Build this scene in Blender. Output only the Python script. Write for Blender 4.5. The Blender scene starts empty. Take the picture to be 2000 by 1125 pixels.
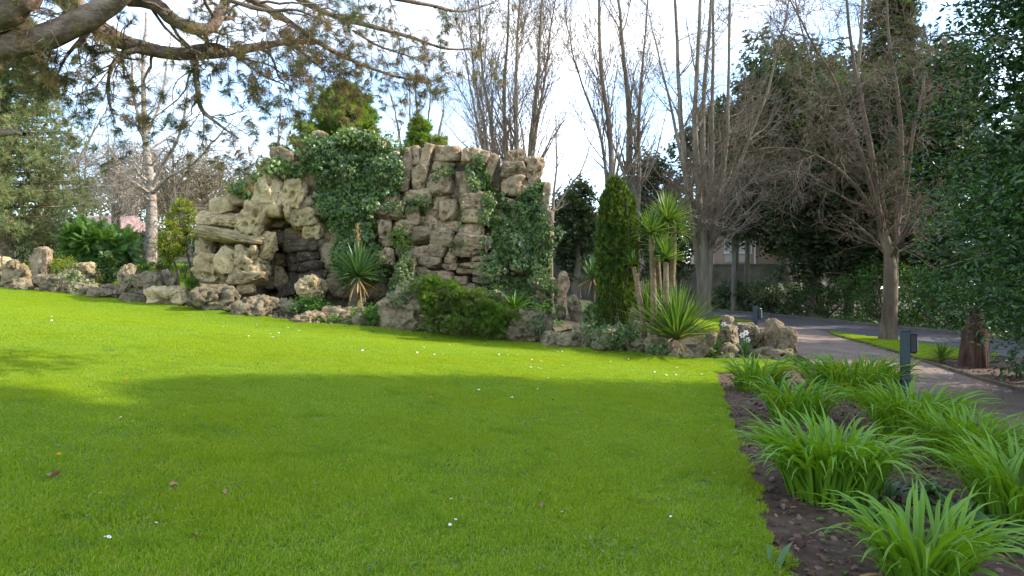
import bpy, math
import numpy as np
from mathutils import Vector, Matrix
from mathutils.geometry import delaunay_2d_cdt

scene = bpy.context.scene
COL = scene.collection
rad = math.radians

# ------------------------------------------------------------------ camera, sky, sun, exposure
EYE = 1.6
F = 2000 * 24.0 / 36.0          # focal length in photo pixels
cam_d = bpy.data.cameras.new('camera')
cam_d.lens = 24.0
cam_d.sensor_width = 36.0
cam_d.clip_start = 0.05
cam_d.clip_end = 2000.0
cam = bpy.data.objects.new('camera', cam_d)
cam.location = (0, 0, EYE)
cam.rotation_euler = (rad(90), 0, 0)
COL.objects.link(cam)
scene.camera = cam

SUN_AZ, SUN_EL = 86.0, 37.0      # azimuth clockwise from +Y
world = bpy.data.worlds.new('World')
scene.world = world
world.use_nodes = True
wn = world.node_tree
wn.nodes.clear()
def wnode(t, **kw):
    n = wn.nodes.new(t)
    for k, v in kw.items():
        setattr(n, k, v)
    return n
sky = wnode('ShaderNodeTexSky', sky_type='NISHITA', sun_disc=False)
sky.sun_elevation = rad(SUN_EL)
sky.sun_rotation = rad(SUN_AZ)
sky.altitude = 50
sky.air_density = 1.0
sky.dust_density = 0.35
sky.ozone_density = 2.6
tc = wnode('ShaderNodeTexCoord')
mp = wnode('ShaderNodeMapping')
mp.inputs['Scale'].default_value = (1.0, 1.0, 2.3)
mp.inputs['Location'].default_value = (3.1, 0.4, 1.7)
nz = wnode('ShaderNodeTexNoise')
nz.inputs['Scale'].default_value = 2.3
nz.inputs['Detail'].default_value = 7.0
nz.inputs['Roughness'].default_value = 0.55
nz.inputs['Distortion'].default_value = 0.35
ramp = wnode('ShaderNodeValToRGB')
ramp.color_ramp.elements[0].position = 0.47
ramp.color_ramp.elements[0].color = (0.06, 0.06, 0.06, 1)
ramp.color_ramp.elements[1].position = 0.68
ramp.color_ramp.elements[1].color = (1, 1, 1, 1)
mixc = wnode('ShaderNodeMix', data_type='RGBA')
mixc.inputs['B'].default_value = (3.9, 3.9, 3.95, 1)   # sunlit cloud, in the sky texture's own units
bg = wnode('ShaderNodeBackground')
bg.inputs['Strength'].default_value = 0.15
wo = wnode('ShaderNodeOutputWorld')
L = wn.links.new
L(tc.outputs['Generated'], mp.inputs['Vector'])
L(mp.outputs['Vector'], nz.inputs['Vector'])
L(nz.outputs['Fac'], ramp.inputs['Fac'])
L(ramp.outputs['Color'], mixc.inputs['Factor'])
L(sky.outputs['Color'], mixc.inputs['A'])
L(mixc.outputs['Result'], bg.inputs['Color'])
L(bg.outputs['Background'], wo.inputs['Surface'])

sun_dir = Vector((math.sin(rad(SUN_AZ)) * math.cos(rad(SUN_EL)),
                  math.cos(rad(SUN_AZ)) * math.cos(rad(SUN_EL)),
                  math.sin(rad(SUN_EL))))
sun_d = bpy.data.lights.new('sun', 'SUN')
sun_d.energy = 2.0
sun_d.angle = rad(0.8)
sun_d.color = (1.0, 0.93, 0.82)
sun = bpy.data.objects.new('sun', sun_d)
sun.rotation_euler = sun_dir.to_track_quat('Z', 'Y').to_euler()
sun.location = (30, 20, 40)
COL.objects.link(sun)

vs = scene.view_settings
vs.view_transform = 'Standard'
vs.look = 'None'
vs.exposure = 2.1
vs.gamma = 1.0
vs.use_curve_mapping = False
cy = scene.cycles
cy.use_denoising = True
cy.max_bounces = 6
cy.diffuse_bounces = 4
cy.glossy_bounces = 2
cy.transmission_bounces = 3
cy.transparent_max_bounces = 4
cy.caustics_reflective = False
cy.caustics_refractive = False
cy.sample_clamp_indirect = 6.0

# ------------------------------------------------------------------ small maths
def at(px, py, D):
    """photo pixel + distance along the view axis -> world point"""
    return np.array(((px - 1000) / F * D, D, EYE - (py - 562.5) / F * D))

def nrm(v):
    return v / np.maximum(np.linalg.norm(v, axis=-1, keepdims=True), 1e-9)

def hash3(ix, iy, iz, seed):
    h = (ix * 374761393 + iy * 668265263 + iz * 2147483647 + seed * 1274126177) & 0xFFFFFFFF
    h = ((h ^ (h >> 13)) * 1274126177) & 0xFFFFFFFF
    h = ((h ^ (h >> 16)) * 2246822519) & 0xFFFFFFFF
    return ((h ^ (h >> 15)) & 0xFFFFFF) / float(0xFFFFFF)

def vnoise(p, seed=0):
    """value noise in [-1,1]; p (N,3)"""
    i = np.floor(p).astype(np.int64)
    f = p - i
    f = f * f * f * (f * (f * 6 - 15) + 10)
    r = 0
    for dx in (0, 1):
        wx = f[:, 0] if dx else 1 - f[:, 0]
        for dy in (0, 1):
            wy = f[:, 1] if dy else 1 - f[:, 1]
            for dz in (0, 1):
                wz = f[:, 2] if dz else 1 - f[:, 2]
                r = r + wx * wy * wz * hash3(i[:, 0] + dx, i[:, 1] + dy, i[:, 2] + dz, seed)
    return r * 2 - 1

def fbm(p, seed=0, oct=3, gain=0.5):
    a, s, r = 1.0, 1.0, 0
    for o in range(oct):
        r = r + a * vnoise(p * s, seed + o * 17)
        a *= gain
        s *= 2.03
    return r

# ------------------------------------------------------------------ terrain
TPS_P = []
def cp(x, y, z): TPS_P.append((x, y, z))
def cpx(px, py, D):
    p = at(px, py, D); cp(p[0], p[1], p[2])
for X in (-40, -30, -22, -15, -9, -4, 0):
    for Y in (-12, -4, 3, 9, 15):
        cp(X, Y, -0.083 * X + 0.008 * Y)
for px, py, D in ((0, 563, 22.6), (150, 577, 22.0), (360, 601, 21.0), (600, 629, 19.8), (850, 650, 19.4), (1000, 668, 18.3), (1150, 684, 17.3), (1300, 699, 16.5)):
    cpx(px, py, D)
for X in (2.6, 5, 8, 12, 16, 24, 40):
    for Y in (-12, -4, 4, 10, 16):
        cp(X, Y, -0.12)
for X in (9.5, 12.3, 15.9):
    for Y in (22, 30, 40, 55, 75):
        cp(X, Y, -0.1)
for X in (19, 27, 40):
    for Y in (22, 40, 60, 75):
        cp(X, Y, 0.1)
cpx(1130, 637, 20.3); cpx(1270, 668, 17.9); cpx(950, 612, 21.0); cpx(700, 600, 21.0)
cpx(520, 585, 21.6); cpx(400, 553, 25.0); cpx(290, 516, 29.0); cpx(100, 508, 31.0); cpx(-60, 512, 30.0)
cpx(1000, 590, 25.0); cpx(800, 560, 26.0); cpx(1120, 580, 32.0); cpx(1300, 610, 30)
cp(-30, 40, 4.2); cp(-14, 45, 4.6); cp(-2, 45, 2.6); cp(-30, 70, 7.5); cp(-8, 70, 5.0); cp(-40, 25, 3.6); cp(4, 60, 1.2)
TP = np.array(TPS_P, float)
def _phi(r2):
    return np.where(r2 > 1e-9, 0.5 * r2 * np.log(np.maximum(r2, 1e-9)), 0)
_n = len(TP)
_A = np.zeros((_n + 3, _n + 3))
_d2 = ((TP[:, None, :2] - TP[None, :, :2]) ** 2).sum(-1)
_A[:_n, :_n] = _phi(_d2) + np.eye(_n) * 0.6
_A[:_n, _n] = 1; _A[:_n, _n + 1:] = TP[:, :2]
_A[_n, :_n] = 1; _A[_n + 1:, :_n] = TP[:, :2].T
_W = np.linalg.solve(_A, np.concatenate([TP[:, 2], np.zeros(3)]))
def ground(x, y):
    x = np.atleast_1d(np.asarray(x, float)); y = np.atleast_1d(np.asarray(y, float))
    sh = x.shape
    xc = np.clip(x.ravel(), -40, 40); yc = np.clip(y.ravel(), -12, 75)
    d2 = (xc[:, None] - TP[None, :, 0]) ** 2 + (yc[:, None] - TP[None, :, 1]) ** 2
    z = _phi(d2) @ _W[:_n] + _W[_n] + xc * _W[_n + 1] + yc * _W[_n + 2]
    return z.reshape(sh)
def gz(x, y):
    return float(ground(x, y)[0])
_Ds = np.concatenate([np.arange(2.5, 40, 0.05), np.arange(40, 80, 0.25)])
def hit(px, py):
    """where the view ray through a photo pixel first meets the ground"""
    x = (px - 1000) / F * _Ds
    z = EYE - (py - 562.5) / F * _Ds
    d = z - ground(x, _Ds)
    k = np.argmax(d < 0) if (d < 0).any() else len(_Ds) - 1
    D = _Ds[k]
    return np.array(((px - 1000) / F * D, D, gz((px - 1000) / F * D, D)))

# ------------------------------------------------------------------ meshes and objects
class Geo:
    def __init__(self):
        self.v = []; self.f = []; self.n = 0
    def add(self, v, f):
        v = np.asarray(v, float).reshape(-1, 3); f = np.asarray(f, np.int64)
        if len(v) == 0 or len(f) == 0: return
        self.v.append(v); self.f.append(f + self.n); self.n += len(v)
    def mesh(self, name, origin=(0, 0, 0), smooth=False):
        v = np.concatenate(self.v) - np.asarray(origin, float)
        return mesh_from(name, v, self.f, smooth)

def mesh_from(name, v, flist, smooth=False):
    me = bpy.data.meshes.new(name)
    me.vertices.add(len(v))
    me.vertices.foreach_set('co', np.asarray(v, np.float32).ravel())
    loops = np.concatenate([f.ravel() for f in flist]).astype(np.int32)
    tot = np.concatenate([np.full(len(f), f.shape[1], np.int32) for f in flist])
    start = np.concatenate([[0], np.cumsum(tot)[:-1]]).astype(np.int32)
    me.loops.add(len(loops))
    me.loops.foreach_set('vertex_index', loops)
    me.polygons.add(len(tot))
    me.polygons.foreach_set('loop_start', start)
    me.polygons.foreach_set('loop_total', tot)
    me.polygons.foreach_set('use_smooth', np.full(len(tot), bool(smooth)))
    me.update(calc_edges=True)
    return me

def link(name, me, mat=None, parent=None, loc=None):
    o = bpy.data.objects.new(name, me)
    if mat is not None and me is not None and len(me.materials) == 0:
        me.materials.append(mat)
    if loc is not None: o.location = tuple(float(c) for c in loc)
    if parent is not None: o.parent = parent
    COL.objects.link(o)
    return o
def tag(o, label=None, cat=None, group=None, kind=None):
    if label: o['label'] = label
    if cat: o['category'] = cat
    if group: o['group'] = group
    if kind: o['kind'] = kind
    return o
def thing(name, label, cat, loc=(0, 0, 0), group=None):
    o = bpy.data.objects.new(name, None)
    o.empty_display_size = 0.2
    o.location = tuple(float(c) for c in loc)
    COL.objects.link(o)
    return tag(o, label, cat, group)
def part(root, name, geo, mat, smooth=False):
    """geometry in world coordinates, as a child of a thing whose Empty stands at its base"""
    return link(name, geo.mesh(name, root.location, smooth), mat, root)

def tubes(P, R, n=5):
    """P (B,K,3) polylines, R (B,K) radii -> verts, quads"""
    P = np.asarray(P, float); R = np.asarray(R, float)
    B, K, _ = P.shape
    T = nrm(np.gradient(P, axis=1))
    ref = np.array([0.31, 0.87, 0.13]); ref /= np.linalg.norm(ref)
    U = nrm(np.cross(T, ref)); V = np.cross(T, U)
    a = np.arange(n) * 2 * math.pi / n
    ring = P[:, :, None] + R[:, :, None, None] * (np.cos(a)[None, None, :, None] * U[:, :, None] + np.sin(a)[None, None, :, None] * V[:, :, None])
    v = ring.reshape(-1, 3)
    b = np.arange(B)[:, None, None] * K * n; k = np.arange(K - 1)[None, :, None] * n; j = np.arange(n)[None, None, :]
    j2 = (j + 1) % n
    q = np.stack([b + k + j, b + k + j2, b + k + n + j2, b + k + n + j], -1).reshape(-1, 4)
    return v, q

def polyline(pts, n):
    """resample points (M,3[+r]) to n samples with Catmull-Rom"""
    p = np.asarray(pts, float)
    m = len(p)
    if m == 2:
        t = np.linspace(0, 1, n)[:, None]
        return p[0] * (1 - t) + p[1] * t
    q = np.concatenate([[2 * p[0] - p[1]], p, [2 * p[-1] - p[-2]]])
    t = np.linspace(0, m - 1 - 1e-6, n)
    i = t.astype(int); f = (t - i)[:, None]
    a, b, c, d = q[i], q[i + 1], q[i + 2], q[i + 3]
    return 0.5 * (2 * b + (c - a) * f + (2 * a - 5 * b + 4 * c - d) * f ** 2 + (3 * b - a - 3 * c + d) * f ** 3)

def grow(rng, P, R, nper, t0, t1, ang, length, K, up=0.0, wob=0.1, rr=0.6, rtip=0.15, rmin=0.003, tvec=None, lfall=0.4):
    """side branches on every branch of P (B,K,3): returns P2, R2"""
    B, Kp, _ = P.shape
    N = B * nper
    bi = np.repeat(np.arange(B), nper)
    t = t0 + (t1 - t0) * rng.random(N)
    x = t * (Kp - 1); i = np.minimum(x.astype(int), Kp - 2); f = (x - i)[:, None]
    pos = P[bi, i] * (1 - f) + P[bi, i + 1] * f
    tan = nrm(P[bi, i + 1] - P[bi, i])
    r = R[bi, i] * (1 - f[:, 0]) + R[bi, i + 1] * f[:, 0]
    rv = nrm(rng.normal(size=(N, 3)))
    perp = nrm(np.cross(tan, rv))
    a = np.radians(ang[0] + (ang[1] - ang[0]) * rng.random(N))[:, None]
    d = nrm(np.cos(a) * tan + np.sin(a) * perp)
    ln = (length[0] + (length[1] - length[0]) * rng.random(N)) * (1 - lfall * t)
    step = (ln / (K - 1))[:, None]
    upv = np.array([0, 0, 1.0]) if tvec is None else np.asarray(tvec, float)
    pts = [pos]
    for k in range(K - 1):
        d = nrm(d + up * upv + wob * rng.normal(size=(N, 3)))
        pts.append(pts[-1] + d * step)
    P2 = np.stack(pts, 1)
    r0 = np.maximum(r * rr * (0.7 + 0.5 * rng.random(N)), rmin)
    R2 = r0[:, None] * np.linspace(1, rtip, K)[None]
    R2 = np.maximum(R2, rmin * 0.6)
    return P2, R2

def frames(Y, up_hint, rng=None, roll=0.0):
    """orthonormal frames: Y given (N,3) long axis, Z near up_hint"""
    Y = nrm(Y)
    Z = up_hint - (up_hint * Y).sum(-1, keepdims=True) * Y
    Z = nrm(Z)
    X = np.cross(Y, Z)
    if roll and rng is not None:
        a = (rng.normal(size=len(Y)) * roll)[:, None]
        X, Z = X * np.cos(a) + Z * np.sin(a), Z * np.cos(a) - X * np.sin(a)
    return X, Y, Z

def stamp(geo, tv, tf, pos, X, Y, Z, s):
    tv = np.asarray(tv, float); tf = np.asarray(tf, np.int64)
    s = np.broadcast_to(np.asarray(s, float), (len(pos),))[:, None, None]
    v = pos[:, None] + s * (tv[None, :, :1] * X[:, None] + tv[None, :, 1:2] * Y[:, None] + tv[None, :, 2:3] * Z[:, None])
    f = tf[None] + (np.arange(len(pos)) * len(tv))[:, None, None]
    geo.add(v.reshape(-1, 3), f.reshape(-1, tf.shape[1]))

# leaf templates (unit length along +Y)
LEAF2 = (np.array([[0, 0, 0], [0.26, 0.45, 0.07], [0, 1, -0.04], [-0.26, 0.45, 0.07]]), np.array([[0, 1, 2], [0, 2, 3]]))
LEAF4 = (np.array([[0, 0, 0], [0.2, 0.3, 0.07], [0.17, 0.7, 0.05], [0, 1, -0.08], [-0.17, 0.7, 0.05], [-0.2, 0.3, 0.07]]),
         np.array([[0, 1, 2], [0, 2, 3], [0, 3, 4], [0, 4, 5]]))
IVY = (np.array([[0, 0, 0], [0.38, -0.12, -.05], [0.52, 0.32, -.06], [0.22, 0.48, .03], [0, 1.0, -.1], [-0.22, 0.48, .03], [-0.52, 0.32, -.06], [-0.38, -0.12, -.05]]),
       np.array([[0, 1, 2], [0, 2, 3], [0, 3, 4], [0, 4, 5], [0, 5, 6], [0, 6, 7]]))
def tuft_template(rng, n, spread, width, lean=True):
    """n narrow blades that leave one base vertex in a cone about +Y"""
    v = [[0, 0, 0]]; f = []
    for k in range(n):
        a = rng.random() * 2 * math.pi
        s = spread * math.sqrt(rng.random())
        d = np.array([math.sin(s) * math.cos(a), math.cos(s), math.sin(s) * math.sin(a)])
        side = np.cross(d, rng.normal(size=3)); side /= np.linalg.norm(side)
        ln = 0.7 + 0.3 * rng.random()
        b = len(v)
        if lean:        # one slim triangle per blade
            v += [list(d * ln * 0.3 + side * width * 1.6), list(d * ln)]
            f += [[0, b, b + 1]]
        else:
            v += [list(d * ln * 0.35 + side * width), list(d * ln), list(d * ln * 0.35 - side * width)]
            f += [[0, b, b + 1], [0, b + 1, b + 2]]
    return np.array(v), np.array(f)
def frond_template(n, width, sweep=0.6, fall=0.1):
    """flat spray: side blades along a middle axis"""
    v = [[0, 0, 0]]; f = []
    for k in range(n):
        t = 0.1 + 0.8 * k / (n - 1)
        ln = 0.45 * (1 - 0.75 * t) + 0.08
        for s in (-1, 1):
            b = len(v)
            v += [[0, t, 0], [s * ln, t + ln * sweep, -fall * ln], [s * 0.02, t + width, 0]]
            f += [[b, b + 1, b + 2]]
    b = len(v)
    v += [[-width * .3, .1, 0], [0, 1.0, -fall * .3], [width * .3, .1, 0]]
    f += [[b, b + 1, b + 2]]
    return np.array(v), np.array(f)

# ------------------------------------------------------------------ materials
def new_mat(name):
    m = bpy.data.materials.new(name)
    m.use_nodes = True
    m.node_tree.nodes.clear()
    return m, m.node_tree.nodes, m.node_tree.links
def node(ns, t, ins=None, **kw):
    n = ns.new(t)
    for k, v in kw.items(): setattr(n, k, v)
    for k, v in (ins or {}).items(): n.inputs[k].default_value = v
    return n
def c4(c): return (c[0], c[1], c[2], 1)
def ramp_node(ns, stops, interp='LINEAR'):
    r = ns.new('ShaderNodeValToRGB')
    r.color_ramp.interpolation = interp
    el = r.color_ramp.elements
    el[0].position = stops[0][0]; el[0].color = c4(stops[0][1])
    el[1].position = stops[-1][0]; el[1].color = c4(stops[-1][1])
    for p, c in stops[1:-1]:
        e = el.new(p); e.color = c4(c)
    return r
def leaf_mat(name, cols, rough=0.45, trans=0.3, spec=0.4, patch=None, pscale=0.6, extra=None):
    """leaf colour varies leaf by leaf; part of the light passes through the blade"""
    m, ns, lk = new_mat(name)
    geo = node(ns, 'ShaderNodeNewGeometry')
    k = len(cols)
    r = ramp_node(ns, [(i / (k - 1), c) for i, c in enumerate(cols)])
    lk.new(geo.outputs['Random Per Island'], r.inputs['Fac'])
    col = r.outputs['Color']
    if patch is not None:
        n = node(ns, 'ShaderNodeTexNoise', {'Scale': pscale, 'Detail': 3.0})
        lk.new(geo.outputs['Position'], n.inputs['Vector'])
        r2 = ramp_node(ns, [(0.4, (0, 0, 0)), (0.65, (1, 1, 1))])
        lk.new(n.outputs['Fac'], r2.inputs['Fac'])
        mx = node(ns, 'ShaderNodeMix', data_type='RGBA')
        mx.inputs['B'].default_value = c4(patch)
        mm = node(ns, 'ShaderNodeMath', {1: 0.6}, operation='MULTIPLY')
        lk.new(r2.outputs['Color'], mm.inputs[0])
        lk.new(mm.outputs[0], mx.inputs['Factor']); lk.new(col, mx.inputs['A'])
        col = mx.outputs['Result']
    for (pc, ps_, lo, hi, amt) in (extra or ()):
        n = node(ns, 'ShaderNodeTexNoise', {'Scale': ps_, 'Detail': 4.0, 'Roughness': 0.6}); lk.new(geo.outputs['Position'], n.inputs['Vector'])
        r3 = ramp_node(ns, [(lo, (0, 0, 0)), (hi, (amt,) * 3)]); lk.new(n.outputs['Fac'], r3.inputs['Fac'])
        mx = node(ns, 'ShaderNodeMix', data_type='RGBA'); mx.inputs['B'].default_value = c4(pc)
        lk.new(r3.outputs['Color'], mx.inputs['Factor']); lk.new(col, mx.inputs['A']); col = mx.outputs['Result']
    p = node(ns, 'ShaderNodeBsdfPrincipled', {'Roughness': rough, 'Specular IOR Level': spec})
    lk.new(col, p.inputs['Base Color'])
    o = node(ns, 'ShaderNodeOutputMaterial')
    if trans > 0:
        t = node(ns, 'ShaderNodeBsdfTranslucent')
        hs = node(ns, 'ShaderNodeHueSaturation', {'Hue': 0.485, 'Saturation': 1.15, 'Value': 1.5})
        lk.new(col, hs.inputs['Color']); lk.new(hs.outputs['Color'], t.inputs['Color'])
        mx = node(ns, 'ShaderNodeMixShader', {'Fac': trans})
        lk.new(p.outputs['BSDF'], mx.inputs[1]); lk.new(t.outputs['BSDF'], mx.inputs[2])
        lk.new(mx.outputs['Shader'], o.inputs['Surface'])
    else:
        lk.new(p.outputs['BSDF'], o.inputs['Surface'])
    return m

def surf_mat(name, stops, scale=3.0, rough=0.9, bump=0.4, bscale=None, detail=8.0, dist=0.02, spec=0.25, extra=None, coord='Position', stretch=None, moss=None):
    """noise-ramped surface with fine relief; moss = (colour, amount) grows where the surface faces up"""
    m, ns, lk = new_mat(name)
    geo = node(ns, 'ShaderNodeNewGeometry')
    vec = geo.outputs['Position']
    if coord == 'Object':
        t = node(ns, 'ShaderNodeTexCoord'); vec = t.outputs['Object']
    if stretch:
        mpn = node(ns, 'ShaderNodeMapping'); mpn.inputs['Scale'].default_value = stretch
        lk.new(vec, mpn.inputs['Vector']); vec = mpn.outputs['Vector']
    n1 = node(ns, 'ShaderNodeTexNoise', {'Scale': scale, 'Detail': detail, 'Roughness': 0.62})
    lk.new(vec, n1.inputs['Vector'])
    r = ramp_node(ns, stops)
    lk.new(n1.outputs['Fac'], r.inputs['Fac'])
    col = r.outputs['Color']
    if extra:
        for (ec, es, lo, hi, amt) in extra:
            n2 = node(ns, 'ShaderNodeTexNoise', {'Scale': es, 'Detail': 4.0, 'Roughness': 0.6})
            lk.new(vec, n2.inputs['Vector'])
            r2 = ramp_node(ns, [(lo, (0, 0, 0)), (hi, (amt, amt, amt))])
            lk.new(n2.outputs['Fac'], r2.inputs['Fac'])
            mx = node(ns, 'ShaderNodeMix', data_type='RGBA'); mx.inputs['B'].default_value = c4(ec)
            lk.new(r2.outputs['Color'], mx.inputs['Factor']); lk.new(col, mx.inputs['A'])
            col = mx.outputs['Result']
    if moss:
        sx = node(ns, 'ShaderNodeSeparateXYZ'); lk.new(geo.outputs['Normal'], sx.inputs[0])
        n3 = node(ns, 'ShaderNodeTexNoise', {'Scale': moss[2] if len(moss) > 2 else 2.5, 'Detail': 5.0}); lk.new(vec, n3.inputs['Vector'])
        ad = node(ns, 'ShaderNodeMath', {1: 0.45}, operation='MULTIPLY_ADD'); lk.new(sx.outputs['Z'], ad.inputs[0]); lk.new(n3.outputs['Fac'], ad.inputs[2])
        r3 = ramp_node(ns, [(0.72, (0, 0, 0)), (0.98, (moss[1],) * 3)])
        lk.new(ad.outputs[0], r3.inputs['Fac'])
        mx = node(ns, 'ShaderNodeMix', data_type='RGBA'); mx.inputs['B'].default_value = c4(moss[0])
        lk.new(r3.outputs['Color'], mx.inputs['Factor']); lk.new(col, mx.inputs['A'])
        col = mx.outputs['Result']
    p = node(ns, 'ShaderNodeBsdfPrincipled', {'Roughness': rough, 'Specular IOR Level': spec})
    lk.new(col, p.inputs['Base Color'])
    if bump:
        n4 = node(ns, 'ShaderNodeTexNoise', {'Scale': bscale or scale * 6, 'Detail': 6.0, 'Roughness': 0.7})
        lk.new(vec, n4.inputs['Vector'])
        b = node(ns, 'ShaderNodeBump', {'Strength': bump, 'Distance': dist})
        lk.new(n4.outputs['Fac'], b.inputs['Height']); lk.new(b.outputs['Normal'], p.inputs['Normal'])
    o = node(ns, 'ShaderNodeOutputMaterial'); lk.new(p.outputs['BSDF'], o.inputs['Surface'])
    return m

def stone_mat(name, dark, mid, light, lichen, moss=0.35, stain=(0.07, 0.06, 0.045), stain_amt=0.6, mosscol=(0.09, 0.10, 0.025)):
    """weathered porous limestone: beds of tone, grey-green lichen, black weather stains, fine pits"""
    m, ns, lk = new_mat(name)
    geo = node(ns, 'ShaderNodeNewGeometry'); oi = node(ns, 'ShaderNodeObjectInfo')
    off = node(ns, 'ShaderNodeVectorMath', {1: (13.0, 7.0, 5.0)}, operation='SCALE')
    cb = node(ns, 'ShaderNodeCombineXYZ')
    lk.new(oi.outputs['Random'], cb.inputs[0]); lk.new(oi.outputs['Random'], cb.inputs[2])
    sc = node(ns, 'ShaderNodeVectorMath', operation='SCALE'); sc.inputs['Scale'].default_value = 19.0
    lk.new(cb.outputs[0], sc.inputs[0])
    add = node(ns, 'ShaderNodeVectorMath', operation='ADD')
    lk.new(geo.outputs['Position'], add.inputs[0]); lk.new(sc.outputs[0], add.inputs[1])
    vec = add.outputs[0]
    n1 = node(ns, 'ShaderNodeTexNoise', {'Scale': 2.6, 'Detail': 9.0, 'Roughness': 0.68, 'Distortion': 0.3})
    lk.new(vec, n1.inputs['Vector'])
    r = ramp_node(ns, [(0.3, dark), (0.5, mid), (0.72, light)])
    lk.new(n1.outputs['Fac'], r.inputs['Fac'])
    col = r.outputs['Color']
    def over(col, colour, scale, lo, hi, amt, detail=6.0):
        n = node(ns, 'ShaderNodeTexNoise', {'Scale': scale, 'Detail': detail, 'Roughness': 0.65}); lk.new(vec, n.inputs['Vector'])
        rr = ramp_node(ns, [(lo, (0, 0, 0)), (hi, (amt,) * 3)]); lk.new(n.outputs['Fac'], rr.inputs['Fac'])
        mx = node(ns, 'ShaderNodeMix', data_type='RGBA'); mx.inputs['B'].default_value = c4(colour)
        lk.new(rr.outputs['Color'], mx.inputs['Factor']); lk.new(col, mx.inputs['A'])
        return mx.outputs['Result']
    col = over(col, lichen, 1.7, 0.52, 0.68, 0.5)
    col = over(col, stain, 3.7, 0.51, 0.66, stain_amt)
    col = over(col, (stain[0] * .7, stain[1] * .7, stain[2] * .7), 1.1, 0.55, 0.72, stain_amt)
    col = over(col, (0.42, 0.42, 0.36), 9.0, 0.64, 0.72, 0.5, 2.0)
    col = over(col, (light[0] * 1.15, light[1] * 1.15, light[2] * 1.12), 14.0, 0.6, 0.75, 0.55, 3.0)
    # value jitter from stone to stone
    mr = node(ns, 'ShaderNodeMapRange', {'To Min': 0.66, 'To Max': 1.22}); lk.new(oi.outputs['Random'], mr.inputs['Value'])
    hs = node(ns, 'ShaderNodeHueSaturation'); lk.new(mr.outputs[0], hs.inputs['Value']); lk.new(col, hs.inputs['Color'])
    col = hs.outputs['Color']
    sx = node(ns, 'ShaderNodeSeparateXYZ'); lk.new(geo.outputs['Normal'], sx.inputs[0])
    n3 = node(ns, 'ShaderNodeTexNoise', {'Scale': 3.0, 'Detail': 5.0}); lk.new(vec, n3.inputs['Vector'])
    ad = node(ns, 'ShaderNodeMath', {1: 0.35}, operation='MULTIPLY_ADD'); lk.new(sx.outputs['Z'], ad.inputs[0]); lk.new(n3.outputs['Fac'], ad.inputs[2])
    r3 = ramp_node(ns, [(0.66, (0, 0, 0)), (0.9, (moss,) * 3)]); lk.new(ad.outputs[0], r3.inputs['Fac'])
    mx = node(ns, 'ShaderNodeMix', data_type='RGBA'); mx.inputs['B'].default_value = c4(mosscol)
    lk.new(r3.outputs['Color'], mx.inputs['Factor']); lk.new(col, mx.inputs['A'])
    p = node(ns, 'ShaderNodeBsdfPrincipled', {'Roughness': 0.92, 'Specular IOR Level': 0.2})
    lk.new(mx.outputs['Result'], p.inputs['Base Color'])
    vo = node(ns, 'ShaderNodeTexVoronoi', {'Scale': 9.0, 'Randomness': 1.0}); lk.new(vec, vo.inputs['Vector'])
    rv = ramp_node(ns, [(0.08, (0, 0, 0)), (0.3, (1, 1, 1))]); lk.new(vo.outputs['Distance'], rv.inputs['Fac'])
    n4 = node(ns, 'ShaderNodeTexNoise', {'Scale': 16.0, 'Detail': 7.0, 'Roughness': 0.7}); lk.new(vec, n4.inputs['Vector'])
    sm = node(ns, 'ShaderNodeMath', {1: 0.55}, operation='MULTIPLY_ADD'); lk.new(rv.outputs['Color'], sm.inputs[0]); lk.new(n4.outputs['Fac'], sm.inputs[2])
    b = node(ns, 'ShaderNodeBump', {'Strength': 1.0, 'Distance': 0.06}); lk.new(sm.outputs[0], b.inputs['Height'])
    lk.new(b.outputs['Normal'], p.inputs['Normal'])
    o = node(ns, 'ShaderNodeOutputMaterial'); lk.new(p.outputs['BSDF'], o.inputs['Surface'])
    return m

M = {}
M['grass'] = leaf_mat('grass_blades', [(0.115, 0.24, 0.006), (0.175, 0.34, 0.008), (0.235, 0.39, 0.012), (0.31, 0.41, 0.024), (0.50, 0.44, 0.17)], rough=0.6, trans=0.45, spec=0.12, patch=(0.27, 0.345, 0.010), pscale=0.55, extra=[((0.10, 0.24, 0.02), 2.2, 0.52, 0.75, 0.5), ((0.36, 0.36, 0.07), 6.0, 0.60, 0.74, 0.6)])
M['turf'] = surf_mat('turf', [(0.3, (0.07, 0.13, 0.008)), (0.5, (0.11, 0.19, 0.010)), (0.7, (0.17, 0.22, 0.02))], scale=6, bump=0.9, bscale=60, dist=0.03)
M['clod'] = leaf_mat('earth_clods', [(0.065, 0.038, 0.024), (0.11, 0.068, 0.045), (0.15, 0.097, 0.066), (0.21, 0.15, 0.11)], rough=0.95, trans=0.0, spec=0.15)
M['soil'] = surf_mat('soil', [(0.3, (0.07, 0.042, 0.027)), (0.55, (0.14, 0.087, 0.058)), (0.75, (0.21, 0.14, 0.10))], scale=9, bump=1.0, bscale=40, dist=0.05)
M['ground'] = surf_mat('woodland_ground', [(0.3, (0.035, 0.028, 0.017)), (0.5, (0.07, 0.055, 0.03)), (0.7, (0.10, 0.085, 0.04))], scale=3, bump=0.9, bscale=30, dist=0.05, extra=[((0.05, 0.09, 0.015), 0.8, 0.48, 0.6, 0.85)])
M['asphalt'] = surf_mat('asphalt', [(0.3, (0.06, 0.055, 0.054)), (0.55, (0.09, 0.083, 0.081)), (0.75, (0.115, 0.107, 0.103))], scale=1.6, bump=0.3, bscale=140, dist=0.01, rough=0.8)
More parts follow.
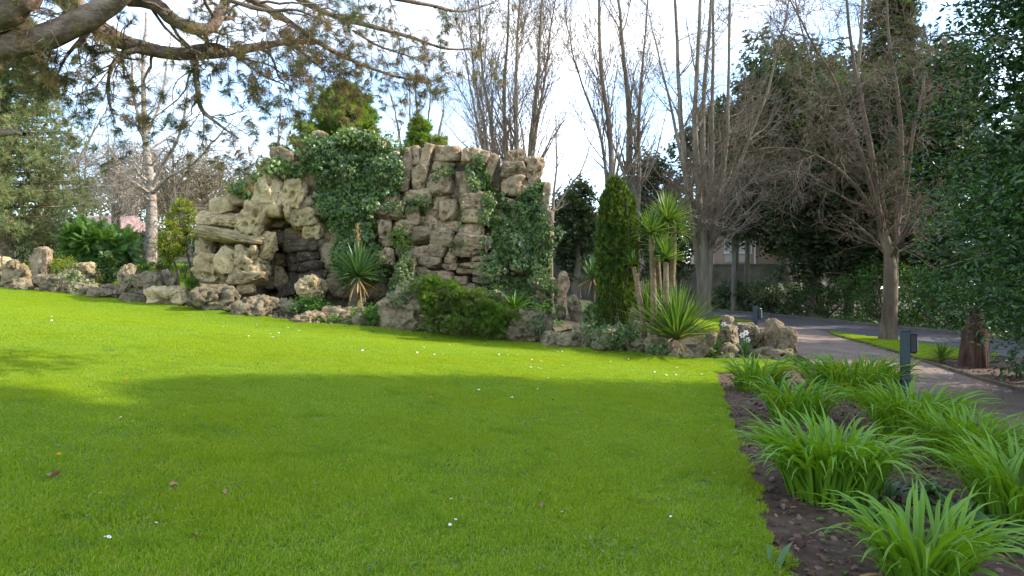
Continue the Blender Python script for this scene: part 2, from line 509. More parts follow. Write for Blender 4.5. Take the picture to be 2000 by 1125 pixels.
M['path'] = surf_mat('path_tarmac', [(0.3, (0.125, 0.086, 0.063)), (0.5, (0.19, 0.136, 0.103)), (0.72, (0.25, 0.185, 0.145))], scale=1.1, bump=0.45, bscale=110, dist=0.012, rough=0.9, extra=[((0.12, 0.12, 0.03), 0.9, 0.56, 0.72, 0.5), ((0.26, 0.2, 0.15), 30, 0.6, 0.7, 0.4)])
M['gravel'] = surf_mat('gravel_walk', [(0.3, (0.16, 0.11, 0.055)), (0.7, (0.30, 0.22, 0.11))], scale=8, bump=0.6, bscale=60)
M['kerb'] = surf_mat('kerb_stone', [(0.3, (0.10, 0.085, 0.07)), (0.7, (0.2, 0.175, 0.145))], scale=4, bump=0.5, moss=((0.07, 0.085, 0.025), 0.5))
M['timber'] = surf_mat('path_edging', [(0.3, (0.06, 0.045, 0.03)), (0.7, (0.14, 0.105, 0.07))], scale=5, bump=0.6, moss=((0.10, 0.12, 0.02), 0.6))
M['cream'] = stone_mat('cream_limestone', (0.33, 0.225, 0.11), (0.51, 0.375, 0.20), (0.63, 0.50, 0.31), (0.35, 0.30, 0.10), moss=0.35, stain=(0.16, 0.125, 0.07), stain_amt=0.5, mosscol=(0.26, 0.25, 0.09))
M['tan'] = stone_mat('tan_limestone', (0.24, 0.16, 0.09), (0.40, 0.285, 0.172), (0.54, 0.41, 0.265), (0.29, 0.23, 0.12), moss=0.3, stain=(0.10, 0.078, 0.05), stain_amt=0.6)
M['grey'] = stone_mat('grey_limestone', (0.165, 0.122, 0.073), (0.30, 0.228, 0.14), (0.44, 0.345, 0.228), (0.26, 0.222, 0.11), moss=0.35, stain=(0.055, 0.048, 0.032), stain_amt=0.65)
M['black'] = stone_mat('dark_stained_limestone', (0.04, 0.03, 0.022), (0.095, 0.07, 0.048), (0.18, 0.135, 0.092), (0.08, 0.07, 0.04), moss=0.1, stain=(0.01, 0.009, 0.008), stain_amt=0.7)  # darker, heavily stained limestone, mostly round the cave mouth
M['core'] = surf_mat('rubble_core', [(0.3, (0.09, 0.065, 0.042)), (0.7, (0.24, 0.18, 0.12))], scale=4, bump=1.0, bscale=14, dist=0.1)
M['ivy'] = leaf_mat('ivy_leaves', [(0.03, 0.065, 0.012), (0.055, 0.11, 0.02), (0.085, 0.15, 0.026), (0.13, 0.19, 0.035)], rough=0.4, trans=0.22, spec=0.55)
M['ivy_young'] = leaf_mat('young_ivy_leaves', [(0.05, 0.11, 0.02), (0.10, 0.18, 0.025), (0.17, 0.235, 0.03), (0.24, 0.27, 0.05)], rough=0.4, trans=0.3, spec=0.5)
M['stem'] = surf_mat('woody_stem', [(0.3, (0.07, 0.05, 0.035)), (0.7, (0.17, 0.13, 0.09))], scale=8, bump=0.5)
M['bark_grey'] = surf_mat('grey_brown_bark', [(0.3, (0.11, 0.085, 0.058)), (0.5, (0.20, 0.16, 0.11)), (0.7, (0.30, 0.25, 0.18))], scale=4, bump=0.8, bscale=14, stretch=(1, 1, 0.2), dist=0.03, extra=[((0.13, 0.14, 0.075), 1.2, 0.5, 0.68, 0.5)])
M['bark_brown'] = surf_mat('brown_bark', [(0.3, (0.07, 0.048, 0.03)), (0.5, (0.13, 0.095, 0.06)), (0.7, (0.22, 0.17, 0.115))], scale=4, bump=0.9, bscale=14, stretch=(1, 1, 0.2), dist=0.03, extra=[((0.20, 0.19, 0.14), 1.6, 0.56, 0.7, 0.6)])
M['bark_twig'] = surf_mat('brown_twigs', [(0.3, (0.12, 0.085, 0.058)), (0.7, (0.23, 0.175, 0.12))], scale=1.5, bump=0)
M['bark_pale_twig'] = surf_mat('pale_twigs', [(0.3, (0.20, 0.16, 0.12)), (0.7, (0.36, 0.30, 0.235))], scale=1.5, bump=0)
M['bark_birch'] = surf_mat('birch_bark', [(0.38, (0.15, 0.105, 0.075)), (0.48, (0.31, 0.25, 0.185)), (0.7, (0.48, 0.42, 0.34))], scale=5, bump=0.6, bscale=20, stretch=(1, 1, 1.8), dist=0.02)
M['bark_pine'] = surf_mat('pine_bark', [(0.3, (0.07, 0.045, 0.03)), (0.46, (0.24, 0.165, 0.115)), (0.68, (0.46, 0.35, 0.265))], scale=11, bump=1.0, bscale=22, dist=0.07, stretch=(0.5, 1, 1), moss=((0.10, 0.12, 0.02), 0.8, 2.0))
M['bark_red'] = surf_mat('red_stringy_bark', [(0.3, (0.035, 0.017, 0.011)), (0.5, (0.075, 0.038, 0.025)), (0.7, (0.14, 0.08, 0.054))], scale=10, bump=1.0, bscale=26, stretch=(1, 1, 0.16), dist=0.05)
M['needle'] = leaf_mat('pine_needles', [(0.06, 0.085, 0.022), (0.10, 0.125, 0.03), (0.15, 0.155, 0.045), (0.27, 0.17, 0.075)], rough=0.5, trans=0.25, spec=0.3, patch=(0.24, 0.155, 0.075), pscale=1.3)
M['bluepine'] = leaf_mat('blue_green_needles', [(0.14, 0.19, 0.08), (0.19, 0.25, 0.10), (0.25, 0.30, 0.125), (0.31, 0.27, 0.13)], rough=0.55, trans=0.32, spec=0.25, patch=(0.19, 0.18, 0.08), pscale=0.5)
M['cypress'] = leaf_mat('feathery_conifer', [(0.08, 0.17, 0.028), (0.12, 0.23, 0.036), (0.17, 0.28, 0.045), (0.23, 0.29, 0.07)], rough=0.55, trans=0.42, spec=0.25, patch=(0.24, 0.19, 0.07), pscale=0.7)
M['yew'] = leaf_mat('dark_yew', [(0.03, 0.055, 0.02), (0.05, 0.082, 0.028), (0.07, 0.105, 0.035), (0.11, 0.105, 0.045)], rough=0.55, trans=0.25, spec=0.35)
M['iyew'] = leaf_mat('columnar_yew', [(0.018, 0.05, 0.010), (0.035, 0.08, 0.014), (0.08, 0.135, 0.018), (0.17, 0.21, 0.025)], rough=0.5, trans=0.2, spec=0.3, patch=(0.12, 0.15, 0.02), pscale=1.6)
M['juniper'] = leaf_mat('juniper', [(0.04, 0.10, 0.014), (0.08, 0.165, 0.02), (0.12, 0.21, 0.025), (0.16, 0.23, 0.04)], rough=0.5, trans=0.3, spec=0.3, patch=(0.10, 0.095, 0.04), pscale=1.2)
M['holly'] = leaf_mat('glossy_holly', [(0.014, 0.04, 0.010), (0.024, 0.06, 0.013), (0.036, 0.08, 0.016), (0.075, 0.13, 0.022)], rough=0.38, trans=0.15, spec=0.45)
M['holly_new'] = leaf_mat('lighter_holly', [(0.02, 0.07, 0.015), (0.04, 0.105, 0.02), (0.075, 0.15, 0.025)], rough=0.32, trans=0.2, spec=0.5)
M['laurel'] = leaf_mat('laurel_hedge', [(0.025, 0.075, 0.014), (0.045, 0.11, 0.02), (0.07, 0.14, 0.026), (0.11, 0.18, 0.035)], rough=0.5, trans=0.2, spec=0.3)
M['rhodo'] = leaf_mat('leathery_leaves', [(0.03, 0.075, 0.022), (0.05, 0.11, 0.03), (0.08, 0.145, 0.045)], rough=0.4, trans=0.18, spec=0.5)
M['bush'] = leaf_mat('bush_leaves', [(0.03, 0.075, 0.012), (0.06, 0.125, 0.02), (0.10, 0.18, 0.03), (0.17, 0.23, 0.05)], rough=0.45, trans=0.25, spec=0.4)
M['mahonia'] = leaf_mat('fern_like_leaves', [(0.05, 0.12, 0.025), (0.09, 0.18, 0.035), (0.14, 0.24, 0.05)], rough=0.4, trans=0.25, spec=0.4)
M['sapling'] = leaf_mat('yellow_green_leaves', [(0.09, 0.16, 0.018), (0.15, 0.22, 0.025), (0.24, 0.27, 0.035), (0.33, 0.28, 0.04)], rough=0.45, trans=0.35, spec=0.35)
M['yucca'] = leaf_mat('yucca_blades', [(0.05, 0.11, 0.03), (0.08, 0.155, 0.045), (0.11, 0.19, 0.06)], rough=0.4, trans=0.15, spec=0.45)
M['cordy'] = leaf_mat('cabbage_palm_blades', [(0.06, 0.12, 0.022), (0.09, 0.17, 0.03), (0.13, 0.215, 0.04), (0.19, 0.24, 0.06)], rough=0.42, trans=0.28, spec=0.4)
M['dead'] = leaf_mat('withered_blades', [(0.24, 0.15, 0.06), (0.38, 0.25, 0.10), (0.45, 0.36, 0.18)], rough=0.7, trans=0.2, spec=0.2)
M['lily'] = leaf_mat('daylily_leaves', [(0.075, 0.20, 0.014), (0.105, 0.255, 0.018), (0.14, 0.29, 0.022), (0.19, 0.32, 0.03), (0.30, 0.32, 0.05)], rough=0.45, trans=0.36, spec=0.45)
M['bulb'] = leaf_mat('bulb_leaves', [(0.04, 0.10, 0.03), (0.065, 0.14, 0.04), (0.09, 0.17, 0.055)], rough=0.4, trans=0.25, spec=0.4)
M['herb'] = leaf_mat('herb_leaves', [(0.05, 0.13, 0.015), (0.085, 0.19, 0.02), (0.13, 0.24, 0.03)], rough=0.5, trans=0.3, spec=0.3)
M['brownleaf'] = leaf_mat('clinging_dry_leaves', [(0.15, 0.07, 0.03), (0.25, 0.12, 0.06), (0.33, 0.18, 0.09)], rough=0.7, trans=0.25, spec=0.2)
M['olive'] = leaf_mat('olive_spring_leaves', [(0.13, 0.13, 0.035), (0.19, 0.18, 0.05), (0.26, 0.21, 0.08)], rough=0.6, trans=0.3, spec=0.2)
M['redstem'] = leaf_mat('red_green_blades', [(0.07, 0.14, 0.03), (0.10, 0.17, 0.04), (0.26, 0.10, 0.05), (0.32, 0.15, 0.08)], rough=0.5, trans=0.25, spec=0.3)
def plain(name, col, rough=0.6, spec=0.4, jitter=0.15, scale=20):
    a = tuple(c * (1 - jitter) for c in col); b = tuple(c * (1 + jitter) for c in col)
    return surf_mat(name, [(0.3, a), (0.7, b)], scale=scale, rough=rough, spec=spec, bump=0.12, bscale=90, dist=0.004)
M['petal'] = plain('white_petals', (0.8, 0.8, 0.78), 0.6)
M['yellow'] = plain('yellow_florets', (0.75, 0.42, 0.02), 0.6)
M['pink'] = plain('pink_petals', (0.7, 0.22, 0.32), 0.6)
M['mauve'] = plain('mauve_petals', (0.4, 0.33, 0.7), 0.6)
M['deadleaf'] = plain('fallen_leaf', (0.27, 0.14, 0.075), 0.8, jitter=0.35)
M['post'] = plain('dark_green_grey_paint', (0.022, 0.040, 0.050), 0.42, 0.5, 0.12, 9)
M['post_black'] = plain('black_lamp_housing', (0.012, 0.013, 0.016), 0.35, 0.5)
M['lens'] = plain('lamp_diffuser', (0.4, 0.42, 0.43), 0.3, 0.5, 0.05)
M['wall_old'] = surf_mat('old_garden_wall', [(0.3, (0.08, 0.07, 0.05)), (0.5, (0.14, 0.125, 0.09)), (0.7, (0.20, 0.18, 0.135))], scale=1.4, bump=0.5, bscale=20, extra=[((0.09, 0.10, 0.05), 0.8, 0.5, 0.66, 0.6)])
M['render_wall'] = surf_mat('house_render', [(0.3, (0.38, 0.27, 0.19)), (0.7, (0.47, 0.36, 0.26))], scale=1.0, bump=0.2)
M['pink_wall'] = surf_mat('pink_brick_render', [(0.3, (0.36, 0.24, 0.19)), (0.7, (0.46, 0.33, 0.27))], scale=2, bump=0.3)
M['roof'] = surf_mat('clay_tiles', [(0.3, (0.26, 0.15, 0.13)), (0.7, (0.42, 0.28, 0.25))], scale=4, bump=0.6)
M['whitepaint'] = plain('white_window_paint', (0.72, 0.72, 0.70), 0.5, 0.4, 0.05)
M['stucco'] = surf_mat('white_stucco', [(0.3, (0.5, 0.47, 0.42)), (0.7, (0.62, 0.59, 0.54))], scale=1.0, bump=0.1)
M['glass'] = plain('window_glass', (0.02, 0.024, 0.026), 0.08, 0.6, 0.1)

# ------------------------------------------------------------------ the setting: ground, lawn, path, road
def inside(poly, x, y):
    poly = np.asarray(poly); r = np.zeros(len(x), bool)
    n = len(poly); j = n - 1
    for i in range(n):
        xi, yi = poly[i]; xj, yj = poly[j]
        c = ((yi > y) != (yj > y)) & (x < (xj - xi) * (y - yi) / (yj - yi + 1e-12) + xi)
        r ^= c; j = i
    return r
def edge_dist(poly, x, y):
    poly = np.asarray(poly, float); d = np.full(len(x), 1e9)
    for i in range(len(poly)):
        a = poly[i]; b = poly[(i + 1) % len(poly)]
        ab = b - a
        t = np.clip(((x - a[0]) * ab[0] + (y - a[1]) * ab[1]) / (ab @ ab + 1e-12), 0, 1)
        d = np.minimum(d, np.hypot(x - a[0] - t * ab[0], y - a[1] - t * ab[1]))
    return d
def densify(poly, step):
    out = []
    for i in range(len(poly)):
        a = np.asarray(poly[i], float); b = np.asarray(poly[(i + 1) % len(poly)], float)
        n = max(1, int(np.linalg.norm(b - a) / step))
        out += [tuple(a + (b - a) * k / n) for k in range(n)]
    return out
def sheet(name, poly, spacing, lift, mat, rough=0.0, seed=1, skirt=0.0):
    b = densify(poly, spacing)
    p = np.asarray(b)
    gx, gy = np.meshgrid(np.arange(p[:, 0].min(), p[:, 0].max(), spacing), np.arange(p[:, 1].min(), p[:, 1].max(), spacing))
    gx = gx.ravel(); gy = gy.ravel()
    k = inside(b, gx, gy)
    gx, gy = gx[k], gy[k]
    k = edge_dist(b, gx, gy) > spacing * 0.45
    gx, gy = gx[k], gy[k]
    vs2 = [Vector(q) for q in b] + [Vector((float(a), float(c))) for a, c in zip(gx, gy)]
    nb = len(b)
    v, e, f, *_ = delaunay_2d_cdt(vs2, [], [list(range(nb))], 1, 1e-5)
    v = np.array([(q.x, q.y) for q in v])
    z = ground(v[:, 0], v[:, 1]) + lift
    if rough:
        z = z + rough * fbm(np.column_stack([v * 5.0, np.zeros(len(v))]), seed, 4)
    g = Geo()
    f = np.array([list(q) for q in f if len(q) == 3])
    vv = np.column_stack([v, z])
    g.add(vv, f)
    if skirt:   # turned-down rim so that the sheet has a real edge
        m = len(b); r = np.asarray(b)
        zt = ground(r[:, 0], r[:, 1]) + lift
        top = np.column_stack([r, zt]); bot = top - [0, 0, skirt]
        i = np.arange(m); j = (i + 1) % m
        g.add(np.concatenate([top, bot]), np.column_stack([i, j, j + m, i + m]))
    o = link(name, g.mesh(name, smooth=True), mat)
    return tag(o, kind='structure')

xs = np.concatenate([[-900, -500, -250, -120, -80, -60], np.arange(-46, -24, 2), np.arange(-24, 26, 0.75), np.arange(26, 48, 2), [60, 80, 120, 250, 500, 900]])
ys = np.concatenate([[-300, -120, -50, -25], np.arange(-14, 0, 2), np.arange(0, 34, 0.75), np.arange(34, 80, 2), [95, 120, 180, 300, 600, 1200]])
GX, GY = np.meshgrid(xs, ys)
GZ = ground(GX, GY)
nx, ny = len(xs), len(ys)
g = Geo()
idx = np.arange(nx * ny).reshape(ny, nx)
q = np.stack([idx[:-1, :-1], idx[:-1, 1:], idx[1:, 1:], idx[1:, :-1]], -1).reshape(-1, 4)
g.add(np.column_stack([GX.ravel(), GY.ravel(), GZ.ravel() - 0.035]), q)
tag(link('ground', g.mesh('ground', smooth=True), M['ground']), kind='structure')

# lawn outline: along the rock border, round the corner of the flower bed, back past the camera
border_px = [(-330, 545), (-150, 553), (0, 565), (75, 571), (200, 582), (360, 602), (460, 616), (560, 628), (700, 640), (850, 654), (1000, 669), (1150, 685), (1300, 699), (1400, 705), (1480, 706), (1570, 712)]
border = [tuple(hit(*p)[:2]) for p in border_px]
lawn_edge_px = [(1540, 724), (1470, 729), (1392, 729), (1405, 770), (1425, 840), (1455, 920), (1490, 1030), (1528, 1125), (1600, 1290), (1760, 1600)]
lawn_edge = [tuple(hit(*p)[:2]) for p in lawn_edge_px]
lawn_poly = border + lawn_edge + [(1.2, -6), (-26, -6), (-26, 16)]
sheet('lawn', lawn_poly, 0.6, 0.03, M['turf'], skirt=0.09)

def pz(px, py, zrel=-1.72):
    D = -zrel * F / (py - 562.5)
    return ((px - 1000) / F * D, D)
E1 = [(5.0, 2.0), (5.45, 5.0), pz(2000, 860), pz(1780, 790), pz(1560, 701), (8.6, 24.0), (9.6, 29.0), (10.6, 33.5)]
E2 = [(6.9, 2.0), (7.5, 6.0), pz(2000, 767), pz(1900, 737), pz(1800, 706), pz(1700, 676), (11.55, 24.6), (12.3, 26.6)]
path_poly = E1 + [(12.3, 33.5)] + E2[::-1]
sheet('path', path_poly, 0.8, 0.02, M['path'], skirt=0.06)
sheet('road', [(12.3, -10), (15.85, -10), (15.85, 90), (12.3, 90)], 1.6, 0.012, M['asphalt'])
verge_poly = E2[4:] + [(12.28, 24), (12.28, 17.2), (11.0, 16.5)]
sheet('verge', verge_poly, 0.6, 0.035, M['turf'], skirt=0.08)
green_poly = [(7.35, 18.5), (8.45, 23.6), (9.3, 28.0), (10.45, 33.2), (12.2, 34), (12.2, 60), (8, 60), (7.2, 30), (6.0, 19.5)]
sheet('grass_strip', green_poly, 0.8, 0.03, M['turf'], skirt=0.08)
back_lawn = [tuple(at(px, py, D)[:2]) for px, py, D in ((-60, 530, 24.5), (120, 530, 24.5), (330, 560, 23.8), (470, 560, 24), (480, 540, 28), (300, 520, 29.5), (-80, 515, 30))]
sheet('garden_lawn', back_lawn, 0.8, 0.03, M['turf'], skirt=0.06)
gw = [tuple(hit(*p)[:2]) for p in ((1085, 650), (1140, 640), (1170, 632), (1160, 622), (1120, 624), (1075, 634))]
sheet('gravel_walk', gw, 0.4, 0.025, M['gravel'])
bed_poly = [lawn_edge[i] for i in range(2, len(lawn_edge))] + [(4.3, 1.0), (5.0, 2.0)] + E1[1:5] + [tuple(hit(1580, 716)[:2]), lawn_edge[0], lawn_edge[1]]
BED = bed_poly
sheet('flower_bed', bed_poly, 0.16, 0.0, M['soil'], rough=0.028, seed=5)
mulch_poly = [E2[2], E2[3], E2[4], (11.0, 16.5), (12.25, 17.2), (12.25, 5), (8.0, 5)]
sheet('mulch_bed', mulch_poly, 0.3, 0.0, M['soil'], rough=0.02, seed=9)

# kerb stones on both sides of the road and timber edging on the path
def box_mesh(name, sx, sy, sz, bevel=0.0):
    import bmesh
    bm = bmesh.new()
    bmesh.ops.create_cube(bm, size=1.0)
    bmesh.ops.scale(bm, vec=(sx, sy, sz), verts=bm.verts)
    if bevel:
        bmesh.ops.bevel(bm, geom=bm.edges[:], offset=bevel, segments=1, affect='EDGES', profile=0.5)
    me = bpy.data.meshes.new(name); bm.to_mesh(me); bm.free()
    return me
road = bpy.data.objects['road']
rng = np.random.default_rng(3)
km = box_mesh('kerbstone', 0.14, 0.905, 0.26, 0.012)
for k in range(48):
    y = 17.5 + k * 0.92
    o = link('kerbstone', km, M['kerb'], road, (15.93 + rng.normal() * .006, y, gz(15.93, y) + 0.0 + rng.normal() * .004))
for k in range(12):
    y = 14.8 + k * 0.92
    o = link('kerbstone', km, M['kerb'], road, (12.33, y, gz(12.33, y) - 0.085))
path = bpy.data.objects['path']
em = box_mesh('edging_board', 0.05, 1.0, 0.16, 0.006)
def edging(line):
    l = np.asarray(line, float)
    seg = np.linalg.norm(np.diff(l, axis=0), axis=1); s = np.concatenate([[0], np.cumsum(seg)])
    n = int(s[-1] / 1.1)
    for k in range(n):
        a = np.array([np.interp(s[-1] * k / n, s, l[:, i]) for i in (0, 1)])
        b = np.array([np.interp(s[-1] * (k + 0.985) / n, s, l[:, i]) for i in (0, 1)])
        m = (a + b) / 2
        o = link('edging_board', em, M['timber'], path, (m[0], m[1], gz(*m) + 0.0 + rng.normal() * .004))
        o.rotation_euler = (0, 0, -math.atan2(b[0] - a[0], b[1] - a[1]))
        o.scale = (1, float(np.linalg.norm(b - a)), 1)
edging(E2[1:])
edging(E1[3:7])

# ------------------------------------------------------------------ grass blades (instanced tufts on points)
def grass_patch(name, radius, n, h, w, seed, lean=0.45):
    r = np.random.default_rng(seed)
    a = r.random(n) * 2 * math.pi; q = radius * np.sqrt(r.random(n))
    base = np.column_stack([q * np.cos(a), q * np.sin(a), np.zeros(n) - 0.004])
    hh = h * (0.55 + 0.6 * r.random(n))
    d = r.random(n) * 2 * math.pi
    ln = lean * (0.3 + r.random(n))
    ld = np.column_stack([np.cos(d), np.sin(d), np.zeros(n)])
    side = np.column_stack([-np.sin(d + r.normal(size=n) * .6), np.cos(d), np.zeros(n)]) * (w * (0.7 + 0.6 * r.random(n)))[:, None]
    mid = base + ld * (hh * ln * 0.35)[:, None] + np.array([0, 0, 1]) * (hh * 0.6)[:, None]
    tip = base + ld * (hh * ln * 1.25)[:, None] + np.array([0, 0, 1]) * (hh * (1 - 0.25 * ln))[:, None]
    v = np.stack([base - side * .5, base + side * .5, mid - side * .4, mid + side * .4, tip], 1).reshape(-1, 3)
    i = np.arange(n)[:, None] * 5
    t = np.concatenate([i + [0, 1, 3], i + [0, 3, 2], i + [2, 3, 4]])
    me = mesh_from(name, v, [t]); me.materials.append(M['grass'])
    return bpy.data.objects.new(name, me)      # source shape, only used by the instancer

def scatter_modifier(o, sources):
    ng = bpy.data.node_groups.new(o.name + '_scatter', 'GeometryNodeTree')
    ng.interface.new_socket('Geometry', in_out='INPUT', socket_type='NodeSocketGeometry')
    ng.interface.new_socket('Geometry', in_out='OUTPUT', socket_type='NodeSocketGeometry')
    n = ng.nodes; l = ng.links
    gi = n.new('NodeGroupInput'); go = n.new('NodeGroupOutput')
    jn = n.new('GeometryNodeJoinGeometry')
    def attr(nm, ty):
        a = n.new('GeometryNodeInputNamedAttribute'); a.data_type = ty; a.inputs['Name'].default_value = nm
        return a.outputs['Attribute']
    var = attr('variant', 'INT'); rot = attr('turn', 'FLOAT_VECTOR'); scl = attr('size', 'FLOAT')
    for k, s in enumerate(sources):
        cmpn = n.new('FunctionNodeCompare'); cmpn.data_type = 'INT'; cmpn.operation = 'EQUAL'
        l.new(var, cmpn.inputs[2]); cmpn.inputs[3].default_value = k
        oi = n.new('GeometryNodeObjectInfo'); oi.inputs['Object'].default_value = s
        ip = n.new('GeometryNodeInstanceOnPoints')
        l.new(gi.outputs[0], ip.inputs['Points']); l.new(cmpn.outputs[0], ip.inputs['Selection'])
        l.new(oi.outputs['Geometry'], ip.inputs['Instance'])
        l.new(rot, ip.inputs['Rotation']); l.new(scl, ip.inputs['Scale'])
        l.new(ip.outputs[0], jn.inputs[0])
    l.new(jn.outputs[0], go.inputs[0])
    md = o.modifiers.new('scatter', 'NODES'); md.node_group = ng

def scatter_points(name, x, y, z, variant, size, seed=0):
    r = np.random.default_rng(seed)
    e = 0.3
    dzx = (ground(x + e, y) - ground(x - e, y)) / (2 * e); dzy = (ground(x, y + e) - ground(x, y - e)) / (2 * e)
    nz_ = nrm(np.column_stack([-dzx, -dzy, np.ones(len(x))]))
    a = r.random(len(x)) * 2 * math.pi
    t = np.column_stack([np.cos(a), np.sin(a), np.zeros(len(x))])
    X = nrm(t - (t * nz_).sum(1, keepdims=True) * nz_); Y = np.cross(nz_, X)
    eul = np.column_stack([np.arctan2(Y[:, 2], nz_[:, 2]), -np.arcsin(np.clip(X[:, 2], -1, 1)), np.arctan2(X[:, 1], X[:, 0])])
    me = bpy.data.meshes.new(name)
    me.vertices.add(len(x)); me.vertices.foreach_set('co', np.column_stack([x, y, z]).astype(np.float32).ravel())
    at_ = me.attributes.new('variant', 'INT', 'POINT'); at_.data.foreach_set('value', variant.astype(np.int32))
    at_ = me.attributes.new('turn', 'FLOAT_VECTOR', 'POINT'); at_.data.foreach_set('vector', eul.astype(np.float32).ravel())
    at_ = me.attributes.new('size', 'FLOAT', 'POINT'); at_.data.foreach_set('value', size.astype(np.float32))
    return me

gsrc = [grass_patch('grass_tuft_near', 0.30, 2600, 0.040, 0.0036, 1, 0.6), grass_patch('grass_tuft_near_thin', 0.30, 2600, 0.034, 0.0036, 2, 0.8),
        grass_patch('grass_tuft_far', 0.36, 1500, 0.04, 0.0065, 3, 0.6), grass_patch('grass_tuft_edge', 0.085, 190, 0.045, 0.0038, 4, 0.9),
        grass_patch('grass_tuft_tall', 0.05, 30, 0.075, 0.0035, 6, 0.7)]
def grass_on(name, poly, label, far_only=False, lift=0.03, seed=1):
    r = np.random.default_rng(seed)
    p = np.asarray(poly); px, py, pv, ps = [], [], [], []
    def grid(step):
        gx, gy = np.meshgrid(np.arange(p[:, 0].min(), p[:, 0].max(), step), np.arange(max(1.5, p[:, 1].min()), p[:, 1].max(), step))
        gx = gx.ravel() + (r.random(gx.size) - .5) * step * .9; gy = gy.ravel() + (r.random(gy.size) - .5) * step * .9
        k = inside(poly, gx, gy) & (np.abs(gx) < gy * 0.85 + 2.0)
        return gx[k], gy[k]
    gx, gy = grid(0.34)
    k = edge_dist(poly, gx, gy) > 0.28
    gx, gy = gx[k], gy[k]
    near = (gy < 11) & (not far_only)
    px.append(gx); py.append(gy); pv.append(np.where(near, r.integers(0, 2, len(gx)), 2)); ps.append(0.85 + 0.35 * r.random(len(gx)))
    gx, gy = grid(0.10)
    d = edge_dist(poly, gx, gy); k = (d < 0.33) & (d > 0.0)
    gx, gy = gx[k], gy[k]
    px.append(gx); py.append(gy); pv.append(np.full(len(gx), 3)); ps.append(0.8 + 0.5 * r.random(len(gx)))
    gx, gy = grid(0.55)
    k = (edge_dist(poly, gx, gy) > 0.1) & (r.random(len(gx)) < 0.6)
    gx, gy = gx[k], gy[k]
    px.append(gx); py.append(gy); pv.append(np.full(len(gx), 4)); ps.append(0.6 + 0.5 * r.random(len(gx)))
    x = np.concatenate(px); y = np.concatenate(py)
    me = scatter_points(name, x, y, ground(x, y) + lift, np.concatenate(pv), np.concatenate(ps), seed)
    o = link(name, me)
    scatter_modifier(o, gsrc)
    return tag(o, label, 'grass', kind='stuff')
grass_on('lawn_grass', lawn_poly, 'short bright green mown grass of the sloping lawn')
grass_on('verge_grass', verge_poly, 'strip of grass between the path and the road', True, 0.035, 2)
grass_on('strip_grass', green_poly, 'grass beside the road behind the rock border', True, 0.03, 3)
grass_on('garden_grass', back_lawn, 'patch of grass behind the border rocks on the left', True, 0.03, 4)

# clods of dark earth in the flower bed
rng = np.random.default_rng(11)
def ico(sub):
    import bmesh
    bm = bmesh.new(); bmesh.ops.create_icosphere(bm, subdivisions=sub, radius=1.0)
    v = np.array([q.co[:] for q in bm.verts]); f = np.array([[q.index for q in fc.verts] for fc in bm.faces]); bm.free()
    return v, f
ICO = {k: ico(k) for k in (1, 2, 3, 4, 5, 6)}
def clods(name, poly, n, smin, smax, mat, label, seed, ymax=14.0):
    r = np.random.default_rng(seed)
    p = np.asarray(poly)
    x = r.uniform(p[:, 0].min(), p[:, 0].max(), n * 5); y = 2.5 + (r.random(n * 5) ** 1.5) * (ymax - 2.5)
    k = inside(poly, x, y); x, y = x[k][:n], y[k][:n]
    s = smin + (smax - smin) * r.random(len(x)) ** 4
    pos = np.column_stack([x, y, ground(x, y) + s * 0.25])
    Yv = nrm(r.normal(size=(len(x), 3))); X, Y, Z = frames(Yv, nrm(r.normal(size=(len(x), 3))))
    g = Geo()
    v, f = ICO[1]
    for k in range(6):
        vv = v * (1 + 0.35 * r.normal(size=(len(v), 1)).clip(-1.4, 1.4)) * (1, 0.8, 0.7)
        m = np.arange(len(x)) % 6 == k
        stamp(g, vv, f, pos[m], X[m], Y[m], Z[m], s[m])
    return tag(link(name, g.mesh(name), mat), label, 'soil', kind='stuff')
clods('soil_clods', bed_poly, 7500, 0.007, 0.040, M['clod'], 'crumbly dark brown clods of earth in the flower bed', 21)
clods('mulch_clods', mulch_poly, 2200, 0.01, 0.04, M['clod'], 'dark mulch and leaf litter beside the red stump', 22, 17)

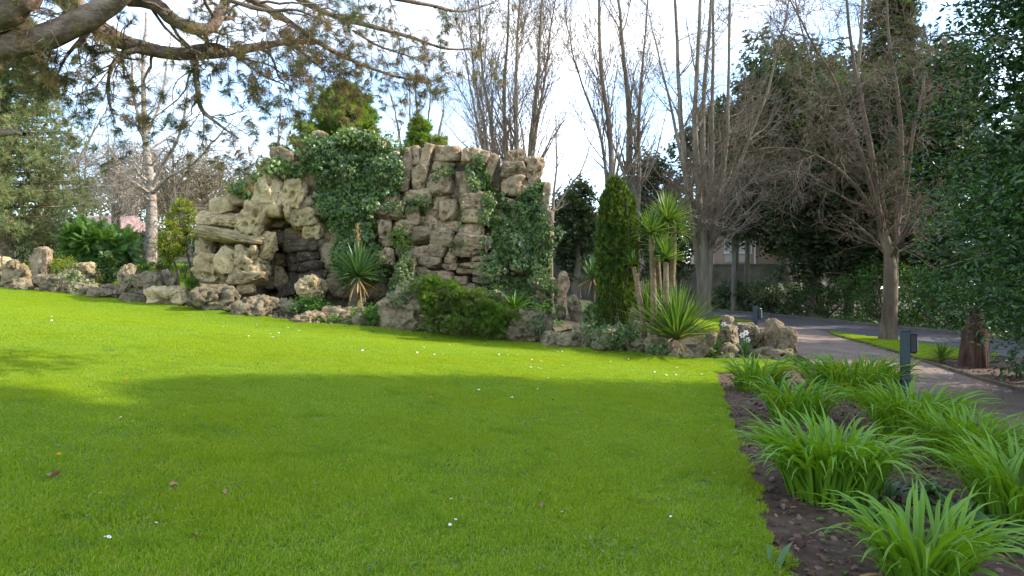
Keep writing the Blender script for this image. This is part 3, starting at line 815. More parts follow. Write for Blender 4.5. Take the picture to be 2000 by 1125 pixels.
# ------------------------------------------------------------------ stones
def stone_geo(w, d, h, seed, sub=3, box=4.0, cuts=7, rough=0.09, pits=0, pit_r=0.07, strata=0.0, holes=()):
    """weathered stone about w x d x h; returns verts (centred), faces"""
    r = np.random.default_rng(seed)
    v, f = ICO[sub]
    q = v / ((np.abs(v) ** box).sum(1, keepdims=True) ** (1 / box))
    for k in range(cuts):                      # cleaved faces
        n = nrm(r.normal(size=3) * (1, 0.8, 1))
        dist = (q @ n).max() * r.uniform(0.62, 0.93)
        q = q - np.maximum(q @ n - dist, 0)[:, None] * n
    q /= np.abs(q).max(0)
    s = np.array([w, d, h]) / 2
    p = q * s
    nrml = nrm(v / s ** .5)
    m = min(w, d, h); big = max(w, h)
    off = r.random(3) * 50
    disp = rough * m * 1.0 * fbm(p / (big * 0.5) + off, seed, 2) + rough * m * 0.75 * fbm(p / (m * 0.24) + off, seed + 3, 3, 0.62)
    ridged = np.abs(vnoise(p / (m * 0.34) + off + 9, seed + 8))           # cracks
    disp -= rough * m * 1.1 * np.maximum(0.16 - ridged, 0) / 0.16
    if strata:
        ph = p[:, 2] / h * r.uniform(3, 5) * 2 * math.pi + 2.0 * fbm(p / (big * .5) + off, seed + 21, 2)
        sn = np.sin(ph)
        disp += strata * .5 * m * (np.sign(sn) * np.abs(sn) ** .6 - .3)
    if pits:
        c = p[r.integers(0, len(p), pits)]
        rr = pit_r * m * (0.45 + 1.1 * r.random(pits) ** 2)
        pd = np.zeros(len(p))
        for k in range(pits):
            dd = np.linalg.norm((p - c[k]) * (1, 1, 0.7 + .5 * r.random()), axis=1) / rr[k]
            pd = np.maximum(pd, rr[k] * 2.4 * np.exp(-dd ** 6 * 0.6))
        disp -= pd
    for (hx, hz, hr, hd) in holes:
        dd = np.hypot(p[:, 0] / w - hx, (p[:, 2] / h - hz) * h / w) / hr
        disp -= np.where(p[:, 1] < 0, hd * m * np.exp(-dd ** 6), 0)
    p = p + nrml * disp[:, None]
    return p, f
def rot_xyz(rx, ry, rz):
    return np.array(Matrix.Rotation(rz, 3, 'Z') @ Matrix.Rotation(ry, 3, 'Y') @ Matrix.Rotation(rx, 3, 'X'))

CLIMB = []      # stone surfaces in world coordinates, for the ivy to climb
PITS = {0: (8, .055), 1: (22, .075), 2: (44, .085), 3: (70, .09)}
def px_stone(name, box_px, D, mat, seed, parent=None, tilt=0.0, pit=1, depth=None, sub=3, boxy=4.5, cuts=7, rough=0.085, strata=0.0, holes=(), yaw=None, sink=0.0, fit=1.06):
    """a stone that fills a photo rectangle at distance D (its front face)"""
    x0, y0, x1, y1 = box_px
    r = np.random.default_rng(seed + 1000)
    w = (x1 - x0) / F * D * fit; h = (y1 - y0) / F * D * fit
    if tilt:
        t = abs(math.radians(tilt)); c, s = math.cos(t), math.sin(t)
        det = max(c * c - s * s, 0.25)
        w2 = max((w * c - h * s) / det, 0.45 * w); h2 = max((h * c - w * s) / det, 0.35 * h)
        w, h = w2, h2
    d = depth or min(max(0.5 * (w + h), 0.3), 1.1) * r.uniform(0.8, 1.1)
    np_, pr = PITS[pit]
    p, f = stone_geo(w, d, h, seed, sub, boxy, cuts, rough, np_, pr, strata, holes)
    R = rot_xyz(r.normal() * 0.06, -math.radians(tilt), (r.normal() * 0.12 if yaw is None else yaw))
    p = p @ R.T
    c = at((x0 + x1) / 2, (y0 + y1) / 2, D + d * 0.42)
    c[2] -= sink
    me = mesh_from(name, p, [f], smooth=True)
    CLIMB.append((p + c, f))
    loc = c if parent is None else c - np.array(parent.location)
    return link(name, me, M[mat], parent, loc)

# ------------------------------------------------------------------ the rock grotto: wall, arch and pillar of stacked limestone
W = 22.0
gro_base = np.array([at(800, 600, W)[0], W, gz(at(800, 600, W)[0], W)])
grotto = thing('rock_grotto', 'ruined grotto of stacked weathered limestone with a dark arched cave, hung with ivy', 'grotto', gro_base)
# (x0, y0, x1, y1, proud metres, tilt deg, material, pits, strata)
STONES = [
 (775, 294, 808, 374, .15, -8, 'tan', 0, 0), (795, 291, 822, 325, .05, 4, 'tan', 1, 0), (820, 284, 849, 341, .1, -14, 'tan', 1, .03), (848, 287, 898, 319, .05, -3, 'tan', 1, 0),
 (807, 322, 837, 371, .2, 3, 'tan', 1, 0), (847, 317, 863, 334, 0, 0, 'tan', 0, 0), (864, 316, 887, 327, 0, 3, 'tan', 0, 0), (834, 330, 893, 386, .22, 14, 'tan', 1, 0),
 (893, 340, 918, 361, .1, 0, 'tan', 0, 0), (903, 290, 957, 333, .15, -12, 'tan', 2, 0), (945, 303, 976, 362, -.05, -12, 'tan', 1, 0), (903, 358, 936, 381, .3, 4, 'tan', 0, 0),
 (904, 380, 958, 415, .45, 0, 'tan', 1, 0), (906, 410, 952, 437, .42, -5, 'tan', 0, .05), (784, 374, 840, 404, .28, 3, 'tan', 1, 0), (843, 382, 874, 409, .15, 0, 'tan', 1, 0),
 (750, 375, 782, 401, .1, 15, 'tan', 1, 0), (730, 400, 790, 432, .4, -4, 'tan', 1, .03), (794, 405, 820, 440, .25, 8, 'tan', 0, 0), (835, 408, 858, 430, .08, 0, 'tan', 1, 0),
 (856, 390, 897, 434, .15, 12, 'tan', 1, 0), (877, 369, 908, 389, -.1, 0, 'tan', 0, 0), (735, 433, 769, 486, .35, 6, 'tan', 3, 0), (771, 433, 803, 458, .45, 0, 'tan', 2, 0),
 (776, 455, 800, 500, .2, 0, 'tan', 1, 0), (829, 425, 853, 448, .15, 0, 'tan', 2, 0), (852, 429, 872, 447, .1, 0, 'tan', 0, 0), (871, 433, 901, 453, .15, -6, 'tan', 0, 0),
 (801, 443, 848, 480, .22, 4, 'tan', 0, .03), (844, 455, 893, 485, .25, -6, 'tan', 0, .04), (850, 445, 885, 460, .2, -5, 'tan', 0, .03), (899, 437, 942, 460, .35, 0, 'tan', 2, 0),
 (895, 459, 950, 503, .6, -6, 'tan', 2, .03), (934, 465, 958, 486, .4, 0, 'tan', 1, 0), (798, 481, 838, 504, .28, 3, 'tan', 0, .04), (839, 480, 870, 501, .22, 0, 'tan', 0, 0),
 (873, 483, 905, 501, .2, 0, 'tan', 0, 0), (804, 504, 819, 520, .2, 0, 'tan', 0, 0), (817, 502, 859, 522, .32, -4, 'tan', 0, .05), (870, 499, 891, 515, .25, -8, 'tan', 0, 0),
 (866, 514, 896, 528, .25, 4, 'tan', 0, .04), (744, 488, 767, 520, .5, 0, 'tan', 2, 0), (812, 523, 833, 535, .3, 0, 'tan', 0, 0), (829, 528, 849, 543, .3, -12, 'tan', 0, 0),
 (852, 531, 883, 546, .3, 0, 'tan', 0, .03), (919, 499, 964, 514, .55, 6, 'tan', 0, .06), (903, 510, 965, 527, .58, 5, 'tan', 0, .06), (927, 521, 974, 543, .62, -4, 'tan', 0, .06),
 (895, 525, 928, 536, .4, 0, 'tan', 0, .04), (927, 542, 958, 552, .5, 0, 'tan', 0, .05), (932, 550, 960, 568, .3, 0, 'black', 0, 0), (932, 565, 977, 581, .6, -6, 'tan', 0, .05),
 (891, 541, 913, 555, .3, 0, 'tan', 0, 0), (880, 555, 930, 580, .3, 0, 'tan', 0, 0), (790, 540, 830, 570, .3, 0, 'tan', 0, 0), (830, 545, 880, 575, .25, 0, 'tan', 0, 0),
 (990, 296, 1021, 335, 0, 4, 'tan', 2, 0), (978, 318, 1022, 347, .15, 3, 'tan', 2, 0), (1024, 309, 1059, 357, .1, -8, 'tan', 3, 0), (983, 343, 1026, 384, .12, -8, 'tan', 0, 0),
 (1020, 354, 1046, 385, .05, 0, 'tan', 0, 0), (1054, 360, 1075, 416, .1, -6, 'tan', 1, 0), (976, 388, 1004, 404, .05, -5, 'tan', 0, 0), (965, 393, 986, 424, -.05, -15, 'tan', 0, 0),
 (957, 420, 986, 441, .2, 0, 'tan', 1, 0), (1060, 415, 1077, 447, .05, 0, 'tan', 1, 0), (1064, 440, 1078, 480, 0, 0, 'tan', 1, 0), (996, 516, 1021, 534, .3, -12, 'tan', 0, .03),
 (1042, 521, 1056, 534, .35, 0, 'tan', 0, 0), (988, 545, 1017, 569, .1, 0, 'grey', 1, 0), (1040, 539, 1088, 566, .6, -5, 'tan', 0, .03), (1009, 565, 1042, 585, .35, 6, 'tan', 0, .04),
 (1029, 575, 1069, 593, .5, 0, 'tan', 0, .04), (1044, 562, 1063, 575, .4, 0, 'tan', 0, 0), (1043, 592, 1072, 608, .45, 0, 'tan', 0, 0), (1004, 400, 1035, 430, 0, 0, 'tan', 0, 0), (1035, 390, 1062, 430, 0, 0, 'tan', 0, 0),
 (1000, 430, 1040, 470, 0, 0, 'tan', 0, 0), (1038, 430, 1068, 475, 0, 0, 'tan', 0, 0), (985, 470, 1030, 515, .05, 0, 'tan', 0, 0), (1030, 475, 1072, 522, .05, 0, 'tan', 0, 0), (960, 530, 995, 560, .1, 0, 'tan', 0, 0), (960, 440, 990, 530, .05, 0, 'tan', 0, 0),
 (960, 560, 1010, 600, .2, 0, 'tan', 0, 0), (898, 396, 912, 440, 0, 0, 'tan', 0, 0), (815, 395, 838, 412, .05, 0, 'tan', 0, 0), (818, 425, 832, 445, .05, 0, 'tan', 0, 0),
 # ivy-hung shoulder between wall and arch
 (612, 259, 646, 285, .1, -10, 'tan', 1, 0), (676, 250, 716, 284, .1, -18, 'tan', 1, 0), (734, 276, 752, 296, .1, 0, 'tan', 0, 0), (600, 285, 650, 330, 0, 0, 'tan', 0, 0), (648, 280, 700, 330, 0, 0, 'tan', 0, 0),
 (698, 285, 745, 335, 0, 0, 'tan', 0, 0), (740, 290, 778, 340, .05, 0, 'tan', 0, 0), (610, 330, 670, 380, .05, 0, 'tan', 0, 0), (670, 330, 725, 385, .05, 0, 'tan', 0, 0), (722, 335, 778, 380, .05, 0, 'tan', 0, 0),
 (620, 380, 680, 430, .1, 0, 'tan', 0, 0), (680, 385, 735, 435, .1, 0, 'tan', 0, 0), (640, 430, 690, 480, 0, 0, 'tan', 0, 0), (688, 435, 738, 490, 0, 0, 'tan', 0, 0), (636, 480, 690, 530, 0, 0, 'grey', 0, 0), (688, 490, 746, 540, 0, 0, 'grey', 0, 0), (640, 528, 700, 580, 0, 0, 'grey', 0, 0), (700, 535, 760, 585, 0, 0, 'grey', 0, 0),
 # arch, left jamb and keystones
 (537, 291, 578, 327, .3, 4, 'tan', 0, .03), (502, 345, 557, 421, .75, -10, 'cream', 1, .04), (550, 348, 600, 409, .5, -16, 'cream', 2, 0), (556, 389, 569, 425, .55, 4, 'cream', 1, 0),
 (566, 384, 617, 420, .3, 24, 'tan', 1, 0), (566, 409, 618, 447, .4, 6, 'cream', 2, 0), (591, 437, 621, 466, .3, 0, 'cream', 1, 0), (417, 390, 458, 420, .2, 0, 'cream', 0, 0),
 (399, 416, 490, 450, .4, -4, 'cream', 1, .03), (471, 394, 533, 470, .7, -24, 'cream', 3, 0), (512, 455, 541, 506, .65, -8, 'cream', 2, 0), (393, 442, 516, 485, .75, -10, 'cream', 1, .04),
 (383, 469, 418, 500, .3, 6, 'cream', 0, 0), (390, 492, 440, 530, .45, 0, 'cream', 0, 0), (418, 494, 468, 542, .7, -34, 'cream', 0, 0), (428, 480, 486, 531, .6, -22, 'cream', 1, 0), (471, 484, 518, 533, .85, 0, 'cream', 3, 0),
 (452, 529, 518, 558, .95, -4, 'cream', 1, 0), (467, 555, 496, 574, .8, 0, 'cream', 0, 0), (395, 525, 455, 565, .3, 0, 'cream', 0, 0), (490, 352, 520, 395, .3, 10, 'tan', 0, 0), (575, 345, 605, 375, .1, 0, 'tan', 0, 0), (455, 375, 500, 400, .1, 0, 'tan', 0, 0),
 (516, 330, 560, 352, .2, 0, 'tan', 0, 0), (556, 322, 600, 352, .1, 0, 'tan', 0, 0),
 # inside the cave mouth
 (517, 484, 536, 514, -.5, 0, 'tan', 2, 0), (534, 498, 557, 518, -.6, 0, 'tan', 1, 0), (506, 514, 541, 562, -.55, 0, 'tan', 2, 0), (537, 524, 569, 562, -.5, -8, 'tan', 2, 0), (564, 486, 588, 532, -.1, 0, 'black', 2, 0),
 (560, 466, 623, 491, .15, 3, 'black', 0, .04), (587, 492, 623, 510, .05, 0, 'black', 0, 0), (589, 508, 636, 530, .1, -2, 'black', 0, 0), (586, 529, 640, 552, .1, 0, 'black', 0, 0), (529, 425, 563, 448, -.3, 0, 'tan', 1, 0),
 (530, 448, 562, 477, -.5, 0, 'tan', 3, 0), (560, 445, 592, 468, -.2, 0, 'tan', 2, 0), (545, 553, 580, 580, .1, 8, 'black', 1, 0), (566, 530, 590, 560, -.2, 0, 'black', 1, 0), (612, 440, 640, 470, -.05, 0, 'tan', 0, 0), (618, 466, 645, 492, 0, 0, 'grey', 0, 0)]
for k, (x0, y0, x1, y1, pr, tl, mt, pt, stt) in enumerate(STONES):
    big = (max(x1 - x0, y1 - y0) >= 54 or pt >= 2) and not (600 <= x0 <= 740 and pt == 0 and y1 - y0 > 38)
    px_stone('stone', (x0 - 1, y0 - 1, x1 + 1, y1 + 1), W - pr, mt, 100 + k, grotto, tl, pt, sub=5 if big else 4, strata=stt, boxy=9.0, cuts=7, rough=.062, fit=1.14)
# rubble core behind the facing stones, and the back and sides of the cave
def slab(px_poly, D0, D1, seed, lump=0.12, step=0.3):
    """outline given at distance D0, as a lumpy wall D1-D0 thick (true section: not tapered towards the lens)"""
    o2 = [(at(px, py, D0)[0], at(px, py, D0)[2]) for px, py in px_poly]
    b = densify(o2, step)
    p = np.asarray(b)
    gx, gy = np.meshgrid(np.arange(p[:, 0].min(), p[:, 0].max(), step), np.arange(p[:, 1].min(), p[:, 1].max(), step))
    gx, gy = gx.ravel(), gy.ravel(); k = inside(b, gx, gy); gx, gy = gx[k], gy[k]
    k = edge_dist(b, gx, gy) > step * .45; gx, gy = gx[k], gy[k]
    v, e, f, *_ = delaunay_2d_cdt([Vector(q) for q in b] + [Vector((float(a), float(c))) for a, c in zip(gx, gy)], [], [list(range(len(b)))], 1, 1e-5)
    v = np.array([(q.x, q.y) for q in v]); f = np.array([list(q) for q in f if len(q) == 3])
    front = np.column_stack([v[:, 0], np.full(len(v), D0), v[:, 1]])
    front[:, 1] += lump * fbm(front * 1.3, seed, 3)
    back = front.copy(); back[:, 1] = D1 + lump * fbm(back * 1.1 + 7, seed + 4, 3)
    g = Geo(); n = len(v)
    g.add(np.concatenate([front, back]), np.concatenate([f[:, ::-1], f + n]))
    m = len(b)
    ring_f = front[:m]; ring_b = back[:m]; i = np.arange(m); j = (i + 1) % m
    g.add(np.concatenate([ring_f, ring_b]), np.column_stack([i, j, j + m, i + m]))
    return g
gg = slab([(638, 620), (640, 560), (628, 480), (622, 440), (605, 400), (590, 330), (600, 292), (640, 276), (700, 272), (750, 290), (800, 308), (850, 300), (905, 312), (950, 318), (985, 330), (1050, 330), (1066, 380), (1072, 470), (1074, 540), (1078, 620)], W + .2, W + 2.0, 5)
part(grotto, 'core', gg, M['core']); CLIMB.append((np.concatenate(gg.v), np.concatenate([t for t in gg.f if t.shape[1] == 3])))
gg = slab([(400, 600), (402, 520), (396, 470), (405, 430), (440, 405), (480, 385), (510, 345), (560, 325), (600, 330), (608, 400), (560, 420), (528, 440), (516, 500), (505, 560), (510, 600)], W + .2, W + 1.7, 6)
part(grotto, 'arch_core', gg, M['core']); CLIMB.append((np.concatenate(gg.v), np.concatenate([t for t in gg.f if t.shape[1] == 3])))
gg = slab([(480, 620), (480, 400), (560, 380), (660, 400), (660, 620)], W + 1.75, W + 2.4, 7)
part(grotto, 'cave_back', gg, M['core'])

# ------------------------------------------------------------------ loose boulders of the rock border
# (box px, D or None = stands on the ground at the lower edge, material, pits, tilt, holes, label)
BOULDERS = [
 ((-30, 490, 6, 560), None, 'cream', 1, 0, (), 'rounded pale boulder cut by the left edge of the picture'),
 ((4, 516, 61, 562), None, 'cream', 3, 0, (), 'pale deeply pitted boulder left of the tall standing stone'),
 ((7, 503, 25, 522), 23.3, 'cream', 0, 0, (), 'small smooth knob of stone behind the pale pitted boulder'),
 ((18, 508, 34, 522), 23.2, 'grey', 0, 0, (), 'small dark-topped knob of stone on the pale pitted boulder'),
 ((24, 543, 58, 564), 22.1, 'grey', 0, 0, (), 'low dark flat-topped stone at the foot of the pale pitted boulder'),
 ((59, 485, 104, 566), None, 'tan', 1, -3, ((0.05, -0.42, 0.16, 0.35),), 'tall standing stone at the left end of the rock border'),
 ((79, 534, 120, 575), None, 'grey', 0, 0, (), 'blocky grey stone just right of the tall standing stone'),
 ((116, 526, 161, 576), None, 'grey', 1, -6, (), 'peaked grey stone second right of the tall standing stone'),
 ((132, 545, 190, 581), 21.9, 'grey', 1, 0, (), 'long low grey stone below the ivy-covered shrub on the left'),
 ((175, 559, 222, 587), None, 'grey', 1, -8, (), 'low wedge of grey stone at the lawn edge left of the twin boulders'),
 ((196, 550, 242, 580), 22.3, 'grey', 0, -8, (), 'angular grey stone with a flat lit top left of the twin boulders'),
 ((144, 513, 202, 545), 24.0, 'cream', 3, -3, (), 'honeycombed pale rock behind the left border beside the ivy'),
 ((224, 514, 266, 576), 22.2, 'grey', 1, -10, (), 'upright dark brown boulder with a pointed shoulder right of the ivy shrub'),
 ((262, 531, 316, 578), 22.0, 'grey', 1, 4, (), 'broad grey boulder with a hollow beside the upright dark boulder'),
 ((294, 524, 346, 570), 22.6, 'grey', 2, -8, (), 'dark overhanging rock behind the ring-shaped boulder'),
 ((238, 572, 290, 595), None, 'grey', 0, -4, (), 'low grey rock half sunk at the lawn edge left of the ring-shaped boulder'),
 ((290, 561, 366, 602), None, 'cream', 2, 0, ((-0.02, -0.05, 0.24, 0.55),), 'ring-shaped pale boulder with a large round hollow in its face'),
 ((381, 510, 448, 560), 21.6, 'cream', 3, 12, (), 'sponge-like pitted rock perched behind the big holed boulder'),
 ((378, 548, 473, 612), None, 'grey', 2, 6, (), 'big grey boulder with small round holes below the stacked arch'),
 ((456, 567, 540, 623), None, 'grey', 2, -4, (), 'massive rough boulder in front of the cave mouth'),
 ((574, 528, 644, 588), 21.0, 'cream', 1, -22, ((-0.02, 0.12, 0.12, 0.45),), 'slanting triangular slab of pale rock with a hole right of the cave'),
 ((523, 577, 584, 624), 20.6, 'grey', 1, -6, (), 'low crumbled rock between the rough boulder and the slanting slab'),
 ((575, 609, 634, 636), None, 'tan', 2, 0, ((0.25, 0.15, 0.14, 0.4),), 'low tan rock with a round hole at the lawn edge below the slanting slab'),
 ((630, 597, 690, 630), 20.1, 'tan', 2, -6, (), 'knobbly tan rock below the yucca'),
 ((662, 595, 712, 624), 20.4, 'tan', 1, 4, (), 'flat tan rock below the right side of the yucca'),
 ((690, 613, 716, 640), None, 'grey', 1, 0, (), 'small round-shouldered rock at the lawn edge right of the yucca'),
 ((697, 576, 714, 598), 20.7, 'cream', 0, 6, (), 'small upright pale stone at the foot of the yucca'),
 ((742, 566, 830, 648), None, 'grey', 2, 4, (), 'bulky grey rock with a narrow head standing left of the juniper'),
 ((774, 552, 810, 580), 19.6, 'grey', 1, 0, (), 'blunt capstone on the bulky rock left of the juniper'),
 ((752, 488, 826, 600), 21.0, 'grey', 2, -14, (), 'tall leaning pinnacle of rock half covered with variegated ivy'),
 ((834, 602, 867, 648), 19.3, 'grey', 1, 0, (), 'narrow dark rock under the left side of the juniper'),
 ((885, 615, 938, 660), 19.0, 'grey', 1, 0, (), 'dark rock showing below the middle of the juniper'),
 ((990, 608, 1078, 674), None, 'grey', 1, -3, (), 'smooth-topped large boulder at the right end of the juniper'),
 ((1052, 640, 1142, 683), None, 'grey', 2, -3, (), 'long pitted rock with a wavy crest right of the smooth-topped boulder'),
 ((1108, 630, 1170, 686), 17.6, 'grey', 2, -14, (), 'ragged sloping rock in front of the ivy-covered mound'),
 ((1162, 642, 1226, 694), None, 'grey', 2, 0, (), 'square-shouldered pitted boulder below the columnar yew'),
 ((1222, 652, 1262, 696), None, 'grey', 1, 0, (), 'narrow mossy rock left of the cabbage palm stems'),
 ((1258, 656, 1308, 700), None, 'grey', 2, 0, (), 'ivy-speckled boulder at the foot of the cabbage palm stems'),
 ((1304, 681, 1332, 703), None, 'grey', 0, 0, (), 'small square stone at the lawn edge right of the palm stems'),
 ((1328, 682, 1361, 706), None, 'grey', 0, -5, (), 'small sloping stone second right of the palm stems'),
 ((1350, 645, 1400, 706), None, 'grey', 1, -34, (), 'steep leaning slab of ribbed rock below the red-leaved plant'),
 ((1396, 670, 1436, 706), None, 'grey', 2, 0, (), 'squat rough rock behind the first daylily clump'),
 ((1398, 635, 1447, 682), 17.0, 'grey', 2, -6, (), 'reddish honeycombed rock left of the daffodils'),
 ((1404, 612, 1429, 645), 17.8, 'grey', 0, -10, (), 'pale pointed stone behind the reddish honeycombed rock'),
 ((1436, 628, 1479, 662), 17.4, 'grey', 0, -4, (), 'smooth grey hump of rock behind the daffodils'),
 ((1472, 645, 1500, 676), 17.0, 'grey', 3, 0, (), 'twisted perforated rock between the daffodils and the two standing stones'),
 ((1468, 674, 1545, 706), None, 'grey', 2, -4, (), 'long low rock at the foot of the two standing stones'),
 ((1497, 624, 1525, 680), 16.6, 'tan', 1, 0, (), 'slim standing stone, left of the pair beside the path'),
 ((1520, 638, 1558, 704), None, 'grey', 2, 0, (), 'stout standing stone, right of the pair beside the path'),
 ((1076, 529, 1116, 600), 21.4, 'tan', 1, -14, (), 'leaning weathered rock at the right end of the grotto wall'),
 ((1084, 592, 1108, 626), 21.0, 'grey', 2, 10, (), 'dark split rock low at the right end of the grotto'),
 ((1104, 575, 1139, 632), 20.8, 'grey', 2, 8, ((0, .2, .22, .3),), 'dark seat-shaped rock beside the gravel walk'),
 ((1136, 590, 1190, 664), 18.4, 'grey', 0, 0, (), 'squat stone buried under ivy left of the columnar yew'),
]
for k, (bx, D, mt, pt, tl, hl, lab) in enumerate(BOULDERS):
    x0, y0, x1, y1 = bx
    if D is None:
        D = hit((x0 + x1) / 2, y1 - 2)[1] + 0.02
    o = px_stone('boulder', (x0, y0, x1, y1 + 4), D, mt, 900 + k * 3, None, tl, pt, sub=5 if x1 - x0 > 40 else 4, boxy=4.0, cuts=11, rough=0.09, strata=0.025 if k % 3 == 0 else 0, holes=hl, depth=max(0.45, (x1 - x0) / F * D * 0.75))
    tag(o, lab, 'boulder', 'boulders of the rock border')

# ------------------------------------------------------------------ ivy: leaves laid on whatever stone they climb
from mathutils.bvhtree import BVHTree
_off = np.cumsum([0] + [len(v) for v, f in CLIMB[:-1]])
BVH = BVHTree.FromPolygons(np.concatenate([v for v, f in CLIMB]).tolist(), np.concatenate([f + o for (v, f), o in zip(CLIMB, _off)]).tolist(), all_triangles=True)
def climb(name, label, poly, D0, n, mat, size, seed, bulge=0.1, lift=0.05, mask=None, cat='ivy', group='ivy on the rocks', stems=6, young=None):
    r = np.random.default_rng(seed)
    p = np.asarray(poly, float)
    o2 = np.array([(at(x, y, D0)[0], at(x, y, D0)[2]) for x, y in poly])
    # scatter on the plane of the wall, cast along slightly random directions onto the stones
    X = r.uniform(o2[:, 0].min() - .1, o2[:, 0].max() + .1, n * 4); Zc = r.uniform(o2[:, 1].min() - .1, o2[:, 1].max() + .1, n * 4)
    wob = 0.16 * fbm(np.column_stack([X * 1.6, Zc * 1.6, np.full(len(X), seed)]), seed, 3)
    k = inside(o2, X + wob, Zc + wob * .7)
    if mask: k &= vnoise(np.column_stack([X * mask[1], Zc * mask[1], np.full(len(X), 3.7)]), seed + 5) > mask[0]
    X, Zc = X[k][:n], Zc[k][:n]
    pos, nor = [], []
    for x, z in zip(X, Zc):
        d = Vector((r.normal() * .3, 1, r.normal() * .2 - .15)).normalized()
        o = Vector((x, D0, z)) - d * 2.6
        lc, nn, _i, _d = BVH.ray_cast(o, d, 4.5)
        if lc is None: continue
        if nn.dot(d) > 0: nn = -nn
        pos.append(lc); nor.append(nn)
    if not pos: return None
    pos = np.array(pos); nor = np.array(nor)
    b = bulge * np.maximum(0, 0.35 + fbm(pos * 1.5, seed + 2, 3))
    nor = nrm(nor * 0.75 + np.array([0.15, -0.55, 0.3]))
    pos = pos + nor * (lift * (0.3 + 1.2 * r.random(len(pos))) + b)[:, None]
    Yd = nrm(np.array([0, -0.25, -1.0]) + 0.55 * r.normal(size=pos.shape))
    Zd = nrm(nor + 0.42 * r.normal(size=pos.shape))
    Xa, Ya, Za = frames(Yd, Zd)
    Za2 = Za
    s = size * (0.5 + 0.8 * r.random(len(pos)))
    base = np.array([pos[:, 0].mean(), pos[:, 1].mean(), pos[:, 2].min()])
    root = thing(name, label, cat, base, group)
    g = Geo()
    if young is not None:
        m = r.random(len(pos)) < young
        g2 = Geo(); stamp(g2, IVY[0], IVY[1], pos[m], Xa[m], Ya[m], Za[m], s[m] * .9)
        if m.any(): part(root, 'young_leaves', g2, M['ivy_young'])
        m = ~m
    else: m = np.ones(len(pos), bool)
    stamp(g, IVY[0], IVY[1], pos[m], Xa[m], Ya[m], Za[m], s[m])
    part(root, 'leaves', g, M[mat])
    # a few bare runners
    st = []
    for k in range(stems):
        i = r.integers(len(pos)); q = pos[i]
        near = pos[np.argsort(np.linalg.norm(pos - (q + [r.normal() * .2, 0, -.7]), axis=1))[:1]][0]
        st.append(polyline([q - nor[i] * .04, (q + near) / 2 + r.normal(size=3) * .06, near], 6))
    st = np.array(st)
    g = Geo(); v, f = tubes(st, np.full(st.shape[:2], 0.012), 4); g.add(v, f)
    part(root, 'runners', g, M['stem'])['kind'] = 'stuff'
    return root
climb('ivy', 'broad dark ivy curtain hanging over the shoulder between the cave and the wall', [(596, 318), (604, 284), (625, 274), (655, 275), (690, 262), (715, 270), (745, 276), (770, 288), (786, 335), (784, 372), (750, 388), (738, 420), (728, 470), (742, 500), (748, 545), (720, 566), (665, 566), (652, 530), (648, 445), (634, 405), (610, 350)], W, 8500, 'ivy', 0.115, 31, bulge=0.36, lift=0.12, young=0.08, stems=10)
climb('ivy', 'yellow-tipped young ivy crowning the stones above the dark curtain', [(595, 300), (610, 275), (640, 282), (680, 258), (700, 258), (720, 278), (770, 284), (772, 294), (720, 292), (690, 285), (650, 292), (612, 292)], W, 900, 'ivy', 0.10, 32, bulge=0.3, lift=0.25, young=0.75)
climb('ivy', 'ivy trailing down the right edge of the proud stone pillar', [(905, 335), (930, 312), (955, 335), (966, 370), (962, 400), (985, 440), (990, 500), (982, 560), (972, 600), (960, 560), (958, 480), (945, 430), (940, 385), (915, 365)], W, 2600, 'ivy', 0.10, 33, bulge=0.15, young=0.4)
climb('ivy', 'thick ivy sheet over the right bay of the grotto wall', [(975, 385), (1000, 395), (1030, 370), (1058, 358), (1064, 420), (1076, 480), (1076, 535), (1050, 545), (1020, 535), (985, 535), (978, 480), (995, 440), (985, 415)], W, 4200, 'ivy', 0.105, 34, bulge=0.3, lift=0.1, young=0.1)
climb('ivy', 'pale yellow-green ivy fringing the right corner of the grotto', [(1050, 470), (1080, 490), (1082, 550), (1076, 600), (1085, 640), (1060, 620), (1055, 560), (1045, 530)], W - .3, 1300, 'ivy', 0.085, 35, bulge=0.12, young=0.6)
climb('ivy', 'bushy ivy and bramble on top of the arch above the cave', [(440, 350), (462, 328), (500, 330), (540, 322), (586, 338), (582, 352), (540, 348), (505, 352), (490, 372), (492, 400), (455, 388), (445, 368)], W - .2, 2300, 'ivy', 0.12, 36, bulge=0.4, lift=0.18, young=0.6)
climb('ivy', 'silvery variegated ivy on the tall leaning pinnacle', [(770, 500), (790, 495), (820, 540), (826, 575), (790, 590), (765, 580), (768, 540)], 21.0, 700, 'ivy', 0.09, 37, bulge=0.05, young=0.3)
climb('ivy', 'strands of light ivy beside the small square stone under the curtain', [(772, 455), (800, 445), (804, 500), (790, 520), (776, 495)], W, 420, 'ivy_young', 0.085, 38, bulge=0.05, mask=(-.1, 2))
climb('ivy', 'sprigs of ivy in the joints of the middle of the wall', [(800, 390), (860, 395), (905, 395), (905, 450), (870, 460), (850, 425), (800, 435)], W, 480, 'ivy', 0.08, 39, bulge=0.02, mask=(0.15, 1.4), young=0.5)
climb('ivy', 'ivy threads in the low courses of the wall above the juniper', [(840, 480), (905, 490), (925, 530), (925, 570), (870, 550), (820, 530)], W, 620, 'ivy', 0.08, 40, bulge=0.03, mask=(0.1, 1.3), young=0.4)
climb('ivy', 'tuft of ivy on the large slanting stone at the top of the wall', [(852, 328), (880, 326), (884, 345), (868, 358), (852, 348)], W, 140, 'ivy', 0.085, 41, bulge=0.05, young=0.3)
climb('ivy', 'ivy dangling from the sill stones left of the wall centre', [(735, 392), (800, 400), (815, 430), (800, 440), (770, 420), (735, 410)], W, 240, 'ivy', 0.08, 42, bulge=0.03, mask=(0.0, 1.6), young=0.4)
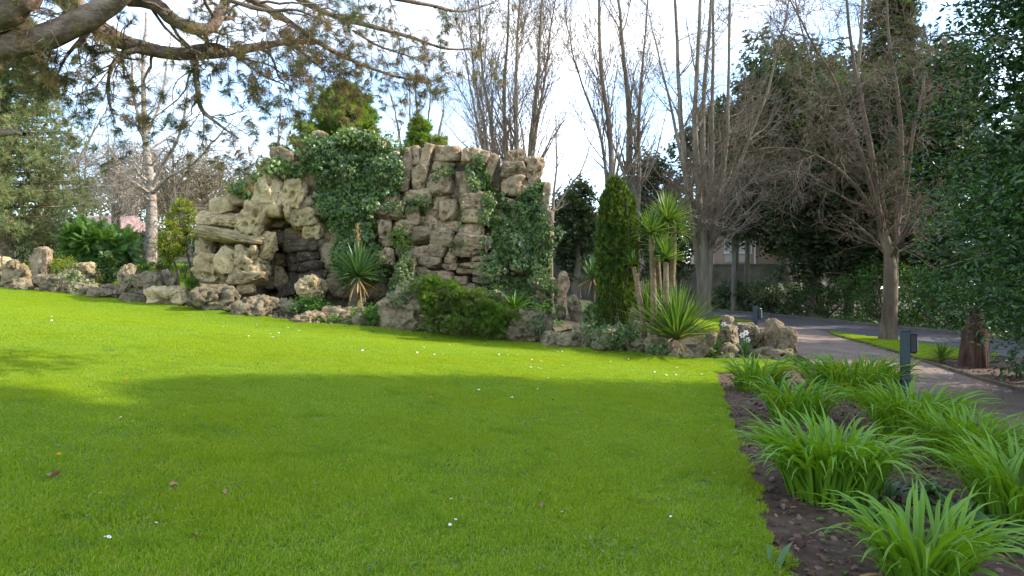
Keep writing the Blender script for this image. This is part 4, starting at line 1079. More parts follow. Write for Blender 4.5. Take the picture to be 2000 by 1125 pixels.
climb('ivy', 'shady ivy at the foot of the right bay of the wall', [(985, 530), (1045, 545), (1040, 600), (985, 600), (975, 560)], W - .2, 700, 'ivy', 0.095, 43, bulge=0.1, mask=(-.15, 1.5))
climb('ivy', 'dense cushion of ivy smothering the squat stone by the columnar yew', [(1134, 600), (1150, 586), (1180, 588), (1194, 620), (1192, 668), (1150, 668), (1134, 640)], 18.5, 1700, 'ivy', 0.075, 44, bulge=0.08, lift=0.07, young=0.1)
climb('ivy', 'little ivy patch on the smooth-topped boulder', [(1042, 620), (1060, 618), (1064, 660), (1048, 672)], 18.6, 150, 'ivy', 0.07, 45, bulge=0.02)
climb('ivy', 'ivy patch on the boulder below the palm stems', [(1268, 668), (1300, 664), (1304, 696), (1275, 698)], 16.8, 170, 'ivy', 0.06, 46, bulge=0.02)
climb('ivy', 'ivy hanging on the square-shouldered boulder beside the mossy rock', [(1208, 640), (1236, 636), (1240, 665), (1215, 670)], 17.2, 170, 'ivy', 0.065, 47, bulge=0.08)
climb('ivy', 'ivy spilling over the honeycombed pale rock on the left', [(168, 530), (200, 520), (225, 545), (228, 562), (190, 560), (165, 548)], 23.4, 420, 'ivy', 0.09, 48, bulge=0.12, young=0.4)

# ------------------------------------------------------------------ leafy volumes
def blob_points(r, n, centre, radii, rc, m, shell=0.75, flat=0.0, keep=None):
    """leaf sites in m clumps spread through an ellipsoid: positions and outward directions"""
    c = np.asarray(centre, float); R = np.asarray(radii, float)
    d = nrm(r.normal(size=(m, 3)))
    cl = c + d * R * (shell + (1 - shell) * r.random((m, 1))) * np.where(r.random((m, 1)) < .75, 1.0, 0.6 * r.random((m, 1)) + .2)
    i = r.integers(0, m, n)
    dd = nrm(r.normal(size=(n, 3)))
    rr = rc * (0.55 + 0.9 * hash3(i, i * 0, i * 0, 77))[:, None]
    pos = cl[i] + dd * rr * (r.random((n, 1)) ** 0.45) * np.array([1, 1, 0.75])
    out = nrm(nrm((cl[i] - c) / R) * 0.8 + dd)
    if keep is not None:
        k = keep(pos); pos, out = pos[k], out[k]
    return pos, out
def leafy(root, name, mat, tmpl, size, pos, out, r, droop=0.2, spread=0.6, zmix=None, roll=0.5, smooth=False):
    Y = nrm(out + spread * r.normal(size=out.shape) + np.array([0, 0, -droop]))
    Z = nrm(np.array([0, 0, 1.0]) + 0.5 * out + 0.4 * r.normal(size=out.shape)) if zmix is None else nrm(zmix + 0.4 * r.normal(size=out.shape))
    X, Y, Z = frames(Y, Z, r, roll)
    g = Geo()
    stamp(g, tmpl[0], tmpl[1], pos, X, Y, Z, size * (0.65 + 0.6 * r.random(len(pos))))
    return part(root, name, g, M[mat], smooth)
def stems_part(root, name, mat, base, tips, r, r0=0.02, bend=0.25, n=5, K=7):
    tips = np.asarray(tips, float); base = np.broadcast_to(np.asarray(base, float), tips.shape)
    t = np.linspace(0, 1, K)[None, :, None]
    P = base[:, None] * (1 - t) + tips[:, None] * t
    off = r.normal(size=(len(tips), 1, 3)) * bend * np.linalg.norm(tips - base, axis=1)[:, None, None] * .4
    P = P + off * (4 * t * (1 - t))
    R = r0 * np.linspace(1, .25, K)[None] * np.ones((len(tips), 1))
    g = Geo(); v, f = tubes(P, R, n); g.add(v, f)
    return part(root, name, g, M[mat], True)
def bush(name, label, cat, centre, radii, n, mat, tmpl, size, seed, rc=0.35, m=40, group=None, stem='stem', droop=0.15, spread=0.6, shell=.75, base=None, nst=8):
    r = np.random.default_rng(seed)
    c = np.asarray(centre, float); R = np.asarray(radii, float)
    b = np.array([c[0], c[1], gz(c[0], c[1])]) if base is None else np.asarray(base)
    root = thing(name, label, cat, b, group)
    pos, out = blob_points(r, n, c, R, rc, m, shell)
    k = pos[:, 2] > ground(pos[:, 0], pos[:, 1]) + .02
    leafy(root, 'foliage', mat, tmpl, size, pos[k], out[k], r, droop, spread)
    tips = c + nrm(r.normal(size=(nst, 3))) * R * .7; tips[:, 2] = np.maximum(tips[:, 2], b[2] + .2)
    stems_part(root, 'stem', stem, b + [0, 0, -.05], tips, r, 0.03 if R.max() > 1 else 0.015)
    return root
trng = np.random.default_rng(77)
SPRIG = tuft_template(trng, 9, 0.7, 0.055)
SPRIG2 = tuft_template(trng, 7, 0.5, 0.09)
FROND = frond_template(3, 0.26)
FROND_L = frond_template(9, 0.13, 0.35, 0.35)
NEEDLES = tuft_template(trng, 26, 1.25, 0.022)
NEEDLES_S = tuft_template(trng, 12, 1.1, 0.05)

# strap leaves: arching ribbons with a folded section
def strap(r, length, width, arch, K=7, fold=0.25, out=0.25, twist=0.0, bend=1.4):
    """one ribbon leaf in its own frame: leaves the origin along +Z, bends over towards +Y"""
    t = np.linspace(0, 1, K)
    a = out + arch * t ** bend
    dy = np.sin(a); dz = np.cos(a)
    st = length / (K - 1)
    y = np.concatenate([[0], np.cumsum((dy[1:] + dy[:-1]) / 2 * st)]); z = np.concatenate([[0], np.cumsum((dz[1:] + dz[:-1]) / 2 * st)])
    w = width * np.clip(np.minimum(0.55 + t * 2.0, 1.0), 0, 1) * np.clip((1 - t) * 2.6, 0.03, 1)
    c = np.column_stack([np.zeros(K), y, z])
    nv = np.column_stack([np.zeros(K), -dz, dy])      # towards the upper side
    tw = twist * t
    sx = np.column_stack([np.cos(tw), np.sin(tw) * nv[:, 1], np.sin(tw) * nv[:, 2]])
    l = c - sx * w[:, None] / 2 + nv * (w * fold)[:, None]; rr = c + sx * w[:, None] / 2 + nv * (w * fold)[:, None]
    v = np.stack([l, c, rr], 1).reshape(-1, 3)
    f = []
    for k in range(K - 1):
        b = 3 * k
        f += [[b, b + 1, b + 4, b + 3], [b + 1, b + 2, b + 5, b + 4]]
    return v, np.array(f)
def rosette(geo, centre, n, length, width, r, ang=(0.05, 1.2), arch=(0.1, 0.5), K=6, fold=.2, axis=None, twist=0.3):
    for k in range(n):
        u = (k + r.random()) / n
        a0 = ang[0] + (ang[1] - ang[0]) * u
        v, f = strap(r, length * (0.75 + .35 * r.random()), width * (.8 + .4 * r.random()), arch[0] + (arch[1] - arch[0]) * r.random() * (0.4 + u), K, fold, a0, r.normal() * twist)
        az = k * 2.39996 + r.normal() * .2
        c, s = math.cos(az), math.sin(az)
        Rm = np.array([[c, -s, 0], [s, c, 0], [0, 0, 1]])
        v = v @ Rm.T
        if axis is not None:
            q = Vector((0, 0, 1)).rotation_difference(Vector(axis)).to_matrix()
            v = v @ np.array(q).T
        geo.add(v + np.asarray(centre), f)

# yucca with an old flower spike below the ivy curtain
r = np.random.default_rng(61)
yb = at(690, 600, 20.8); yb[2] = gz(yb[0], yb[1])
yu = thing('yucca', 'spiky yucca with a dry flower spike in front of the dark ivy', 'yucca', yb)
yc = at(700, 540, 20.8)
g = Geo(); v, f = tubes([polyline([yb - [0, 0, .1], (yb + yc) / 2 + [-.05, 0, 0], yc], 8)], [np.linspace(.16, .11, 8)], 9); g.add(v, f)
part(yu, 'trunk', g, M['stem'], True)
g = Geo(); rosette(g, yc, 150, 1.12, 0.075, r, (0.03, 1.75), (0.0, 0.35), 5, .2, twist=.2); part(yu, 'leaf_rosette', g, M['yucca'])
g = Geo(); rosette(g, yc - [0, 0, .08], 16, 0.95, 0.05, r, (1.9, 2.6), (0.1, 0.5), 5); part(yu, 'withered_leaf', g, M['dead'])
sp = polyline([yc, yc + [0, 0, .9], yc + [-.03, 0, 1.62]], 8)
g = Geo(); v, f = tubes([sp], [np.linspace(.03, .02, 8)], 6); g.add(v, f)
pos = sp[5] + np.column_stack([r.normal(size=90) * .035, r.normal(size=90) * .035, r.random(90) * .52 - .12])
Y = nrm(r.normal(size=(90, 3))); X, Y, Z = frames(Y, nrm(r.normal(size=(90, 3))))
stamp(g, LEAF4[0], LEAF4[1], pos, X, Y, Z, 0.07); part(yu, 'flower_spike', g, M['dead'])

# spreading juniper
r = np.random.default_rng(62)
jb = hit(905, 655)
jun = thing('juniper', 'low spreading green juniper over the middle of the rock border', 'shrub', jb + [0, .3, 0])
g = Geo(); allp, allo = [], []
for (px, py, D, rx, rz, n) in ((845, 575, 19.2, .5, .42, 1000), (885, 585, 19.0, .62, .42, 1300), (930, 600, 18.9, .65, .42, 1400), (970, 615, 18.7, .55, .35, 1000), (1000, 622, 18.6, .35, .25, 500), (860, 610, 18.9, .5, .35, 600), (910, 630, 18.6, .55, .3, 700), (960, 640, 18.5, .4, .25, 500), (830, 560, 19.4, .32, .22, 350)):
    p_, o_ = blob_points(r, n, at(px, py, D), (rx, .6, rz), .17, 26, .7); allp.append(p_); allo.append(o_)
pos = np.concatenate(allp); out = np.concatenate(allo)
leafy(jun, 'foliage', 'juniper', SPRIG, 0.155, pos, nrm(out + np.array([.35, -.1, .5])), r, -0.1, .35)
tips = pos[r.integers(0, len(pos), 26)]
stems_part(jun, 'stem', 'stem', jb + [0, .4, .1], tips, r, .035)

# columnar yew
r = np.random.default_rng(63)
cb = at(1205, 650, 18.3); cb[2] = gz(cb[0], cb[1])
yw = thing('columnar_yew', 'tall narrow columnar yew with golden upright tips', 'yew', cb)
sites, outs = [], []
for (px, top, bot, hw) in ((1196, 350, 630, 22), (1180, 385, 620, 15), (1212, 362, 630, 22), (1232, 385, 560, 13), (1186, 372, 600, 15), (1222, 375, 600, 15), (1204, 355, 600, 22)):
    n = 1500
    t = r.random(n); y = top + (bot - top) * t
    D = 18.3 + r.normal() * .15
    wid = .88 * hw / F * D * np.clip(1.5 * t ** .42, 0.05, 1) * np.clip(2.6 * (1 - t) + .45, 0, 1)
    a = r.random(n) * 6.283; rr = wid * (0.6 + .5 * r.random(n)) * (1 + .22 * np.sin(7 * a + t * 9))
    q = np.column_stack([(px - 1000) / F * D + rr * np.cos(a), D + rr * np.sin(a) * 1.15, EYE - (y - 562.5) / F * D])
    sites.append(q); outs.append(np.column_stack([np.cos(a) * .35, np.sin(a) * .35, np.ones(n) * 1.0]))
n = 450          # stray shoots that break the outline
t = r.random(n) ** 1.3; a = r.random(n) * 6.283; rr = 33 / F * 18.3 * np.clip(1.4 * t ** .4, .25, 1) * (.95 + .3 * r.random(n))
sites.append(np.column_stack([at(1206, 0, 18.3)[0] + rr * np.cos(a), 18.3 + rr * np.sin(a), EYE - ((352 + 260 * t) - 562.5) / F * 18.3 + .1 * r.random(n)]))
outs.append(np.column_stack([np.cos(a) * .5, np.sin(a) * .5, np.ones(n)]))
pos = np.concatenate(sites); out = nrm(np.concatenate(outs))
leafy(yw, 'foliage', 'iyew', SPRIG2, 0.15, pos, out, r, 0, .22)
tips = pos[r.integers(0, len(pos), 22)]
stems_part(yw, 'stem', 'stem', cb + r.normal(size=(22, 3)) * [.15, .15, 0], tips, r, .03, .1)

# cabbage palms (several stems) with fountain heads and young clumps at their foot
def palm(label, line, heads, r0, seed, nl=120, ln=.8):
    r = np.random.default_rng(seed)
    P = [np.asarray(p, float) for p in line]
    root = thing('cabbage_palm', label, 'cabbage palm', P[0], 'cabbage palms in the rock border')
    g = Geo(); K = 14
    pl = polyline(P, K); v, f = tubes([pl], [r0 * np.linspace(1.15, .8, K) * (1 + .05 * np.sin(np.arange(K) * 2.2))], 9); g.add(v, f)
    part(root, 'trunk', g, M['bark_palm'], True)
    for (c, n, l, amax) in heads:
        g = Geo(); rosette(g, c, n, l, .042, r, (0.03, amax), (0.0, 0.35), 5, .2); part(root, 'leaf_head', g, M['cordy'])
    return root
M['bark_palm'] = surf_mat('palm_bark', [(0.3, (0.14, 0.095, 0.05)), (0.7, (0.27, 0.19, 0.11))], scale=6, bump=0.8, bscale=22, stretch=(1, 1, 1.6), dist=0.03)
def gp(px, py, D):
    p = at(px, py, D); p[2] = gz(p[0], p[1]) - .05; return p
palm('straight slender cabbage palm, left of the close trio, with a round head', [gp(1278, 662, 17.4), at(1276, 560, 17.4), at(1272, 462, 17.4)], [(at(1272, 455, 17.4), 95, .74, 1.9)], .083, 71)
palm('tallest cabbage palm of the group with a large bright crown', [gp(1308, 660, 17.7), at(1312, 560, 17.7), at(1316, 450, 17.8), at(1306, 430, 17.8)], [(at(1303, 432, 17.8), 170, .84, 1.9), (at(1322, 455, 17.9), 80, .62, 2.1)], .085, 72)
palm('short cabbage palm in front of the tallest with a dark drooping head', [gp(1298, 672, 17.1), at(1300, 590, 17.1), at(1301, 512, 17.2)], [(at(1301, 505, 17.2), 100, .72, 1.75)], .085, 73)
palm('leaning little cabbage palm with a small yellowish tuft', [gp(1262, 664, 17.5), at(1250, 590, 17.5), at(1238, 522, 17.6)], [(at(1237, 517, 17.6), 38, .42, 1.5)], .07, 74)
palm('thin cabbage palm stem behind the close trio', [gp(1290, 655, 18.4), at(1287, 560, 18.4), at(1284, 500, 18.4)], [(at(1284, 480, 18.4), 50, .6, 1.9)], .08, 75)
def clump(name, label, c, n, ln, wd, seed, mat='cordy', ang=(.05, 1.3), arch=(.1, .5), cat='plant', group=None, dead=0):
    r = np.random.default_rng(seed)
    root = thing(name, label, cat, c, group)
    g = Geo(); rosette(g, np.asarray(c) + [0, 0, .02], n, ln, wd, r, ang, arch, 6, .2); part(root, 'leaf_rosette', g, M[mat])
    if dead:
        g = Geo(); rosette(g, np.asarray(c) + [0, 0, .05], dead, ln * .8, wd * .8, r, (1.1, 1.7), (.2, .6), 5); part(root, 'withered_leaf', g, M['dead'])
    return root
clump('spiky_clump', 'big fountain of sword leaves at the right foot of the palms', gp(1322, 668, 16.9) + [0, 0, .35], 230, 1.45, .055, 81, ang=(.02, 1.3), arch=(0, .4), group='spiky clumps at the foot of the palms', dead=20)
clump('spiky_clump', 'fountain of sword leaves behind the palm stems', gp(1268, 650, 18.2) + [0, 0, .5], 140, 1.3, .05, 82, ang=(.02, 1.4), arch=(0, .4), group='spiky clumps at the foot of the palms')
clump('spiky_clump', 'small pale spiky tuft beside the columnar yew base', gp(1232, 658, 17.6) + [0, 0, .1], 60, .9, .028, 83, ang=(.1, 1.4), group='spiky clumps at the foot of the palms', dead=25)
r = np.random.default_rng(84)
sb_ = gp(1160, 585, 22.5)
sy = thing('small_yucca', 'young yucca with drooping yellowed skirt against the garden wall', 'yucca', sb_)
sc_ = at(1158, 545, 22.5)
g = Geo(); v, f = tubes([polyline([sb_, sc_], 5)], [np.linspace(.08, .06, 5)], 7); g.add(v, f); part(sy, 'trunk', g, M['stem'], True)
g = Geo(); rosette(g, sc_, 60, .85, .06, r, (.05, 1.5), (0, .4), 5); part(sy, 'leaf_rosette', g, M['yucca'])
g = Geo(); rosette(g, sc_, 14, .75, .05, r, (1.8, 2.5), (.1, .5), 5); part(sy, 'withered_leaf', g, M['dead'])

# ------------------------------------------------------------------ bare trees
def bare_tree(name, label, stems, seed, levels, bark='bark_grey', twig='bark_twig', group=None, leaves=None, cat='tree', trunk_sides=10, upbend=None):
    """stems: list of (points (M,3), r_base, r_tip); levels: dicts for grow()"""
    r = np.random.default_rng(seed)
    base = np.asarray(stems[0][0][0], float).copy()
    root = thing(name, label, cat, base, group)
    K = 18
    P = np.stack([polyline(np.asarray(s[0], float), K) for s in stems])
    P = P + np.cumsum(r.normal(size=P.shape) * 0.012, axis=1) * np.linspace(0, 1, K)[None, :, None] * (P[:, -1:, 2:] - P[:, :1, 2:]).max() * .25
    R = np.stack([s[2] + (s[1] - s[2]) * (1 - np.linspace(0, 1, K)) ** 1.1 for s in stems])
    R[:, 0] *= 1.22; R[:, 1] *= 1.06
    g = Geo(); v, f = tubes(P, R, trunk_sides)
    v = v + (fbm(v * 2.5, seed, 2)[:, None] * .03 * np.repeat(R.ravel(), trunk_sides)[:, None] * 4) * nrm(v - np.repeat(P.reshape(-1, 3), trunk_sides, 0))
    g.add(v, f); part(root, 'trunk', g, M[bark], True)
    gb = Geo(); gt = Geo(); cur = (P, R)
    for li, lv in enumerate(levels):
        src = cur if li == 0 or not lv.get('also') else cur
        P2, R2 = grow(r, cur[0], cur[1], **{k: v for k, v in lv.items() if k not in ('also', 'sides', 'twig')})
        v, f = tubes(P2, R2, lv.get('sides', 4))
        (gt if lv.get('twig') else gb).add(v, f)
        cur = (P2, R2)
    if gb.n: part(root, 'branches', gb, M[bark], True)
    if gt.n: part(root, 'twigs', gt, M[twig])['kind'] = 'stuff'
    if leaves:
        mat, tmpl, size, n, droop = leaves
        Pl = cur[0].reshape(-1, 3); i = r.integers(0, len(Pl), n)
        out = nrm(r.normal(size=(n, 3)))
        leafy(root, 'leaves', mat, tmpl, size, Pl[i], out, r, droop, .5)
    return root
def L_(nper, t0, t1, ang, length, K=6, up=0.05, wob=.12, rr=.5, rtip=.2, rmin=.004, sides=4, twig=False, lfall=.4):
    return dict(nper=nper, t0=t0, t1=t1, ang=ang, length=length, K=K, up=up, wob=wob, rr=rr, rtip=rtip, rmin=rmin, sides=sides, twig=twig, lfall=lfall)
def stem(pts, r0, r1):
    """pts: (px, py, D) with the first one dropped to the ground"""
    q = [at(*p) for p in pts]
    if pts[0][1] > 455: q[0][2] = min(q[0][2], gz(q[0][0], q[0][1])) - .1
    return (np.array(q), r0, r1)
upright = [L_(28, .2, .97, (14, 42), (3.0, 6.0), 7, .10, .10, .36, .25, .016, 4), L_(9, .15, .98, (18, 50), (1.0, 2.6), 4, .08, .13, .45, .35, .012, 3, True), L_(3, .2, .98, (25, 55), (.45, 1.1), 3, .04, .15, .6, .5, .010, 3, True)]
# tall multi-stemmed tree behind the wall
bare_tree('bare_tree', 'tall bare tree with a fan of close upright stems behind the grotto wall', [
    stem([(1000, 560, 38), (985, 400, 38), (965, 280, 38), (945, 130, 38), (930, -90, 38)], 0.218, 0.033), stem([(1003, 560, 38), (995, 400, 38.3), (985, 280, 38.5), (978, 120, 38.5), (985, -120, 38)], 0.234, 0.039),
    stem([(1008, 560, 38), (1010, 400, 37.8), (1008, 280, 37.5), (1012, 120, 37), (1025, -120, 37)], 0.250, 0.039), stem([(1012, 560, 38), (1025, 400, 38), (1038, 280, 38), (1048, 120, 38), (1062, -100, 38)], 0.265, 0.039),
    stem([(1015, 560, 38), (1032, 380, 38.6), (1050, 240, 39), (1066, 110, 39), (1085, -60, 39)], 0.156, 0.028), stem([(1000, 560, 38), (970, 400, 37.5), (935, 290, 37), (905, 180, 36.5), (880, 60, 36)], 0.156, 0.022),
    stem([(1000, 560, 38), (975, 420, 39), (952, 280, 40), (930, 150, 40), (915, -30, 40)], 0.140, 0.022)], 201, upright, group='bare trees behind the grotto')
bare_tree('bare_tree', 'bare grey tree with twin trunks behind the columnar yew', [
    stem([(1192, 590, 40), (1192, 400, 40), (1188, 280, 40), (1172, 130, 40), (1165, -120, 40)], 0.281, 0.055), stem([(1235, 590, 41), (1240, 420, 41), (1228, 320, 41), (1222, 200, 41), (1205, 30, 41), (1195, -100, 41)], 0.328, 0.044),
    stem([(1238, 590, 41), (1246, 400, 41), (1250, 280, 41), (1252, 140, 41), (1262, -80, 41)], 0.218, 0.033), stem([(1190, 450, 40), (1178, 300, 40), (1150, 200, 40), (1120, 100, 40), (1100, 0, 40)], 0.109, 0.022)], 202, upright, group='bare trees behind the grotto')
bare_tree('bare_tree', 'huge multi-stemmed bare tree at the roadside right of the cabbage palms', [
    stem([(1370, 626, 34), (1366, 520, 34), (1350, 430, 34), (1332, 280, 34), (1322, 120, 34), (1308, -140, 34)], 0.26, 0.055), stem([(1374, 626, 33.8), (1372, 500, 33.8), (1364, 390, 33.8), (1358, 220, 33.8), (1366, 60, 33.8), (1372, -140, 33.8)], 0.23, 0.055),
    stem([(1378, 626, 34), (1376, 500, 34), (1378, 400, 34.2), (1374, 250, 34.3), (1385, 100, 34.5), (1392, -120, 34.5)], 0.24, 0.055), stem([(1380, 626, 34), (1384, 510, 34), (1396, 430, 34), (1418, 300, 34), (1420, 150, 34), (1430, -100, 34)], 0.23, 0.050),
    stem([(1380, 626, 34.2), (1381, 520, 34.2), (1390, 410, 34.5), (1398, 280, 35), (1404, 120, 35), (1410, -120, 35)], 0.234, 0.044), stem([(1370, 620, 34), (1362, 500, 34), (1340, 390, 33), (1318, 250, 32.5), (1290, 130, 32), (1262, 10, 32)], 0.156, 0.022),
    stem([(1400, 430, 34), (1440, 330, 33), (1490, 200, 32.5), (1530, 60, 32), (1560, -60, 32)], 0.109, 0.022)], 203,
    [L_(16, .2, .97, (22, 62), (3.0, 5.5), 8, .05, .12, .36, .22, .010, 5), L_(10, .15, .98, (22, 58), (1.0, 2.5), 5, .04, .15, .45, .35, .011, 3, True), L_(4, .2, .98, (25, 60), (.4, 1.1), 3, .02, .15, .6, .5, .009, 3, True)], group='bare trees along the road')
bare_tree('bare_tree', 'smooth-barked forked bare tree standing on the grass verge by the road', [
    stem([(1735, 668, 22), (1737, 610, 22), (1738, 550, 22), (1736, 500, 22), (1724, 455, 22), (1712, 405, 22), (1704, 320, 22), (1684, 190, 22), (1655, 40, 22), (1640, -80, 22)], .25, .025), stem([(1738, 668, 22.05), (1741, 600, 22.05), (1746, 540, 22.05), (1752, 490, 22.05), (1762, 430, 22.1), (1770, 330, 22.2), (1764, 200, 22.3), (1748, 60, 22.3), (1740, -80, 22.3)], .2, .025),
    stem([(1722, 440, 22), (1690, 330, 21.6), (1650, 220, 21.2), (1600, 110, 21), (1560, 0, 21)], .08, .02), stem([(1765, 400, 22), (1780, 300, 21.6), (1800, 180, 21.4), (1830, 60, 21.4)], .08, .02), stem([(1712, 420, 22), (1660, 350, 21.4), (1590, 300, 21), (1510, 290, 20.8), (1450, 300, 20.8)], .07, .015)], 204,
    [L_(19, .3, .98, (30, 75), (1.6, 3.4), 8, .02, .17, .40, .22, .008, 5), L_(11, .15, .95, (30, 65), (.7, 1.7), 5, .0, .2, .4, .35, .0075, 3, True), L_(5, .2, .95, (30, 60), (.3, .8), 3, 0, .2, .6, .5, .006, 3, True)], group='bare trees along the road', leaves=('brownleaf', LEAF2, .05, 2600, .6), bark='bark_brown')
bare_tree('bare_tree', 'bare tree reaching over the road behind the forked tree', [
    stem([(1660, 600, 38), (1665, 450, 38), (1680, 300, 38), (1672, 160, 38), (1690, 0, 38), (1695, -90, 38)], .26, .04), stem([(1668, 420, 38), (1640, 300, 37), (1600, 180, 36), (1570, 60, 36), (1545, -60, 36)], .12, .025), stem([(1668, 420, 38), (1610, 360, 36), (1540, 330, 35), (1470, 340, 34)], .1, .02), stem([(1680, 340, 38), (1730, 240, 37), (1770, 150, 36)], .1, .025)], 205,
    [L_(14, .25, .98, (30, 75), (2.0, 4.2), 8, .02, .15, .40, .22, .010, 5), L_(11, .15, .95, (30, 65), (.8, 2.0), 5, .0, .18, .45, .35, .011, 3, True), L_(5, .2, .95, (30, 60), (.35, .9), 3, 0, .18, .6, .5, .009, 3, True)], group='bare trees along the road', leaves=('brownleaf', LEAF2, .07, 2200, .6))
bare_tree('bare_tree', 'thin crooked bare tree just right of the grotto wall', [stem([(1078, 580, 27), (1076, 480, 27), (1080, 380, 27), (1084, 300, 27), (1080, 230, 27)], .09, .02), stem([(1076, 420, 27), (1110, 370, 27), (1140, 330, 27), (1160, 270, 27)], .05, .015)], 206,
    [L_(12, .3, .98, (30, 80), (.8, 1.8), 7, .0, .22, .5, .25, .008, 4), L_(6, .2, .95, (30, 70), (.4, .9), 5, 0, .22, .55, .3, .006, 3, True)], group='bare trees behind the grotto')
bare_tree('bare_tree', 'faint hazy bare tree seen between the feathery conifer and the wall', [stem([(815, 560, 62), (815, 300, 62), (812, 160, 62)], .25, .05), stem([(815, 560, 62), (850, 300, 62), (862, 190, 62)], .2, .05), stem([(812, 560, 62), (785, 300, 62), (770, 180, 62)], .2, .05), stem([(813, 560, 62), (798, 300, 62), (792, 150, 62)], .2, .05), stem([(813, 560, 62), (830, 300, 62), (838, 165, 62)], .2, .05)], 207,
    [L_(16, .3, .98, (15, 40), (2.5, 4.5), 6, .1, .1, .35, .25, .014, 4), L_(7, .2, .95, (18, 45), (1.0, 2.2), 5, .06, .12, .5, .3, .011, 3, True)], twig='bark_pale_twig', group='distant bare trees')
bare_tree('bare_tree', 'faint pale birch far behind the arch', [stem([(540, 560, 60), (538, 330, 60), (545, 220, 60)], .2, .04), stem([(540, 560, 60), (555, 320, 60), (575, 240, 60)], .15, .03)], 208,
    [L_(16, .4, .98, (15, 45), (2.0, 4), 6, .04, .12, .4, .25, .013, 4), L_(7, .2, .95, (18, 50), (1.0, 2.0), 5, .0, .14, .5, .3, .01, 3, True)], twig='bark_pale_twig', bark='bark_birch', group='distant bare trees')
# birch on the left, sunlit from the right
bare_tree('silver_birch', 'pale-barked birch with spreading bare limbs on the left', [
    stem([(291, 518, 29), (297, 440, 29), (296, 370, 29), (290, 300, 29), (284, 220, 29), (288, 120, 29), (292, 20, 29)], .27, .04), stem([(296, 370, 29), (318, 320, 28.6), (350, 270, 28.2), (372, 200, 28), (385, 130, 28)], .09, .03), stem([(292, 310, 29), (272, 240, 29.3), (255, 170, 29.5), (245, 90, 29.5)], .09, .03),
    stem([(296, 380, 29), (330, 345, 28.4), (375, 320, 28), (420, 270, 27.6), (455, 225, 27.4)], .08, .02), stem([(297, 395, 29), (278, 385, 28.5), (262, 400, 28.2), (250, 430, 28)], .045, .015), stem([(293, 350, 29), (262, 320, 29.2), (235, 330, 29.2), (205, 340, 29.2)], .045, .012), stem([(288, 260, 29), (312, 200, 29.3), (325, 130, 29.5), (330, 60, 29.5)], .07, .02), stem([(298, 430, 29), (318, 440, 28.5), (330, 455, 28.3)], .03, .01)], 209,
    [L_(12, .3, .98, (28, 65), (1.4, 3.0), 8, .05, .16, .42, .22, .010, 5), L_(6, .2, .95, (30, 60), (.7, 1.5), 6, -.02, .18, .5, .25, .008, 4, True), L_(4, .2, .95, (30, 60), (.35, .8), 4, -.06, .18, .6, .4, .006, 3, True)], bark='bark_birch', twig='bark_pale_twig')
bare_tree('leaning_birch', 'cluster of thin leaning white birch stems behind the blue-green pine', [
    stem([(95, 470, 38), (115, 400, 38), (150, 320, 38), (190, 250, 38), (235, 180, 38)], .12, .02), stem([(90, 470, 38), (100, 380, 38), (125, 300, 38), (150, 220, 38)], .12, .02), stem([(92, 470, 38), (130, 410, 37.5), (190, 370, 37), (245, 345, 37)], .09, .02), stem([(85, 470, 38), (82, 400, 38.5), (95, 320, 38.5), (110, 240, 38.5)], .1, .02), stem([(92, 470, 38), (120, 380, 39), (170, 300, 39), (200, 220, 39)], .09, .02)], 210,
    [L_(14, .3, .98, (20, 55), (1.5, 3.2), 7, .05, .14, .45, .25, .012, 4), L_(7, .2, .95, (25, 55), (.8, 1.6), 5, -.02, .16, .55, .3, .009, 3, True)], bark='bark_birch', twig='bark_pale_twig')
# brown thicket of small trees on the left slope
thick = [L_(16, .25, .98, (25, 65), (1.6, 3.4), 7, .03, .2, .5, .25, .014, 4), L_(8, .15, .95, (30, 70), (.8, 1.7), 4, -.03, .22, .55, .3, .012, 3, True), L_(2, .2, .95, (30, 70), (.4, .8), 3, -.04, .22, .6, .4, .013, 3, True)]
for k, (px, base, top, D, w, lab, lv) in enumerate([
    (225, 470, 278, 42, 65, 'bare brown thicket tree left of the pale birch', ('olive', LEAF2, .10, 1500, .3)), (345, 480, 290, 40, 75, 'dense twiggy bare tree right of the pale birch', ('olive', LEAF2, .11, 2600, .3)),
    (415, 480, 290, 43, 60, 'olive-budded thicket tree behind the arch', ('olive', LEAF2, .13, 5200, .3)), (165, 460, 265, 55, 60, 'hazy brown tree on the far left slope', None), (260, 470, 275, 52, 60, 'russet budded tree on the slope behind the birch', ('brownleaf', LEAF2, .10, 3000, .3)), (470, 480, 310, 46, 45, 'twiggy bare tree just behind the arch top', ('olive', LEAF2, .12, 1500, .3)), (340, 480, 270, 56, 70, 'tall grey-brown tree at the back of the left slope', ('olive', LEAF2, .13, 3000, .3))]):
    rr_ = np.random.default_rng(300 + k)
    sts = []
    for j in range(4):
        tx = px + rr_.uniform(-w, w) * .75; ty = top + abs(tx - px) / w * 50 + rr_.uniform(0, 20)
        sts.append(stem([(px + rr_.uniform(-8, 8), base, D), ((px * 1.2 + tx * .8) / 2, base * .55 + ty * .45, D + rr_.normal() * .6), (tx, ty, D + rr_.normal())], .13, .03))
    bare_tree('thicket_tree', lab, sts, 310 + k, thick, twig='bark_twig' if k % 2 else 'bark_pale_twig', group='thicket on the left slope', leaves=lv, trunk_sides=6)

